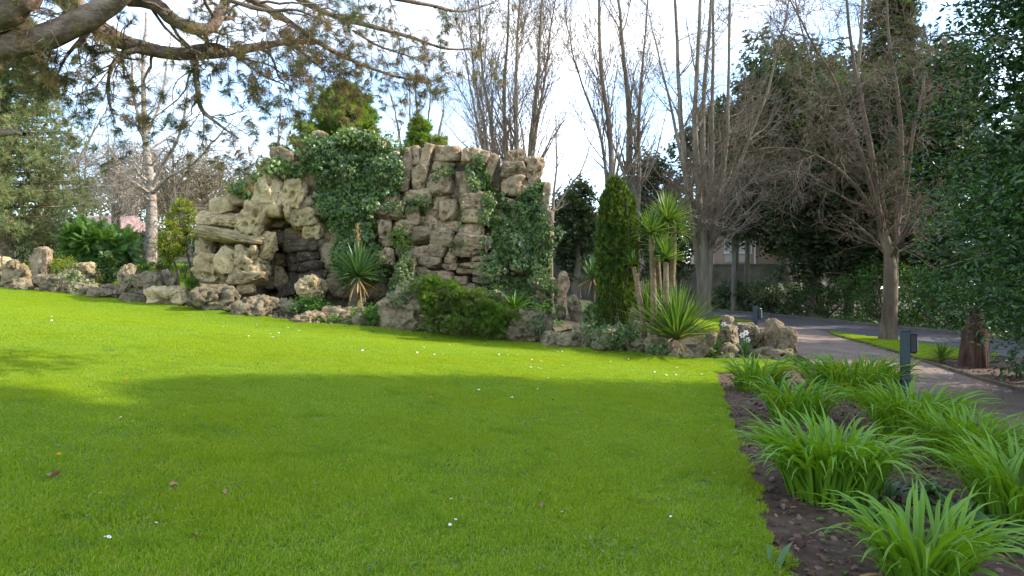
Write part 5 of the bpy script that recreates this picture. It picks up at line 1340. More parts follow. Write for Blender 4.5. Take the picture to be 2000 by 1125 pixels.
# ------------------------------------------------------------------ overhanging pine, trunk out of frame on the left
r = np.random.default_rng(401)
pb = np.array([-8.6, 6.4, gz(-8.6, 6.4) - .1])
pine = thing('pine_tree', 'old pine whose rough limbs hang across the top left of the view', 'pine', pb)
g = Geo()
tr = polyline([pb, [-8.55, 6.45, 2.6], [-8.3, 6.5, 5.2], [-8.2, 6.3, 9.0], [-8.4, 6.0, 13.5]], 16)
v, f = tubes([tr], [np.linspace(.42, .14, 16)], 14); g.add(v, f); part(pine, 'trunk', g, M['bark_pine'], True)
def limb(pts, r0, r1, K=22):
    return polyline([np.asarray(p, float) if len(p) == 3 and not isinstance(p, tuple) else at(*p) for p in pts], K), np.linspace(r0, r1, K)
limbs = [
    limb([[-8.5, 6.5, 3.2], (-140, 120, 6.9), (0, 92, 6.8), (90, 72, 6.8), (160, 42, 6.8), (220, 4, 6.8), (262, -40, 6.8), (330, -60, 7.0), (420, -30, 7.4)], .16, .075),
    limb([[-8.4, 6.5, 4.2], (-200, -40, 6.8), (-60, 20, 6.6), (30, 0, 6.6), (60, -30, 6.6), (110, -90, 6.8)], .26, .12),
    limb([(60, -60, 7.2), (130, -5, 7.3), (185, 48, 7.4), (245, 84, 7.5), (330, 103, 7.6), (420, 104, 7.7), (500, 92, 7.9), (560, 82, 8.2), (620, 84, 8.5)], .12, .022),
    limb([(200, -30, 7.0), (255, -5, 7.1), (300, 8, 7.2), (345, 42, 7.3), (405, 58, 7.4), (428, 30, 7.5), (440, 0, 7.6), (455, -40, 7.7)], .085, .05),
    limb([(430, -40, 7.8), (490, -2, 7.9), (560, 40, 8.1), (625, 85, 8.3), (690, 118, 8.6), (760, 145, 8.9), (840, 164, 9.2)], .055, .010),
    limb([(520, -50, 8.3), (592, 2, 8.5), (650, 30, 8.7), (720, 50, 8.9), (800, 72, 9.2), (870, 95, 9.6), (925, 95, 9.8)], .05, .010),
    limb([(640, -40, 8.8), (740, -10, 9.0), (840, 10, 9.3), (900, 22, 9.6), (965, 5, 9.9)], .04, .010),
    limb([(375, 104, 7.65), (382, 140, 7.65), (386, 180, 7.65), (395, 215, 7.6), (430, 245, 7.55), (465, 270, 7.5)], .042, .010),
    limb([(275, 95, 7.5), (235, 110, 7.4), (215, 140, 7.35), (212, 190, 7.3), (225, 240, 7.3)], .035, .008),
    limb([(372, 96, 7.65), (420, 88, 7.5), (455, 105, 7.5), (510, 145, 7.5), (555, 165, 7.6)], .03, .007),
    limb([(190, 45, 7.3), (160, 75, 7.2), (130, 110, 7.2), (110, 150, 7.2)], .03, .006),
    limb([(500, 92, 7.9), (530, 110, 7.8), (545, 150, 7.8), (570, 170, 7.8)], .02, .006),
    limb([(560, 82, 8.2), (600, 110, 8.1), (640, 140, 8.1), (690, 130, 8.1)], .018, .006),
    limb([(690, 60, 8.8), (740, 90, 8.7), (800, 110, 8.8), (840, 130, 8.9)], .018, .006),
    limb([(140, 0, 7.2), (120, 30, 7.0), (95, 45, 6.9)], .02, .005),
    limb([(445, 0, 7.6), (520, 20, 7.5), (580, 20, 7.5), (640, 45, 7.6)], .03, .006)]
for P_, R_ in limbs:
    g = Geo(); v, f = tubes([P_], [R_], 12)
    v = v + .4 * np.repeat(R_, 12)[:, None] * (fbm(v * 9, 5, 3) * .5)[:, None] * nrm(v - np.repeat(P_, 12, 0))
    g.add(v, f); part(pine, 'limb', g, M['bark_pine'], True)
thin = [l for l in limbs[2:]]
LP = np.stack([l[0] for l in thin]); LR = np.stack([l[1] for l in thin])
B1, R1 = grow(r, LP, LR, 15, .12, 1.0, (30, 80), (.35, .95), 7, -.12, .3, .35, .35, .006, lfall=.2)
B2, R2 = grow(r, B1, R1, 4, .25, 1.0, (25, 75), (.16, .42), 5, -.02, .28, .6, .5, .004, lfall=.2)
g = Geo()
for (a, b) in ((B1, R1), (B2, R2)):
    v, f = tubes(a, b, 4); g.add(v, f)
part(pine, 'twigs', g, M['bark_pine'])['kind'] = 'stuff'
ends = np.concatenate([B1[:, -1], B2[:, -1], B2[:, -2]]); ed = np.concatenate([B1[:, -1] - B1[:, -2], B2[:, -1] - B2[:, -2], B2[:, -1] - B2[:, -2]])
k = r.random(len(ends)) < .8
ends, ed = ends[k], nrm(ed[k])
g = Geo()
for j in range(4):
    T = tuft_template(np.random.default_rng(500 + j), 60, 1.35, .021)
    m = np.arange(len(ends)) % 4 == j
    X, Y, Z = frames(nrm(ed[m] + .2 * r.normal(size=ed[m].shape)), nrm(r.normal(size=ed[m].shape)))
    stamp(g, T[0], T[1], ends[m], X, Y, Z, .115 * (.75 + .5 * r.random(m.sum())))
part(pine, 'needles', g, M['needle'])['kind'] = 'stuff'
# upper crown out of frame
pos, out = blob_points(r, 2600, (-8.6, 5.6, 12.0), (3.4, 3.2, 2.6), .8, 60, .6)
leafy(pine, 'upper_crown', 'needle', NEEDLES_S, .4, pos, out, r, 0, .5)
# stub of a mossy broken branch at the left edge
P_, R_ = limb([[-8.4, 6.5, 2.9], (-160, 300, 6.9), (-40, 268, 6.6), (20, 258, 6.5), (48, 262, 6.4)], .07, .02)
g = Geo(); v, f = tubes([P_], [R_], 9); g.add(v, f); part(pine, 'limb', g, M['bark_pine'], True)

# ------------------------------------------------------------------ conifers
def tiered(name, label, base, top_z, radius, tiers, n, mat, tmpl, size, seed, bark='bark_grey', droop=.1, bare=.12, up=.25, group=None, skew=(0, 0), per=9, lump=.3, trunk_r=.2, pw=.8):
    r = np.random.default_rng(seed)
    base = np.asarray(base, float)
    root = thing(name, label, 'conifer', base, group)
    h = top_z - base[2]
    g = Geo(); v, f = tubes([polyline([base - [0, 0, .1], base + [skew[0] * .5, skew[1] * .5, h * .5], base + [skew[0], skew[1], h]], 10)], [np.linspace(trunk_r, .03, 10)], 8); g.add(v, f)
    part(root, 'trunk', g, M[bark], True)
    tips, starts = [], []
    for t in range(tiers):
        u = bare + (1 - bare) * t / tiers
        rad_ = radius * (1 - u) ** pw * r.uniform(.8, 1.1) + .08
        for j in range(per):
            a = j * 2 * math.pi / per + r.random() * .9 + t
            q = rad_ * r.uniform(.65, 1.1)
            s = base + np.array([skew[0] * u, skew[1] * u, h * u]) + r.normal(size=3) * [0, 0, h * .01]
            starts.append(s); tips.append(s + np.array([q * math.cos(a), q * math.sin(a), q * up - q * droop]))
    starts = np.array(starts); tips = np.array(tips)
    K = 6; tt = np.linspace(0, 1, K)[None, :, None]
    P = starts[:, None] * (1 - tt) + tips[:, None] * tt
    P[:, :, 2] -= (droop * np.linalg.norm(tips - starts, axis=1))[:, None] * (4 * tt * (1 - tt))[:, :, 0] * .3
    g = Geo(); v, f = tubes(P, .03 * (radius / 2) * np.linspace(1, .2, K)[None] * np.ones((len(P), 1)), 4); g.add(v, f); part(root, 'branches', g, M[bark])
    i = r.integers(0, len(P), n); w = r.random(n) ** .55
    ln = np.linalg.norm(tips - starts, axis=1)[i]
    c = starts[i] * (1 - w)[:, None] + tips[i] * w[:, None]
    off = r.normal(size=(n, 3)) * (lump * (.35 + .4 * (1 - w)) * (0.35 + .5 * ln / radius) * 1.1)[:, None] * [1, 1, .6]
    pos = c + off
    out = nrm(nrm(tips - starts)[i] * .9 + nrm(off) * .6 + [0, 0, .15])
    leafy(root, 'foliage', mat, tmpl, size, pos, out, r, droop * .5, .4)
    return root
b = at(655, 560, 27.0); b[2] = gz(b[0], b[1])
tiered('feathery_conifer', 'broad feathery green conifer rising behind the ivy curtain', b, at(672, 163, 27)[2], 4.8, 15, 12500, 'cypress', SPRIG, .30, 411, droop=.12, up=.42, lump=.36, per=8, skew=(.35, 0), bare=.42, pw=.85)
b = at(820, 560, 27.0); b[2] = gz(b[0], b[1])
tiered('feathery_conifer', 'small bushy conifer top showing above the middle of the wall', b, at(822, 236, 27)[2], 2.3, 16, 5200, 'cypress', SPRIG, .22, 412, droop=.1, up=.5, lump=.4, per=8, bare=.5, pw=.8)
b = at(860, 560, 26.0); b[2] = gz(b[0], b[1])
tiered('feathery_conifer', 'rounded conifer shoot right of the small bushy top', b, at(862, 266, 26)[2], .75, 10, 2200, 'cypress', SPRIG, .2, 413, droop=.05, up=.6, lump=.3, per=7, bare=.5, pw=.5)
b = at(10, 500, 27.0); b[2] = gz(b[0], b[1])
tiered('blue_pine', 'large blue-green pine at the left edge', b, at(-10, 20, 27)[2], 3.3, 24, 11500, 'bluepine', NEEDLES_S, .3, 414, 'bark_pine', droop=.05, up=.15, lump=.7, per=9, bare=.12, pw=.42, trunk_r=.3)

# dark evergreens beyond the road
def evergreen(name, label, base_px, D, top_py, rad_px, n, seed, mat='yew', tmpl=FROND, size=.55, trunks=3, group='dark evergreens beyond the road', low=.12, mcl=110, sink=0):
    r = np.random.default_rng(seed)
    px, py = base_px
    b = at(px, py, D); b[2] = gz(b[0], b[1])
    root = thing(name, label, 'tree', b, group)
    top = at(px, top_py, D)[2]; h = top - b[2]; R = rad_px / F * D
    sts = []
    for j in range(trunks):
        sts.append(polyline([b + [r.normal() * .3, r.normal() * .3, -.1], b + [r.normal() * R * .15, r.normal() * .5, h * .4], b + [r.normal() * R * .35, r.normal() * R * .3, h * .9]], 10))
    P = np.array(sts); Rr = np.linspace(.26, .05, 10)[None] * np.ones((trunks, 1))
    g = Geo(); v, f = tubes(P, Rr, 7); g.add(v, f); part(root, 'trunk', g, M['bark_grey'], True)
    B1, R1 = grow(r, P, Rr, 26, max(.12, low), 1, (45, 85), (R * .6, R * 1.1), 7, .04, .12, .35, .25, .012)
    g = Geo(); v, f = tubes(B1, R1, 4); g.add(v, f); part(root, 'branches', g, M['bark_grey'])
    c = b + [0, 0, h * (low + (1 - low) / 2)]
    pos, out = blob_points(r, n, c, (R, R * .85, h * (1 - low) / 2), R * .2, mcl, .55)
    i = r.integers(0, len(B1) * 7, n // 3)
    pos = np.concatenate([pos, B1.reshape(-1, 3)[i] + r.normal(size=(n // 3, 3)) * .35]); out = np.concatenate([out, nrm(r.normal(size=(n // 3, 3)) * [1, 1, .3])])
    leafy(root, 'foliage', mat, tmpl, size, pos, out, r, .25, .5)
    return root
evergreen('yew_tree', 'great dark yew towering beyond the road in the middle of the dark trees', (1560, 600), 46, 78, 150, 6400, 421, size=.82, low=.27, mcl=150)
evergreen('yew_tree', 'dark yew behind the huge multi-stemmed tree', (1440, 600), 50, 200, 105, 3800, 422, size=.82, low=.42)
evergreen('yew_tree', 'dark evergreen beside the forked bare tree', (1695, 610), 37, 140, 115, 4600, 423, size=.7, low=.12, mcl=130)
evergreen('yew_tree', 'low dark evergreen in front of the hidden house', (1600, 610), 39, 300, 80, 3000, 424, size=.7, low=.25)
evergreen('yew_tree', 'dark evergreen far right behind the holly', (1830, 620), 33, 60, 95, 3600, 425, size=.75, low=.1, mcl=130)
evergreen('yew_tree', 'dark flat-branched evergreen left of the columnar yew', (1122, 585), 33, 365, 50, 2600, 426, size=.42, trunks=2, group='dark evergreens behind the grotto', low=.3, mcl=60)
evergreen('yew_tree', 'shadowy evergreen between the columnar yew and the roadside tree', (1290, 600), 44, 300, 70, 1900, 427, size=.6, group='dark evergreens behind the grotto', low=.2)
evergreen('yew_tree', 'dark evergreen at the far right edge behind the holly', (2010, 640), 27, 200, 110, 3600, 429, size=.6, low=.08)
evergreen('yew_tree', 'broad grey-green evergreen at the back of the dark trees', (1650, 600), 56, 95, 140, 3400, 430, size=.95, low=.2)
b = at(1745, 600, 52); b[2] = gz(b[0], b[1])
tiered('tall_spruce', 'tall dark spruce rising behind the forked bare tree', b, at(1745, -160, 52)[2], 4.6, 26, 4800, 'yew', FROND, .95, 428, droop=.35, up=.1, lump=.5, per=9, bare=.1, pw=.7, group='dark evergreens beyond the road')

# ------------------------------------------------------------------ right-hand side: holly, stump, hedge, shrubs
r = np.random.default_rng(601)
hb = np.array([10.4, 9.1, gz(10.4, 9.1)])
holly = thing('holly_tree', 'tall dense dark glossy holly filling the right edge', 'holly', hb)
P = np.array([polyline([hb + [dx * .3, dy * .3, -.1], hb + [dx, dy, 4.0], hb + [dx * 1.0, dy * 1.0, 7.0], hb + [dx * .5, dy * .5, 10.4]], 14) for dx, dy in ((0, 0), (-.9, .4), (.8, .8))])
Rr = np.linspace(.22, .05, 14)[None] * np.ones((3, 1))
g = Geo(); v, f = tubes(P, Rr, 9); g.add(v, f); part(holly, 'trunk', g, M['bark_grey'], True)
B1, R1 = grow(r, P, Rr, 34, .08, 1, (45, 85), (2.0, 4.0), 8, -.02, .12, .3, .25, .01)
B2, R2 = grow(r, B1, R1, 5, .2, 1, (25, 65), (.5, 1.1), 5, -.04, .15, .5, .3, .005)
g = Geo()
for a, b in ((B1, R1), (B2, R2)):
    v, f = tubes(a, b, 4); g.add(v, f)
part(holly, 'branches', g, M['bark_grey'])
def holly_r(z):      # crown radius by height above ground
    return np.interp(z, [0.8, 1.6, 2.6, 4.0, 5.5, 8, 10, 11.6], [3.2, 4.0, 4.35, 4.4, 4.0, 2.7, 1.4, .5])
M_b = 620                                   # boughs: drooping flat sprays with shade between them
zb = np.where(r.random(M_b) < .74, r.uniform(1.1, 7.4, M_b), r.uniform(6.5, 11.3, M_b)); ab = 3.75 + r.normal(size=M_b) * 1.0
rb = holly_r(zb) * r.uniform(.82, 1.06, M_b)
cb_ = hb + np.column_stack([np.cos(ab) * rb, np.sin(ab) * rb, zb]); ob = nrm(np.column_stack([np.cos(ab), np.sin(ab), r.normal(size=M_b) * .25 - .1]))
n = 52000
i_ = r.integers(0, M_b, n)
sd = nrm(np.cross(ob, [0, 0, 1.0]))[i_]; size_b = (.45 + .35 * hash3(np.arange(M_b), np.zeros(M_b, int), np.zeros(M_b, int), 5))[i_]
u1 = -r.random(n) ** .7 * 1.5 + .35; u2 = r.normal(size=n) * .62; u3 = r.normal(size=n) * .2
pos = cb_[i_] + (ob[i_] * u1[:, None] + sd * (u2 * (1 - .3 * np.maximum(u1, 0)))[:, None] + np.array([0, 0, 1.0]) * (u3 - .35 * np.maximum(u1, -.2) ** 2 - .25 * u2 ** 2)[:, None]) * size_b[:, None]
out = nrm(ob[i_] + sd * (u2 * .5)[:, None] + np.array([0, 0, .15]))
z = pos[:, 2] - hb[2]
kk = z > .7
pos, out, z = pos[kk], out[kk], z[kk]
lowlight = (z < 3.6) & (r.random(len(z)) < .5) | (r.random(len(z)) < .05)
big = np.where(z > 7.0, 2.0, 1.0)
def put(mask, name, mat):
    m = mask
    Y = nrm(out[m] + .75 * r.normal(size=out[m].shape) + [0, 0, .1]); Zd = nrm(out[m] * .45 + [0, 0, .85] + .5 * r.normal(size=out[m].shape))
    X, Y, Z = frames(Y, Zd, r, .5)
    g = Geo(); stamp(g, LEAF4[0] * [1.15, 1, 1.3], LEAF4[1], pos[m], X, Y, Z, .088 * big[m] * (.7 + .5 * r.random(m.sum())))
    part(holly, name, g, M[mat])
put(~lowlight, 'foliage', 'holly'); put(lowlight, 'young_foliage', 'holly_new')
# inner shade leaves, coarse, so that the crown is closed
pos2, out2 = blob_points(r, 34000, hb + [0, 0, 4.7], (3.1, 3.1, 4.6), .8, 480, .3)
pos3, out3 = blob_points(r, 16000, hb + [0, 0, 3.0], (3.6, 3.6, 2.1), .6, 200, .5)
pos4, out4 = blob_points(r, 16000, hb + [0, 0, 5.6], (3.3, 3.3, 2.2), .6, 220, .5)
leafy(holly, 'inner_foliage', 'holly', LEAF2, .24, np.concatenate([pos2, pos3, pos4]), np.concatenate([out2, out3, out4]), r, .1, .8)

# second evergreen behind the camera's right shoulder: it throws the shade across the near lawn
for (x, y, h, R, sd, lab) in ((13.2, 4.4, 18.0, 5.0, 602, 'dense evergreen beside the holly, outside the right edge of the view'), (21.5, 19.0, 11.5, 3.4, 603, 'dense evergreen beyond the road outside the right edge')):
    b = np.array([x, y, gz(x, y)])  # the tree beyond the road is unseen, added to shade verge and path
    root = thing('evergreen_tree', lab, 'tree', b)
    g = Geo(); v, f = tubes([polyline([b - [0, 0, .1], b + [.2, .1, h * .5], b + [0, 0, h * .95]], 10)], [np.linspace(.3, .05, 10)], 8); g.add(v, f); part(root, 'trunk', g, M['bark_grey'], True)
    r2 = np.random.default_rng(sd)
    pos2, out2 = blob_points(r2, 24000, b + [0, 0, h * .55], (R, R, h * .45), .9, 130, .5)
    leafy(root, 'foliage', 'holly', LEAF2, .46, pos2, out2, r2, .1, .8)

# reddish stump
sb = hit(1905, 716)
st = thing('tree_stump', 'tall reddish-brown fibrous tree stump at the foot of the holly', 'stump', sb)
P = polyline([sb - [0, 0, .1], sb + [.02, .03, .45], sb + [.05, .05, .75]], 12)
g = Geo()
K, n = 16, 84
zz = np.linspace(-.1, .82, K); aa = np.arange(n) / n * 6.283
Zg, Ag = np.meshgrid(zz, aa, indexing='ij')
rad_ = .25 - .02 * np.clip(Zg, 0, 1) + .02 * np.exp(-np.maximum(Zg, 0) * 9) * (1 + .5 * np.sin(Ag * 5)) + .03 * np.sin(Ag * 3 + Zg * 2)
v = np.column_stack([(rad_ * np.cos(Ag)).ravel(), (rad_ * np.sin(Ag)).ravel(), Zg.ravel()])
v[:, :2] *= (1 + .14 * fbm(np.column_stack([np.cos(Ag).ravel() * 3, np.sin(Ag).ravel() * 3, Zg.ravel() * .7]), 9, 3) + .05 * fbm(np.column_stack([np.cos(Ag).ravel() * 10, np.sin(Ag).ravel() * 10, Zg.ravel() * .8]), 10, 3, .7) + .06 * np.abs(vnoise(np.column_stack([np.cos(Ag).ravel() * 6, np.sin(Ag).ravel() * 6, Zg.ravel() * .5]), 14)))[:, None]
v[-n:, 2] += .10 * fbm(v[-n:] * 14, 12, 3) + .12 * np.cos(aa - 5.4)
v[-n:, :2] *= .86
i, j = np.meshgrid(np.arange(K - 1), np.arange(n), indexing='ij'); j2 = (j + 1) % n
g.add(v + sb, np.stack([i * n + j, i * n + j2, (i + 1) * n + j2, (i + 1) * n + j], -1).reshape(-1, 4))
top = np.concatenate([v[-n:], [[0.0, 0, .66]]]) + sb
g.add(top, np.column_stack([np.arange(n), (np.arange(n) + 1) % n, np.full(n, n)]))
part(st, 'trunk', g, M['bark_red'], True)
g = Geo()
v = []; sp_ = sb + [.14, .22, 0]
P = polyline([sp_, sp_ + [.0, .03, .7], sp_ + [.04, .04, 1.28]], 8); v, f = tubes([P], [np.linspace(.21, .15, 8)], 10); g.add(v, f)
g.add(np.concatenate([v[-10:], v[-10:].mean(0, keepdims=True) + [0, 0, .03]]), np.column_stack([np.arange(10), (np.arange(10) + 1) % 10, np.full(10, 10)]))
part(st, 'upper_stem', g, M['bark_red'], True)

# leathery shrub in front of the stump, right edge
r = np.random.default_rng(611)
c = at(1990, 660, 13.2)
bush('laurel_shrub', 'leathery-leaved laurel shrub overlapping the red stump at the right edge', 'shrub', c + [.35, 0, .05], (.95, .8, .75), 900, 'rhodo', LEAF4, .15, 612, .35, 40)
c = at(2080, 560, 12.5)
bush('laurel_shrub', 'taller laurel shrub beyond the right edge behind the leathery shrub', 'shrub', c + [.3, .6, .2], (1.0, 1.0, 1.2), 1200, 'rhodo', LEAF4, .15, 613, .4, 40)
# coarse grass tuft in the mulch
tb = hit(1840, 708)
clump('grass_tuft', 'coarse bronze-green grass tuft in the mulch beside the verge', tb, 95, .62, .022, 614, 'cordy', (.05, 1.0), (.4, 1.6), cat='grass tuft', dead=26)
tb = hit(1555, 717)
clump('grass_tuft', 'fine blue-green grass tuft behind the first daylily clump', tb, 90, .34, .006, 615, 'bulb', (.05, 1.2), (.3, 1.2), cat='grass tuft')

# laurel hedge along the far side of the road
hedge_labels = ['laurel hedge section nearest the holly, beyond the road', 'laurel hedge section right behind the forked bare tree', 'laurel hedge section left of the forked bare tree', 'lower leafy shrub at the left end of the laurel hedge', 'dark shrub below the hidden garden wall beyond the road', 'dark shrub at the far bend of the road behind the roadside tree']
for k, (x, y, w, l, h, n, mt) in enumerate([(17.3, 22.0, 1.3, 3.2, 2.7, 3200, 'laurel'), (17.4, 27.0, 1.3, 3.0, 2.9, 3200, 'laurel'), (17.5, 32.0, 1.3, 2.8, 2.8, 2800, 'laurel'), (17.2, 37.5, 1.2, 2.8, 1.7, 2000, 'bush_dark'), (17.4, 43.5, 1.3, 3.0, 1.6, 1800, 'yew'), (17.2, 50.5, 1.3, 3.6, 2.2, 1800, 'yew')]):
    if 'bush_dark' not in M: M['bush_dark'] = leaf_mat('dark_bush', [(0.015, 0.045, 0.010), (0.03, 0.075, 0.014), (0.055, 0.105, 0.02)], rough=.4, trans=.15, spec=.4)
    r = np.random.default_rng(620 + k)
    b = np.array([x, y, gz(x, y)])
    root = thing('hedge', hedge_labels[k], 'hedge', b, 'planting beyond the road')
    pos, out = [], []
    for j in range(5):
        p_, o_ = blob_points(r, n // 5, b + [r.normal() * .15, (j - 2) / 2 * l * .8, h * .5], (w, l * .35, h * .52), .4, 26, .7); pos.append(p_); out.append(o_)
    pos = np.concatenate(pos); out = np.concatenate(out); kz = pos[:, 2] > ground(pos[:, 0], pos[:, 1]) + .05
    leafy(root, 'foliage', mt, LEAF4 if mt != 'yew' else FROND, .19 if mt != 'yew' else .4, pos[kz], out[kz], r, .15, .7)
    stems_part(root, 'stem', 'stem', b, b + np.column_stack([r.normal(size=14) * w * .5, r.uniform(-l, l, 14), r.uniform(h * .5, h * .9, 14)]), r, .05)
# ivy ground cover under the hedge, behind the kerb
r = np.random.default_rng(630)
n = 7000
x = 16.05 + r.random(n) ** 1.3 * 1.6; y = r.uniform(19, 60, n)
pos = np.column_stack([x, y, ground(x, y) + .02 + .18 * r.random(n) * (0.5 + vnoise(np.column_stack([x, y, x * 0]) * 1.2, 4))])
Xa, Ya, Za = frames(nrm(r.normal(size=(n, 3)) * [1, 1, .3]), nrm(np.array([-.4, -.2, 1]) + .3 * r.normal(size=(n, 3))))
g = Geo(); stamp(g, IVY[0], IVY[1], pos, Xa, Ya, Za, .13 * (.6 + .7 * r.random(n)))
tag(link('ivy_ground_cover', g.mesh('ivy_ground_cover'), M['ivy']), 'dark ivy carpeting the bank behind the far kerb', 'ivy', kind='stuff')

# ------------------------------------------------------------------ bollard lights
def bollard(px, D, label, yaw):
    x = (px - 1000) / F * D
    b = np.array([x, D, gz(x, D)])
    root = thing('bollard_light', label, 'bollard', b, 'path bollard lights')
    root.rotation_euler = (0, 0, yaw)
    m = box_mesh('post', .125, .095, 1.10, .008); link('post', m, M['post'], root, (0, 0, .52))
    hd = box_mesh('lamp_head', .10, .11, .30, .022); h = link('lamp_head', hd, M['post_black'], root, (.108, 0.0, .885))
    ln = box_mesh('lens', .018, .075, .2, .005); link('lens', ln, M['lens'], h, (.052, 0, -.01))
    cp_ = box_mesh('cap', .129, .099, .014, .004); link('cap', cp_, M['post'], root, (0, 0, 1.0765))
    bp = box_mesh('base_plate', .2, .17, .02, .004); link('base_plate', bp, M['post'], root, (0, 0, .012))
    for sx in (-1, 1):
        for sy_ in (-1, 1):
            bm_ = box_mesh('bolt', .02, .02, .02, .004); link('bolt', bm_, M['post_black'], root, (sx * .083, sy_ * .066, .03))
    return root
bollard(1768, 10.4, 'dark square bollard light standing among the daylilies by the path', rad(-14))
bollard(1475, 18.2, 'small far bollard light behind the border rocks near the road', rad(-14))

# ------------------------------------------------------------------ daylilies: every leaf a part, leaf shapes shared
rl = np.random.default_rng(650)
LEAFM = []
for k in range(16):
    v, f = strap(rl, rl.uniform(.75, 1.0), rl.uniform(.028, .040), rl.uniform(1.2, 2.4) * (.5 if k % 4 == 0 else 1.0), 9, .22, rl.uniform(.02, .16), rl.normal() * .5, 2.1)
    me = mesh_from('leaf', v, [f], True); me.materials.append(M['lily']); LEAFM.append(me)
LEAFW = []
for k in range(8):
    v, f = strap(rl, rl.uniform(.42, .62), rl.uniform(.05, .075), rl.uniform(1.2, 2.4), 9, .2, rl.uniform(.03, .22), rl.normal() * .3, 1.9)
    me = mesh_from('leaf', v, [f], True); me.materials.append(M['lily']); LEAFW.append(me)
LEAFB = []
for k in range(6):
    v, f = strap(rl, rl.uniform(.42, .6), rl.uniform(.055, .08), rl.uniform(1.0, 2.6), 9, .18, rl.uniform(.1, .4), rl.normal() * .3)
    me = mesh_from('leaf', v, [f], True); me.materials.append(M['bulb']); LEAFB.append(me)
LEAFD = []
for k in range(4):
    v, f = strap(rl, rl.uniform(.4, .7), rl.uniform(.015, .025), rl.uniform(1.6, 2.4), 9, .3, rl.uniform(.5, .9), rl.normal() * .8, 1.0)
    me = mesh_from('withered_leaf', v, [f], True); me.materials.append(M['dead']); LEAFD.append(me)
def leaf_clump(name, label, base, nl, spread, scale, seed, pool, cat, group, lean=.27):
    r = np.random.default_rng(seed)
    b = np.asarray(base, float)
    root = thing(name, label, cat, b, group)
    for k in range(nl + 5):
        rr = spread * math.sqrt(r.random()) * (1.1 if k >= nl else 1); a = r.random() * 6.283
        o = link('leaf' if k < nl else 'withered_leaf', (pool if k < nl else LEAFD)[r.integers(len(pool) if k < nl else len(LEAFD))], None, root, (rr * math.cos(a), rr * math.sin(a), -.02 + gz(b[0] + rr * math.cos(a), b[1] + rr * math.sin(a)) - b[2]))
        az = a + r.normal() * .8
        tilt = lean * rr / spread * r.uniform(.5, 1.1) + abs(r.normal()) * .08
        s = scale * r.uniform(.72, 1.12)
        o.rotation_euler = (-tilt, r.normal() * .08, az - math.pi / 2)
        o.scale = (s * r.uniform(.85, 1.2), s, s)
    return root
LIL = [  # px of the clump's foot, leaves, spread, scale, pool, label
 (1480, 764, 240, .32, .95, 'W', 'daylily clump at the corner of the lawn, farthest from the viewer'),
 (1668, 774, 380, .62, .98, 'L', 'broad daylily clump beside the near bollard light'),
 (1556, 824, 210, .34, .84, 'L', 'smaller daylily clump behind the biggest one'),
 (1622, 972, 380, .32, .94, 'L', 'biggest daylily clump with long arching leaves beside the lawn edge'),
 (1785, 852, 280, .40, .92, 'L', 'daylily clump in front of the near bollard light'),
 (1892, 910, 230, .30, .84, 'L', 'daylily clump along the path right of the bollard light'),
 (1995, 1020, 210, .26, .88, 'L', 'daylily clump cut by the right edge of the picture'),
 (1800, 1150, 160, .18, .80, 'M', 'nearest daylily clump with broad upright leaves at the bottom edge'),
]
def joined_clump(name, label, base, nl, spread, scale, seed, pool, cat, group, lean=.27):
    """far clump: the same leaves, too small to pick apart, joined in one part"""
    r = np.random.default_rng(seed); b = np.asarray(base, float)
    root = thing(name, label, cat, b, group); g = Geo()
    for k in range(nl):
        rr = spread * math.sqrt(r.random()); a = r.random() * 6.283; az = a + r.normal() * .8
        tilt = lean * rr / spread * r.uniform(.5, 1.1) + abs(r.normal()) * .08; s = scale * r.uniform(.72, 1.12)
        me = pool[r.integers(len(pool))]
        v = np.empty(len(me.vertices) * 3, np.float32); me.vertices.foreach_get('co', v); v = v.reshape(-1, 3) * s
        f = np.empty(len(me.loops), np.int32); me.loops.foreach_get('vertex_index', f)
        R = np.array(Matrix.Rotation(az - math.pi / 2, 3, 'Z') @ Matrix.Rotation(-tilt, 3, 'X'))
        x, y = b[0] + rr * math.cos(a), b[1] + rr * math.sin(a)
        g.add(v @ R.T + [x, y, gz(x, y) - .02], f.reshape(-1, 4))
    o = part(root, 'leaves', g, M['lily'], True); o['kind'] = 'stuff'
    return root
for k, (px, py, nl, spd, sc_, pool, lab) in enumerate(LIL):
    b = hit(px, py)
    fn = joined_clump if py < 830 else leaf_clump
    fn('daylily_clump', lab, b, nl, spd, sc_, 660 + k, {'L': LEAFM, 'W': LEAFW + LEAFM[:6], 'M': LEAFW + LEAFM}[pool], 'daylily', 'daylily clumps in the flower bed')
for k, (px, py, nl, spd, sc_, lab) in enumerate([(1735, 975, 22, .14, .62, 'low broad-leaved bulb plant between the big daylily and the path'), (1800, 965, 20, .12, .6, 'broad-leaved bulb plant right of the big daylily'), (1890, 1030, 26, .15, .62, 'broad grey-green bulb leaves behind the nearest daylily'), (1700, 1010, 16, .1, .55, 'small bulb plant below the big daylily'), (1850, 1000, 18, .12, .6, 'middle broad-leaved bulb plant of the low group'), (1955, 1070, 20, .12, .66, 'bluish bulb leaves drooping near the right edge'), (1760, 1020, 14, .1, .5, 'short bulb shoots behind the nearest daylily'), (1510, 1125, 6, .04, .5, 'lone grassy shoot on the lawn edge at the bottom')]):
    leaf_clump('bulb_plant', lab, hit(px, py), nl, spd, sc_, 680 + k, LEAFB, 'bulb plant', 'low bulb plants in the flower bed', .7)
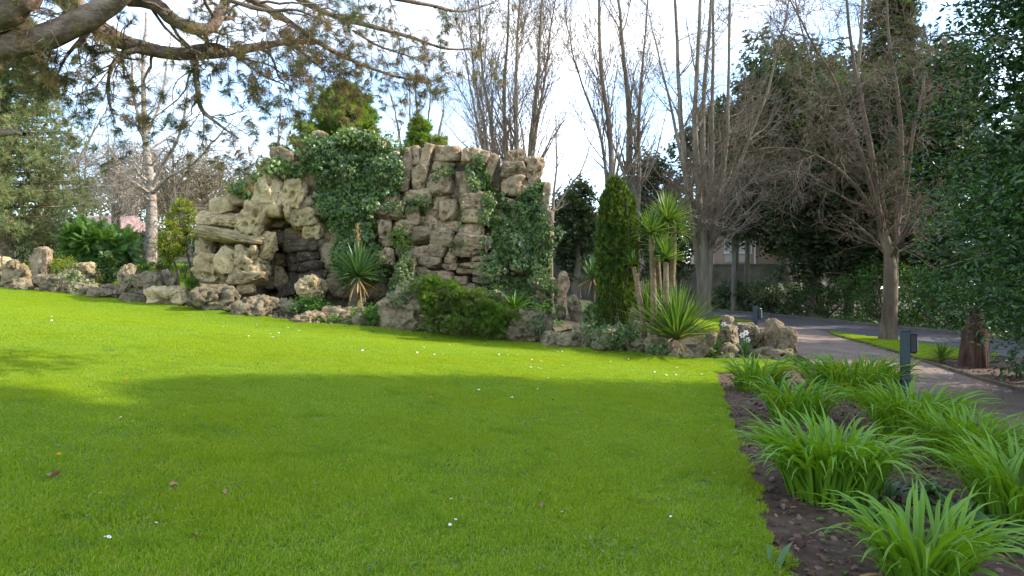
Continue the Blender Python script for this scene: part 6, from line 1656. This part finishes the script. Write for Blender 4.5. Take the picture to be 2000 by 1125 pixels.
# seedlings and weeds in the bed
r = np.random.default_rng(690)
n = 900
x = r.uniform(1.5, 8, n * 8); y = r.uniform(3.2, 13.5, n * 8); k = inside(BED, x, y) & (vnoise(np.column_stack([x, y, x * 0]) * 1.3, 6) > .18); x, y = x[k][:n], y[k][:n]
pos = np.column_stack([x, y, ground(x, y) + .02]); n = len(pos)
Xa, Ya, Za = frames(nrm(r.normal(size=(n, 3)) * [1, 1, .25]), nrm(np.array([0, 0, 1]) + .3 * r.normal(size=(n, 3))))
g = Geo(); stamp(g, LEAF4[0] * [1.5, 1, 1], LEAF4[1], pos, Xa, Ya, Za, .045 * (.5 + r.random(n)))
tag(link('seedlings', g.mesh('seedlings'), M['herb']), 'scattered small green seedlings on the bare earth', 'seedlings', kind='stuff')

# ------------------------------------------------------------------ left background planting
def gl(px, py, D):
    p = at(px, py, D); p[2] = gz(p[0], p[1]); return p
GRP = 'shrubs behind the left rocks'
def shrub(name, label, px0, py0, px1, py1, D, n, mat, tmpl, size, seed, rc=.3, m=40, droop=.15, spread=.6, depth=.8, group=GRP):
    c = at((px0 + px1) / 2, (py0 + py1) / 2, D); R = np.array([(px1 - px0) / 2 / F * D * .86, (px1 - px0) / 2 / F * D * depth, (py1 - py0) / 2 / F * D * .88])
    return bush(name, label, 'shrub', c, R, n, mat, tmpl, size, seed, rc, m, group, droop=droop, spread=spread)
shrub('shrub', 'yellow-green rounded shrub at the left edge', -60, 448, 75, 512, 29, 2200, 'bush', LEAF4, .13, 701)
shrub('shrub', 'speckled green shrub between the left-edge shrub and the arching bush', 60, 448, 145, 510, 29.5, 1900, 'bush', LEAF4, .12, 702)
shrub('arching_bush', 'dome-shaped bush with arching fern-like leaves behind the left rocks', 122, 446, 258, 508, 26.5, 900, 'mahonia', FROND_L, .5, 703, .3, 36, droop=.25, spread=.45)
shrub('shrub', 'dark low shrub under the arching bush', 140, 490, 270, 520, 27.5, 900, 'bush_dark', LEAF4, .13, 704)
shrub('ivy_shrub', 'upright ivy-covered shrub above the low grey rocks on the left', 193, 490, 233, 556, 23.6, 1100, 'ivy', IVY, .10, 705, .16, 30)
shrub('shrub', 'bright yellow-green shrub just right of the tall standing stone', 100, 500, 142, 552, 23.4, 800, 'sapling', LEAF4, .09, 706, .18, 24)
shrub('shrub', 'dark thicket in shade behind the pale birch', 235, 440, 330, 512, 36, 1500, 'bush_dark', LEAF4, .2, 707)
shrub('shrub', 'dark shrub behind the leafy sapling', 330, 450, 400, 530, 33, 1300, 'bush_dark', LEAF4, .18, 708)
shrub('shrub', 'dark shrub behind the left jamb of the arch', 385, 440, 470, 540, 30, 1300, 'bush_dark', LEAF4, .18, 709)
shrub('shrub', 'clipped pale green mound behind the young tree stem, left of the pair', 350, 515, 372, 533, 25.5, 350, 'bush', LEAF2, .06, 710, .1, 14)
shrub('shrub', 'clipped pale green mound by the arch, right of the pair', 370, 518, 390, 536, 25.2, 350, 'bush', LEAF2, .06, 711, .1, 14)
shrub('rose_bush', 'small rose bush with a few leaves beside the birch foot', 262, 505, 296, 528, 26, 350, 'mahonia', LEAF2, .09, 712, .12, 14)
shrub('shrub', 'green shrub under the birch right of its foot', 298, 507, 340, 526, 27, 500, 'bush', LEAF2, .09, 713, .12, 14)
shrub('fern_cushion', 'bright green cushion plant tucked between the ring boulder and the big holed boulder', 362, 545, 388, 562, 21.4, 420, 'herb', SPRIG2, .09, 714, .1, 14)
# hillside scrub far left so that the slope reads wooded
for k, (px0, py0, px1, py1, D, mt, lab) in enumerate([(-120, 380, 60, 500, 48, 'bush_dark', 'dark scrub far behind the blue-green pine'), (50, 330, 190, 470, 66, 'olive', 'olive wood on the far left slope'), (170, 300, 330, 470, 70, 'olive', 'brown-green wood on the slope behind the birch'), (300, 330, 480, 480, 68, 'olive', 'olive wood on the slope behind the arch'), (1040, 470, 1180, 590, 60, 'bush_dark', 'dark scrub behind the old garden wall'), (1170, 430, 1330, 600, 62, 'bush_dark', 'dark scrub behind the palms'), (1330, 470, 1420, 600, 70, 'bush_dark', 'dark scrub at the far end of the road')]):
    shrub('distant_scrub', lab, px0, py0, px1, py1, D, 3200, mt, LEAF2, .42, 720 + k, 1.0, 60, group='distant scrub')
# young leafy trees among the left rocks
for k, (stm, blobs, lab) in enumerate([
    ([(352, 571, 22.8), (345, 530, 22.9), (336, 500, 23), (318, 455, 23.1)], [(318, 478, 15, 22), (335, 450, 18, 20), (325, 500, 12, 15), (345, 490, 14, 12)], 'slim sapling with yellow-green leaves leaning left among the rocks'),
    ([(378, 560, 23.4), (372, 520, 23.4), (366, 495, 23.4), (362, 430, 23.5), (358, 390, 23.5)], [(355, 400, 18, 18), (375, 425, 16, 20), (345, 430, 20, 22), (365, 460, 20, 18), (350, 475, 18, 14)], 'young tree with glossy green leaves left of the arch')]):
    r = np.random.default_rng(740 + k)
    pts = [at(*p) for p in stm]; pts[0][2] = gz(pts[0][0], pts[0][1]) - .05
    root = thing('sapling', lab, 'sapling', pts[0], 'saplings among the left rocks')
    P = polyline(pts, 12); Rr = np.linspace(.05, .015, 12)
    g = Geo(); v, f = tubes([P], [Rr], 6); g.add(v, f); part(root, 'trunk', g, M['stem'], True)
    pos, out = [], []
    for (bx, by, rx, rz) in blobs:
        p_, o_ = blob_points(r, 420, at(bx, by, stm[0][2]), (rx / F * 23, rx / F * 23, rz / F * 23), .12, 22, .6); pos.append(p_); out.append(o_)
    pos = np.concatenate(pos); out = np.concatenate(out)
    leafy(root, 'foliage', 'sapling', LEAF4, .10, pos, out, r, .2, .7)
    stems_part(root, 'branches', 'stem', P[7], pos[r.integers(0, len(pos), 24)], r, .015)
# bulbs flowering by the birch foot
def flower(name, label, p, h, mat, group, seed, cat='flower', petals=6, ps=.05, cup=None):
    r = np.random.default_rng(seed)
    root = thing(name, label, cat, p, group)
    g = Geo(); v, f = tubes([polyline([p, np.asarray(p) + [.01, 0, h]], 4)], [np.full(4, .006)], 5); g.add(v, f); part(root, 'stalk', g, M['bulb'])
    g = Geo(); c = np.asarray(p) + [.01, 0, h]
    fw = nrm(np.array([-.2, -.9, .35]))
    a = np.arange(petals) / petals * 6.283
    u = nrm(np.cross(fw, [0, 0, 1.0])); w = np.cross(u, fw)
    Y = nrm(np.cos(a)[:, None] * u + np.sin(a)[:, None] * w + .15 * fw)
    X, Y, Z = frames(Y, np.broadcast_to(fw, Y.shape))
    stamp(g, LEAF4[0] * [1.4, 1, 1], LEAF4[1], np.broadcast_to(c, Y.shape).copy(), X, Y, Z, ps); part(root, 'petals', g, M[mat])
    g = Geo(); v, f = ICO[1]; g.add(v * ps * .3 + c + fw * ps * .2, f); part(root, 'cup', g, M['yellow'] if cup is None else M[cup], True)
    return root
for k, (px, py, D, mt, lab) in enumerate([(326, 522, 26, 'pink', 'pink tulip left of the pale green mounds'), (348, 525, 25.6, 'pink', 'pink tulip behind the slim sapling'), (301, 519, 26.6, 'pink', 'pink tulip at the right of the birch foot'), (285, 527, 25.4, 'mauve', 'mauve flower above the broad grey boulder'), (264, 511, 26.6, 'yellow', 'yellow flower left of the birch foot')]):
    p = gl(px, py, D); flower('flower', lab, p, .28, mt, 'spring flowers by the birch', 760 + k, ps=.075)
# daffodils by the border rocks, right
db = gp(1455, 684, 16.5)
clump('daffodil_leaves', 'clump of upright daffodil leaves among the right border rocks', db + [0, 0, .05], 42, .5, .018, 770, 'bulb', (.02, .6), (.1, .5), cat='daffodil', group=None)
for k, (px, py) in enumerate([(1449, 655), (1456, 650), (1459, 664), (1413, 634), (1424, 638), (1436, 642)]):
    p = gp(px, py + 35, 16.9 if k < 3 else 17.6); zt = at(px, py, 16.9 if k < 3 else 17.6)[2]
    flower('daffodil', ['white daffodil, left of the front three', 'white daffodil, highest of the front three', 'white daffodil, lowest of the front three', 'white daffodil farthest left behind the honeycombed rock', 'white daffodil, middle of the back three', 'white daffodil, right of the back three'][k], p, max(.2, zt - p[2]), 'petal', 'daffodils among the right border rocks', 775 + k, 'daffodil', 6, .085)
# red-stemmed plant and other border plants
clump('red_leaved_plant', 'red and green grassy plant right of the sword leaves', gp(1385, 668, 17.2) + [0, 0, .1], 130, .62, .02, 781, 'redstem', (.05, 1.2), (.1, .7), cat='plant', dead=14)
clump('bergenia', 'green strap-leaved clump below the red plant', gp(1405, 672, 16.9) + [0, 0, .1], 50, .4, .03, 782, 'bulb', (.1, 1.2), (.2, .8), cat='plant')
clump('fern', 'drooping fern at the foot of the right bay of the wall', gp(1005, 600, 20.6) + [0, 0, .3], 46, .85, .07, 783, 'herb', (.4, 1.5), (.3, 1.0), cat='fern')
clump('dry_grass', 'straw-coloured dry stems behind the palm clump', gp(1225, 640, 18.8), 46, 1.1, .014, 784, 'dead', (.02, .4), (0, .3), cat='plant')
# low herbs between the border rocks (uncountable)
r = np.random.default_rng(790)
g = Geo()
for (px, py, D, n, sx, sz) in ((600, 586, 20.6, 420, 26, 7), (622, 597, 20.4, 260, 22, 7), (650, 622, 20.0, 260, 26, 6), (700, 610, 20.4, 320, 34, 10), (735, 612, 20.0, 420, 26, 12), (725, 628, 19.8, 330, 30, 9), (775, 630, 19.6, 160, 20, 6), (845, 632, 19.2, 260, 22, 14), (760, 600, 20.3, 200, 20, 10), (580, 602, 20.5, 160, 18, 6), (990, 660, 18.5, 90, 20, 6), (1085, 632, 18.9, 130, 16, 6), (1060, 600, 20.6, 160, 18, 10), (1240, 690, 16.9, 120, 20, 6), (1395, 690, 16.6, 120, 20, 6), (330, 560, 22, 60, 15, 4), (275, 545, 22.4, 80, 12, 8), (860, 648, 19, 80, 25, 6), (1120, 655, 18, 60, 10, 6)):
    c = at(px, py, D)
    pos = c + r.normal(size=(n, 3)) * [sx / F * D * .6, .25, sz / F * D * .7]
    pos[:, 2] = np.maximum(pos[:, 2], ground(pos[:, 0], pos[:, 1]) + .02)
    Xa, Ya, Za = frames(nrm(r.normal(size=(n, 3)) * [1, 1, .4]), nrm(np.array([.1, -.4, 1]) + .4 * r.normal(size=(n, 3))))
    stamp(g, IVY[0], IVY[1], pos, Xa, Ya, Za, .06 * (.5 + .9 * r.random(n)))
tag(link('herb_cover', g.mesh('herb_cover'), M['herb']), 'fresh green low herbs growing between the border rocks', 'herbs', kind='stuff')
# rubble chips and earth between the rocks
g = Geo(); v, f = ICO[1]
n = 700
t = r.random(n); bp_ = np.array([hit(*p) for p in border_px[2:-1]])
ii = t * (len(bp_) - 1); i0 = ii.astype(int); fr = (ii - i0)[:, None]
pos = bp_[i0] * (1 - fr) + bp_[i0 + 1] * fr + np.column_stack([r.normal(size=n) * .1, .15 + np.abs(r.normal(size=n)) * .5, np.zeros(n)])
pos[:, 2] = ground(pos[:, 0], pos[:, 1])
Xa, Ya, Za = frames(nrm(r.normal(size=(n, 3))), nrm(r.normal(size=(n, 3))))
stamp(g, v * (1, .8, .6) * (1 + .2 * r.normal(size=(len(v), 1))), f, pos, Xa, Ya, Za, .02 + .07 * r.random(n) ** 3)
tag(link('rubble', g.mesh('rubble'), M['grey']), 'stone chips and crumbs of earth along the lawn side of the rocks', 'rubble', kind='stuff')

# ------------------------------------------------------------------ walls and houses
def box_geo(x0, x1, y0, y1, z0, z1):
    v = np.array([[x, y, z] for x in (x0, x1) for y in (y0, y1) for z in (z0, z1)])
    f = np.array([[0, 1, 3, 2], [4, 6, 7, 5], [0, 4, 5, 1], [2, 3, 7, 6], [0, 2, 6, 4], [1, 5, 7, 3]])
    return v, f
def bx(root, name, mat, *a):
    g = Geo(); g.add(*box_geo(*a)); return part(root, name, g, M[mat])
gw_ = thing('garden_wall', 'old stained garden wall with coping behind the small yucca', 'wall', (4.0, 36, gz(4, 36)))
z0 = gz(4, 36) - .3; zt = at(1110, 508, 36)[2]
bx(gw_, 'wall_face', 'wall_old', 1.5, 6.4, 36.0, 36.3, z0, zt)
for k in range(7):
    bx(gw_, 'coping_stone', 'wall_old', 1.5 + k * .7, 2.185 + k * .7, 35.94, 36.36, zt + .002, zt + .12)
for x in (2.9, 4.6):
    bx(gw_, 'pier', 'wall_old', x, x + .35, 35.9, 35.998, z0, zt - .01)
g2_ = thing('garden_wall', 'dark mossy wall under the trees beyond the road', 'wall', (20, 47, gz(20, 47)))
z0 = gz(20, 47) - .3; zt = at(1450, 520, 47)[2]
bx(g2_, 'wall_face', 'wall_old', 13.0, 24.0, 57.0, 57.35, z0, zt + .4)
for k in range(12):
    bx(g2_, 'coping_stone', 'wall_old', 13.0 + k * .92, 13.905 + k * .92, 56.93, 57.42, zt + .402, zt + .52)
def window(root, x0, x1, y, z0, z1, sill=True):
    f = bx(root, 'window', 'glass', x0, x1, y - .03, y + .02, z0, z1)
    base = np.array(root.location)
    def sub(name, mat, *a):
        g = Geo(); g.add(*box_geo(*a)); o = link(name, g.mesh(name, base), M[mat], f); return o
    t = .09
    sub('frame', 'whitepaint', x0 - t, x0, y - .07, y + .02, z0 - t, z1 + t); sub('frame', 'whitepaint', x1, x1 + t, y - .07, y + .02, z0 - t, z1 + t)
    sub('frame', 'whitepaint', x0, x1, y - .068, y + .02, z1, z1 + t); sub('frame', 'whitepaint', x0, x1, y - .068, y + .02, z0 - t, z0)
    sub('mullion', 'whitepaint', (x0 + x1) / 2 - .03, (x0 + x1) / 2 + .03, y - .06, y - .031, z0, z1)
    if sill: sub('sill', 'whitepaint', x0 - .15, x1 + .15, y - .14, y - .071, z0 - t - .08, z0 - t - .002)
def gable(root, name, mat, x0, x1, y0, y1, z, h, over=.35):
    xm = (y0 + y1) / 2
    v = np.array([[x0 - over, y0 - over, z - .12], [x1 + over, y0 - over, z - .12], [x1 + over, y1 + over, z - .12], [x0 - over, y1 + over, z - .12], [x0 - over, xm, z + h], [x1 + over, xm, z + h]])
    f4 = np.array([[0, 1, 5, 4], [2, 3, 4, 5], [0, 3, 2, 1]]); f3 = np.array([[0, 4, 3], [1, 2, 5]])
    g = Geo(); g.add(v, f4); g.v.append(v); g.f.append(f3 + g.n); g.n += 6
    return part(root, name, g, M[mat])
Y0 = 60.0
hx0, hx1 = at(1395, 0, Y0)[0], at(1560, 0, Y0)[0]
hs = thing('house', 'pale rendered house with white windows half hidden by dark yews beyond the road', 'house', ((hx0 + hx1) / 2, Y0, gz(20, Y0)))
bx(hs, 'wall', 'render_wall', hx0, hx1, Y0, Y0 + 8, -.3, 8.0)
gable(hs, 'roof', 'roof', hx0, hx1, Y0, Y0 + 8, 8.0, 3.0)
def wpx(root, px0, px1, py0, py1, D):
    a = at(px0, py1, D); b_ = at(px1, py0, D); window(root, a[0], b_[0], D, a[2], b_[2])
wpx(hs, 1416, 1466, 473, 492, Y0); wpx(hs, 1545, 1556, 470, 505, Y0)
a = at(1416, 512, Y0); b_ = at(1466, 496, Y0); bx(hs, 'panel', 'stucco', a[0], b_[0], Y0 - .05, Y0 + .02, a[2], b_[2])
a = at(1472, 530, Y0); b_ = at(1474, 470, Y0); bx(hs, 'drainpipe', 'whitepaint', a[0], b_[0] + .05, Y0 - .16, Y0 - .06, a[2], b_[2])
h2x0, h2x1 = at(1620, 0, 52)[0], at(1720, 0, 52)[0]
h2 = thing('house', 'tan rendered house with a low orange-tiled arch glimpsed over the laurel hedge', 'house', ((h2x0 + h2x1) / 2, 52, gz(26, 52)))
bx(h2, 'wall', 'render_wall', h2x0, h2x1, 52, 60, -.3, 6.5); gable(h2, 'roof', 'roof', h2x0, h2x1, 52, 60, 6.5, 2.6)
wpx(h2, 1665, 1690, 440, 470, 52)
a = at(1655, 540, 52); b_ = at(1690, 528, 52); bx(h2, 'porch_beam', 'roof', a[0], b_[0], 51.7, 51.96, a[2], b_[2])
h3x0, h3x1 = at(1040, 0, 58)[0], at(1290, 0, 58)[0]
h3 = thing('house', 'pinkish house wall seen through the trees right of the grotto', 'house', ((h3x0 + h3x1) / 2, 58, gz(6, 58)))
bx(h3, 'wall', 'pink_wall', h3x0, h3x1, 58, 66, -.3, at(0, 440, 58)[2]); gable(h3, 'roof', 'roof', h3x0, h3x1, 58, 66, at(0, 440, 58)[2], 1.6)
wpx(h3, 1095, 1115, 455, 480, 58); wpx(h3, 1135, 1152, 455, 480, 58)
D4 = 48; a = at(135, 445, D4); b_ = at(222, 420, D4)
h4 = thing('house', 'low cottage with a pink tiled roof behind the left shrubs', 'house', ((a[0] + b_[0]) / 2, D4, gz(a[0], D4)))
bx(h4, 'wall', 'stucco', a[0], b_[0], D4, D4 + 5, gz(a[0], D4) - .5, a[2]); gable(h4, 'roof', 'roof', a[0], b_[0], D4, D4 + 5, a[2], 1.1, .25)

# ------------------------------------------------------------------ small things on the lawn
r = np.random.default_rng(800)
v6 = []; f6 = []
n = 14; a = np.arange(n) / n * 6.283
for k in range(n):
    b0 = len(v6); c_, s_ = math.cos(a[k]), math.sin(a[k]); u = np.array([c_, s_, 0]); w_ = np.array([-s_, c_, 0])
    v6 += [list(u * .003), list(u * .010 + w_ * .0026 + [0, 0, .001]), list(u * .0135 + [0, 0, .002]), list(u * .010 - w_ * .0026 + [0, 0, .001])]
    f6 += [[b0, b0 + 1, b0 + 2], [b0, b0 + 2, b0 + 3]]
daisy_p = mesh_from('petals', np.array(v6), [np.array(f6)]); daisy_p.materials.append(M['petal'])
vv, ff = ICO[1]; daisy_c = mesh_from('disc', vv * [.0042, .0042, .0026] + [0, 0, .002], [ff], True); daisy_c.materials.append(M['yellow'])
vv, ff = tubes([[[0, 0, -.045], [0, 0, 0]]], [[.0011, .0011]], 4); daisy_s = mesh_from('stalk', vv, [ff]); daisy_s.materials.append(M['herb'])
DAISY = [(148, 988), (196, 990), (207, 1078), (213, 1083), (236, 832), (259, 838), (305, 1052), (881, 996), (918, 993), (879, 1052), (890, 1040), (1053, 978), (1046, 1018), (1098, 1020), (1310, 1032), (1146, 885), (1050, 770), (1000, 787), (935, 772), (1395, 843), (57, 693), (280, 733), (313, 756), (432, 801), (545, 656), (1030, 805)]
band = [(r.uniform(430, 640), r.uniform(640, 665)) for _ in range(12)] + [(r.uniform(700, 980), r.uniform(655, 700)) for _ in range(26)] + [(r.uniform(980, 1400), r.uniform(690, 748)) for _ in range(48)] + [(r.uniform(20, 500), r.uniform(600, 640)) for _ in range(8)] + [(r.uniform(1285, 1390), r.uniform(722, 742)) for _ in range(16)]
for k, (px, py) in enumerate(DAISY + band):
    p = hit(px, py)
    if not inside(lawn_poly, np.array([p[0]]), np.array([p[1]]))[0]: continue
    root = thing('daisy', 'small white daisy open on the short lawn', 'daisy', p + [0, 0, .03 + .042], 'daisies on the lawn')
    s = r.uniform(.8, 1.1) * (1.45 if p[1] > 9 else .85); root.scale = (s, s, s); root.rotation_euler = (r.normal() * .25 + .25, r.normal() * .25, r.random() * 6)
    link('petals', daisy_p, None, root); link('disc', daisy_c, None, root); link('stalk', daisy_s, None, root)
for k, (px, py, lab) in enumerate([(114, 908, 'yellow dandelion on the near left lawn'), (246, 753, 'yellow dandelion just beyond the shadow edge on the left'), (408, 753, 'yellow dandelion at the shadow edge near the middle'), (842, 788, 'yellow dandelion in the shade near the centre')]):
    p = hit(px, py); root = thing('dandelion', lab, 'dandelion', p + [0, 0, .075], 'dandelions on the lawn')
    g = Geo(); m = 40; Y = nrm(np.column_stack([r.normal(size=m), r.normal(size=m), r.random(m) * .9])); X, Y, Z = frames(Y, nrm(r.normal(size=(m, 3)))); stamp(g, LEAF2[0], LEAF2[1], np.zeros((m, 3)), X, Y, Z, .02)
    me = g.mesh('florets'); link('florets', me, M['yellow'], root)
    link('stalk', daisy_s, None, root)
dl = []
for k in range(3):
    q = LEAF4[0] * [1.5, 1, 1] + [0, -.5, 0]; q[:, 2] += .25 * q[:, 0] ** 2 * 6 + .1 * r.normal(size=len(q))
    me = mesh_from('dry_leaf', q, [LEAF4[1]]); me.materials.append(M['deadleaf']); dl.append(me)
LVS = [(1024, 840, .07, 'curled brown leaf lying near the middle of the lawn'), (105, 948, .11, 'long tan leaf lying on the near left lawn'), (1402, 872, .06, 'reddish fallen leaf near the lawn edge by the bed'), (1128, 818, .05, 'small tan leaf right of the curled brown leaf'), (876, 923, .05, 'pale brown leaf on the near lawn below the centre'), (1382, 852, .05, 'small red leaf left of the bed edge'), (380, 1070, .06, 'tan leaf at the bottom left of the lawn'), (1080, 790, .05, 'buff leaf lying in the shade edge right of centre'), (618, 1010, .05, 'brown leaf in the near lawn left of centre'), (340, 965, .07, 'thin brown leaf on the left lawn'), (1060, 1004, .06, 'pale twisted leaf on the near lawn beside two daisies'), (440, 983, .045, 'little rust-coloured leaf on the left lawn')]
for k, (px, py, s, lab) in enumerate(LVS):
    p = hit(px, py); o = link('dry_leaf', dl[k % 3], None, None, p + [0, 0, .062]); o.scale = (s, s, s); o.rotation_euler = (r.normal() * .25, r.normal() * .25, r.random() * 6)
    tag(o, lab, 'leaf', 'fallen leaves on the lawn')

# litter on the tarmac path: bits of leaf, twig and grit, thicker towards the edges
r = np.random.default_rng(850)
n = 2600
t = r.random(n); e1 = np.asarray(E1, float); e2 = np.asarray(E2, float)
def along(e, t):
    q = np.linspace(0, 1, len(e)); return np.column_stack([np.interp(t, q, e[:, 0]), np.interp(t, q, e[:, 1])])
u = np.where(r.random(n) < .7, np.clip(np.abs(r.normal(size=n)) * .1, 0, 1), r.random(n)); u = np.where(r.random(n) < .5, u, 1 - u)
xy = along(e1, t) * (1 - u)[:, None] + along(e2, t) * u[:, None]
pos = np.column_stack([xy, ground(xy[:, 0], xy[:, 1]) + .026])
Xa, Ya, Za = frames(nrm(r.normal(size=(n, 3)) * [1, 1, .1]), nrm(np.array([0, 0, 1]) + .25 * r.normal(size=(n, 3))))
g = Geo(); stamp(g, LEAF2[0], LEAF2[1], pos, Xa, Ya, Za, .015 + .045 * r.random(n) ** 2)
tag(link('path_litter', g.mesh('path_litter'), M['brownleaf']), 'scraps of dry leaf and grit along the edges of the path', 'litter', kind='stuff')
n = 350
x = r.uniform(1.5, 8, n * 8); y = r.uniform(3.2, 13.5, n * 8); k = inside(BED, x, y); x, y = x[k][:n], y[k][:n]
pos = np.column_stack([x, y, ground(x, y) + .03]); n = len(pos)
Xa, Ya, Za = frames(nrm(r.normal(size=(n, 3)) * [1, 1, .25]), nrm(np.array([0, 0, 1]) + .4 * r.normal(size=(n, 3))))
g = Geo(); stamp(g, LEAF4[0], LEAF4[1], pos, Xa, Ya, Za, .02 + .05 * r.random(n) ** 2)
tag(link('bed_litter', g.mesh('bed_litter'), M['brownleaf']), 'dry leaf scraps lying on the earth of the flower bed', 'litter', kind='stuff')

# small-leaved weeds and clover woven through the near lawn
n = 9000
y = 2.6 + r.random(n * 4) ** 1.4 * 9; x = r.uniform(-1, 1, n * 4) * (y * .8 + 1)
k = inside(lawn_poly, x, y) & (vnoise(np.column_stack([x * 1.7, y * 1.7, x * 0]), 9) + .35 * r.normal(size=len(x)) > .42); x, y = x[k][:n], y[k][:n]; n = len(x)
pos = np.column_stack([x, y, ground(x, y) + .045 + .02 * r.random(n)])
Xa, Ya, Za = frames(nrm(r.normal(size=(n, 3)) * [1, 1, .2]), nrm(np.array([0, 0, 1]) + .35 * r.normal(size=(n, 3))))
g = Geo(); stamp(g, LEAF2[0] * [1.7, 1, 1], LEAF2[1], pos, Xa, Ya, Za, .012 + .016 * r.random(n))
tag(link('lawn_weeds', g.mesh('lawn_weeds'), M['mahonia']), 'patches of clover and small-leaved weeds in the near lawn', 'weeds', kind='stuff')
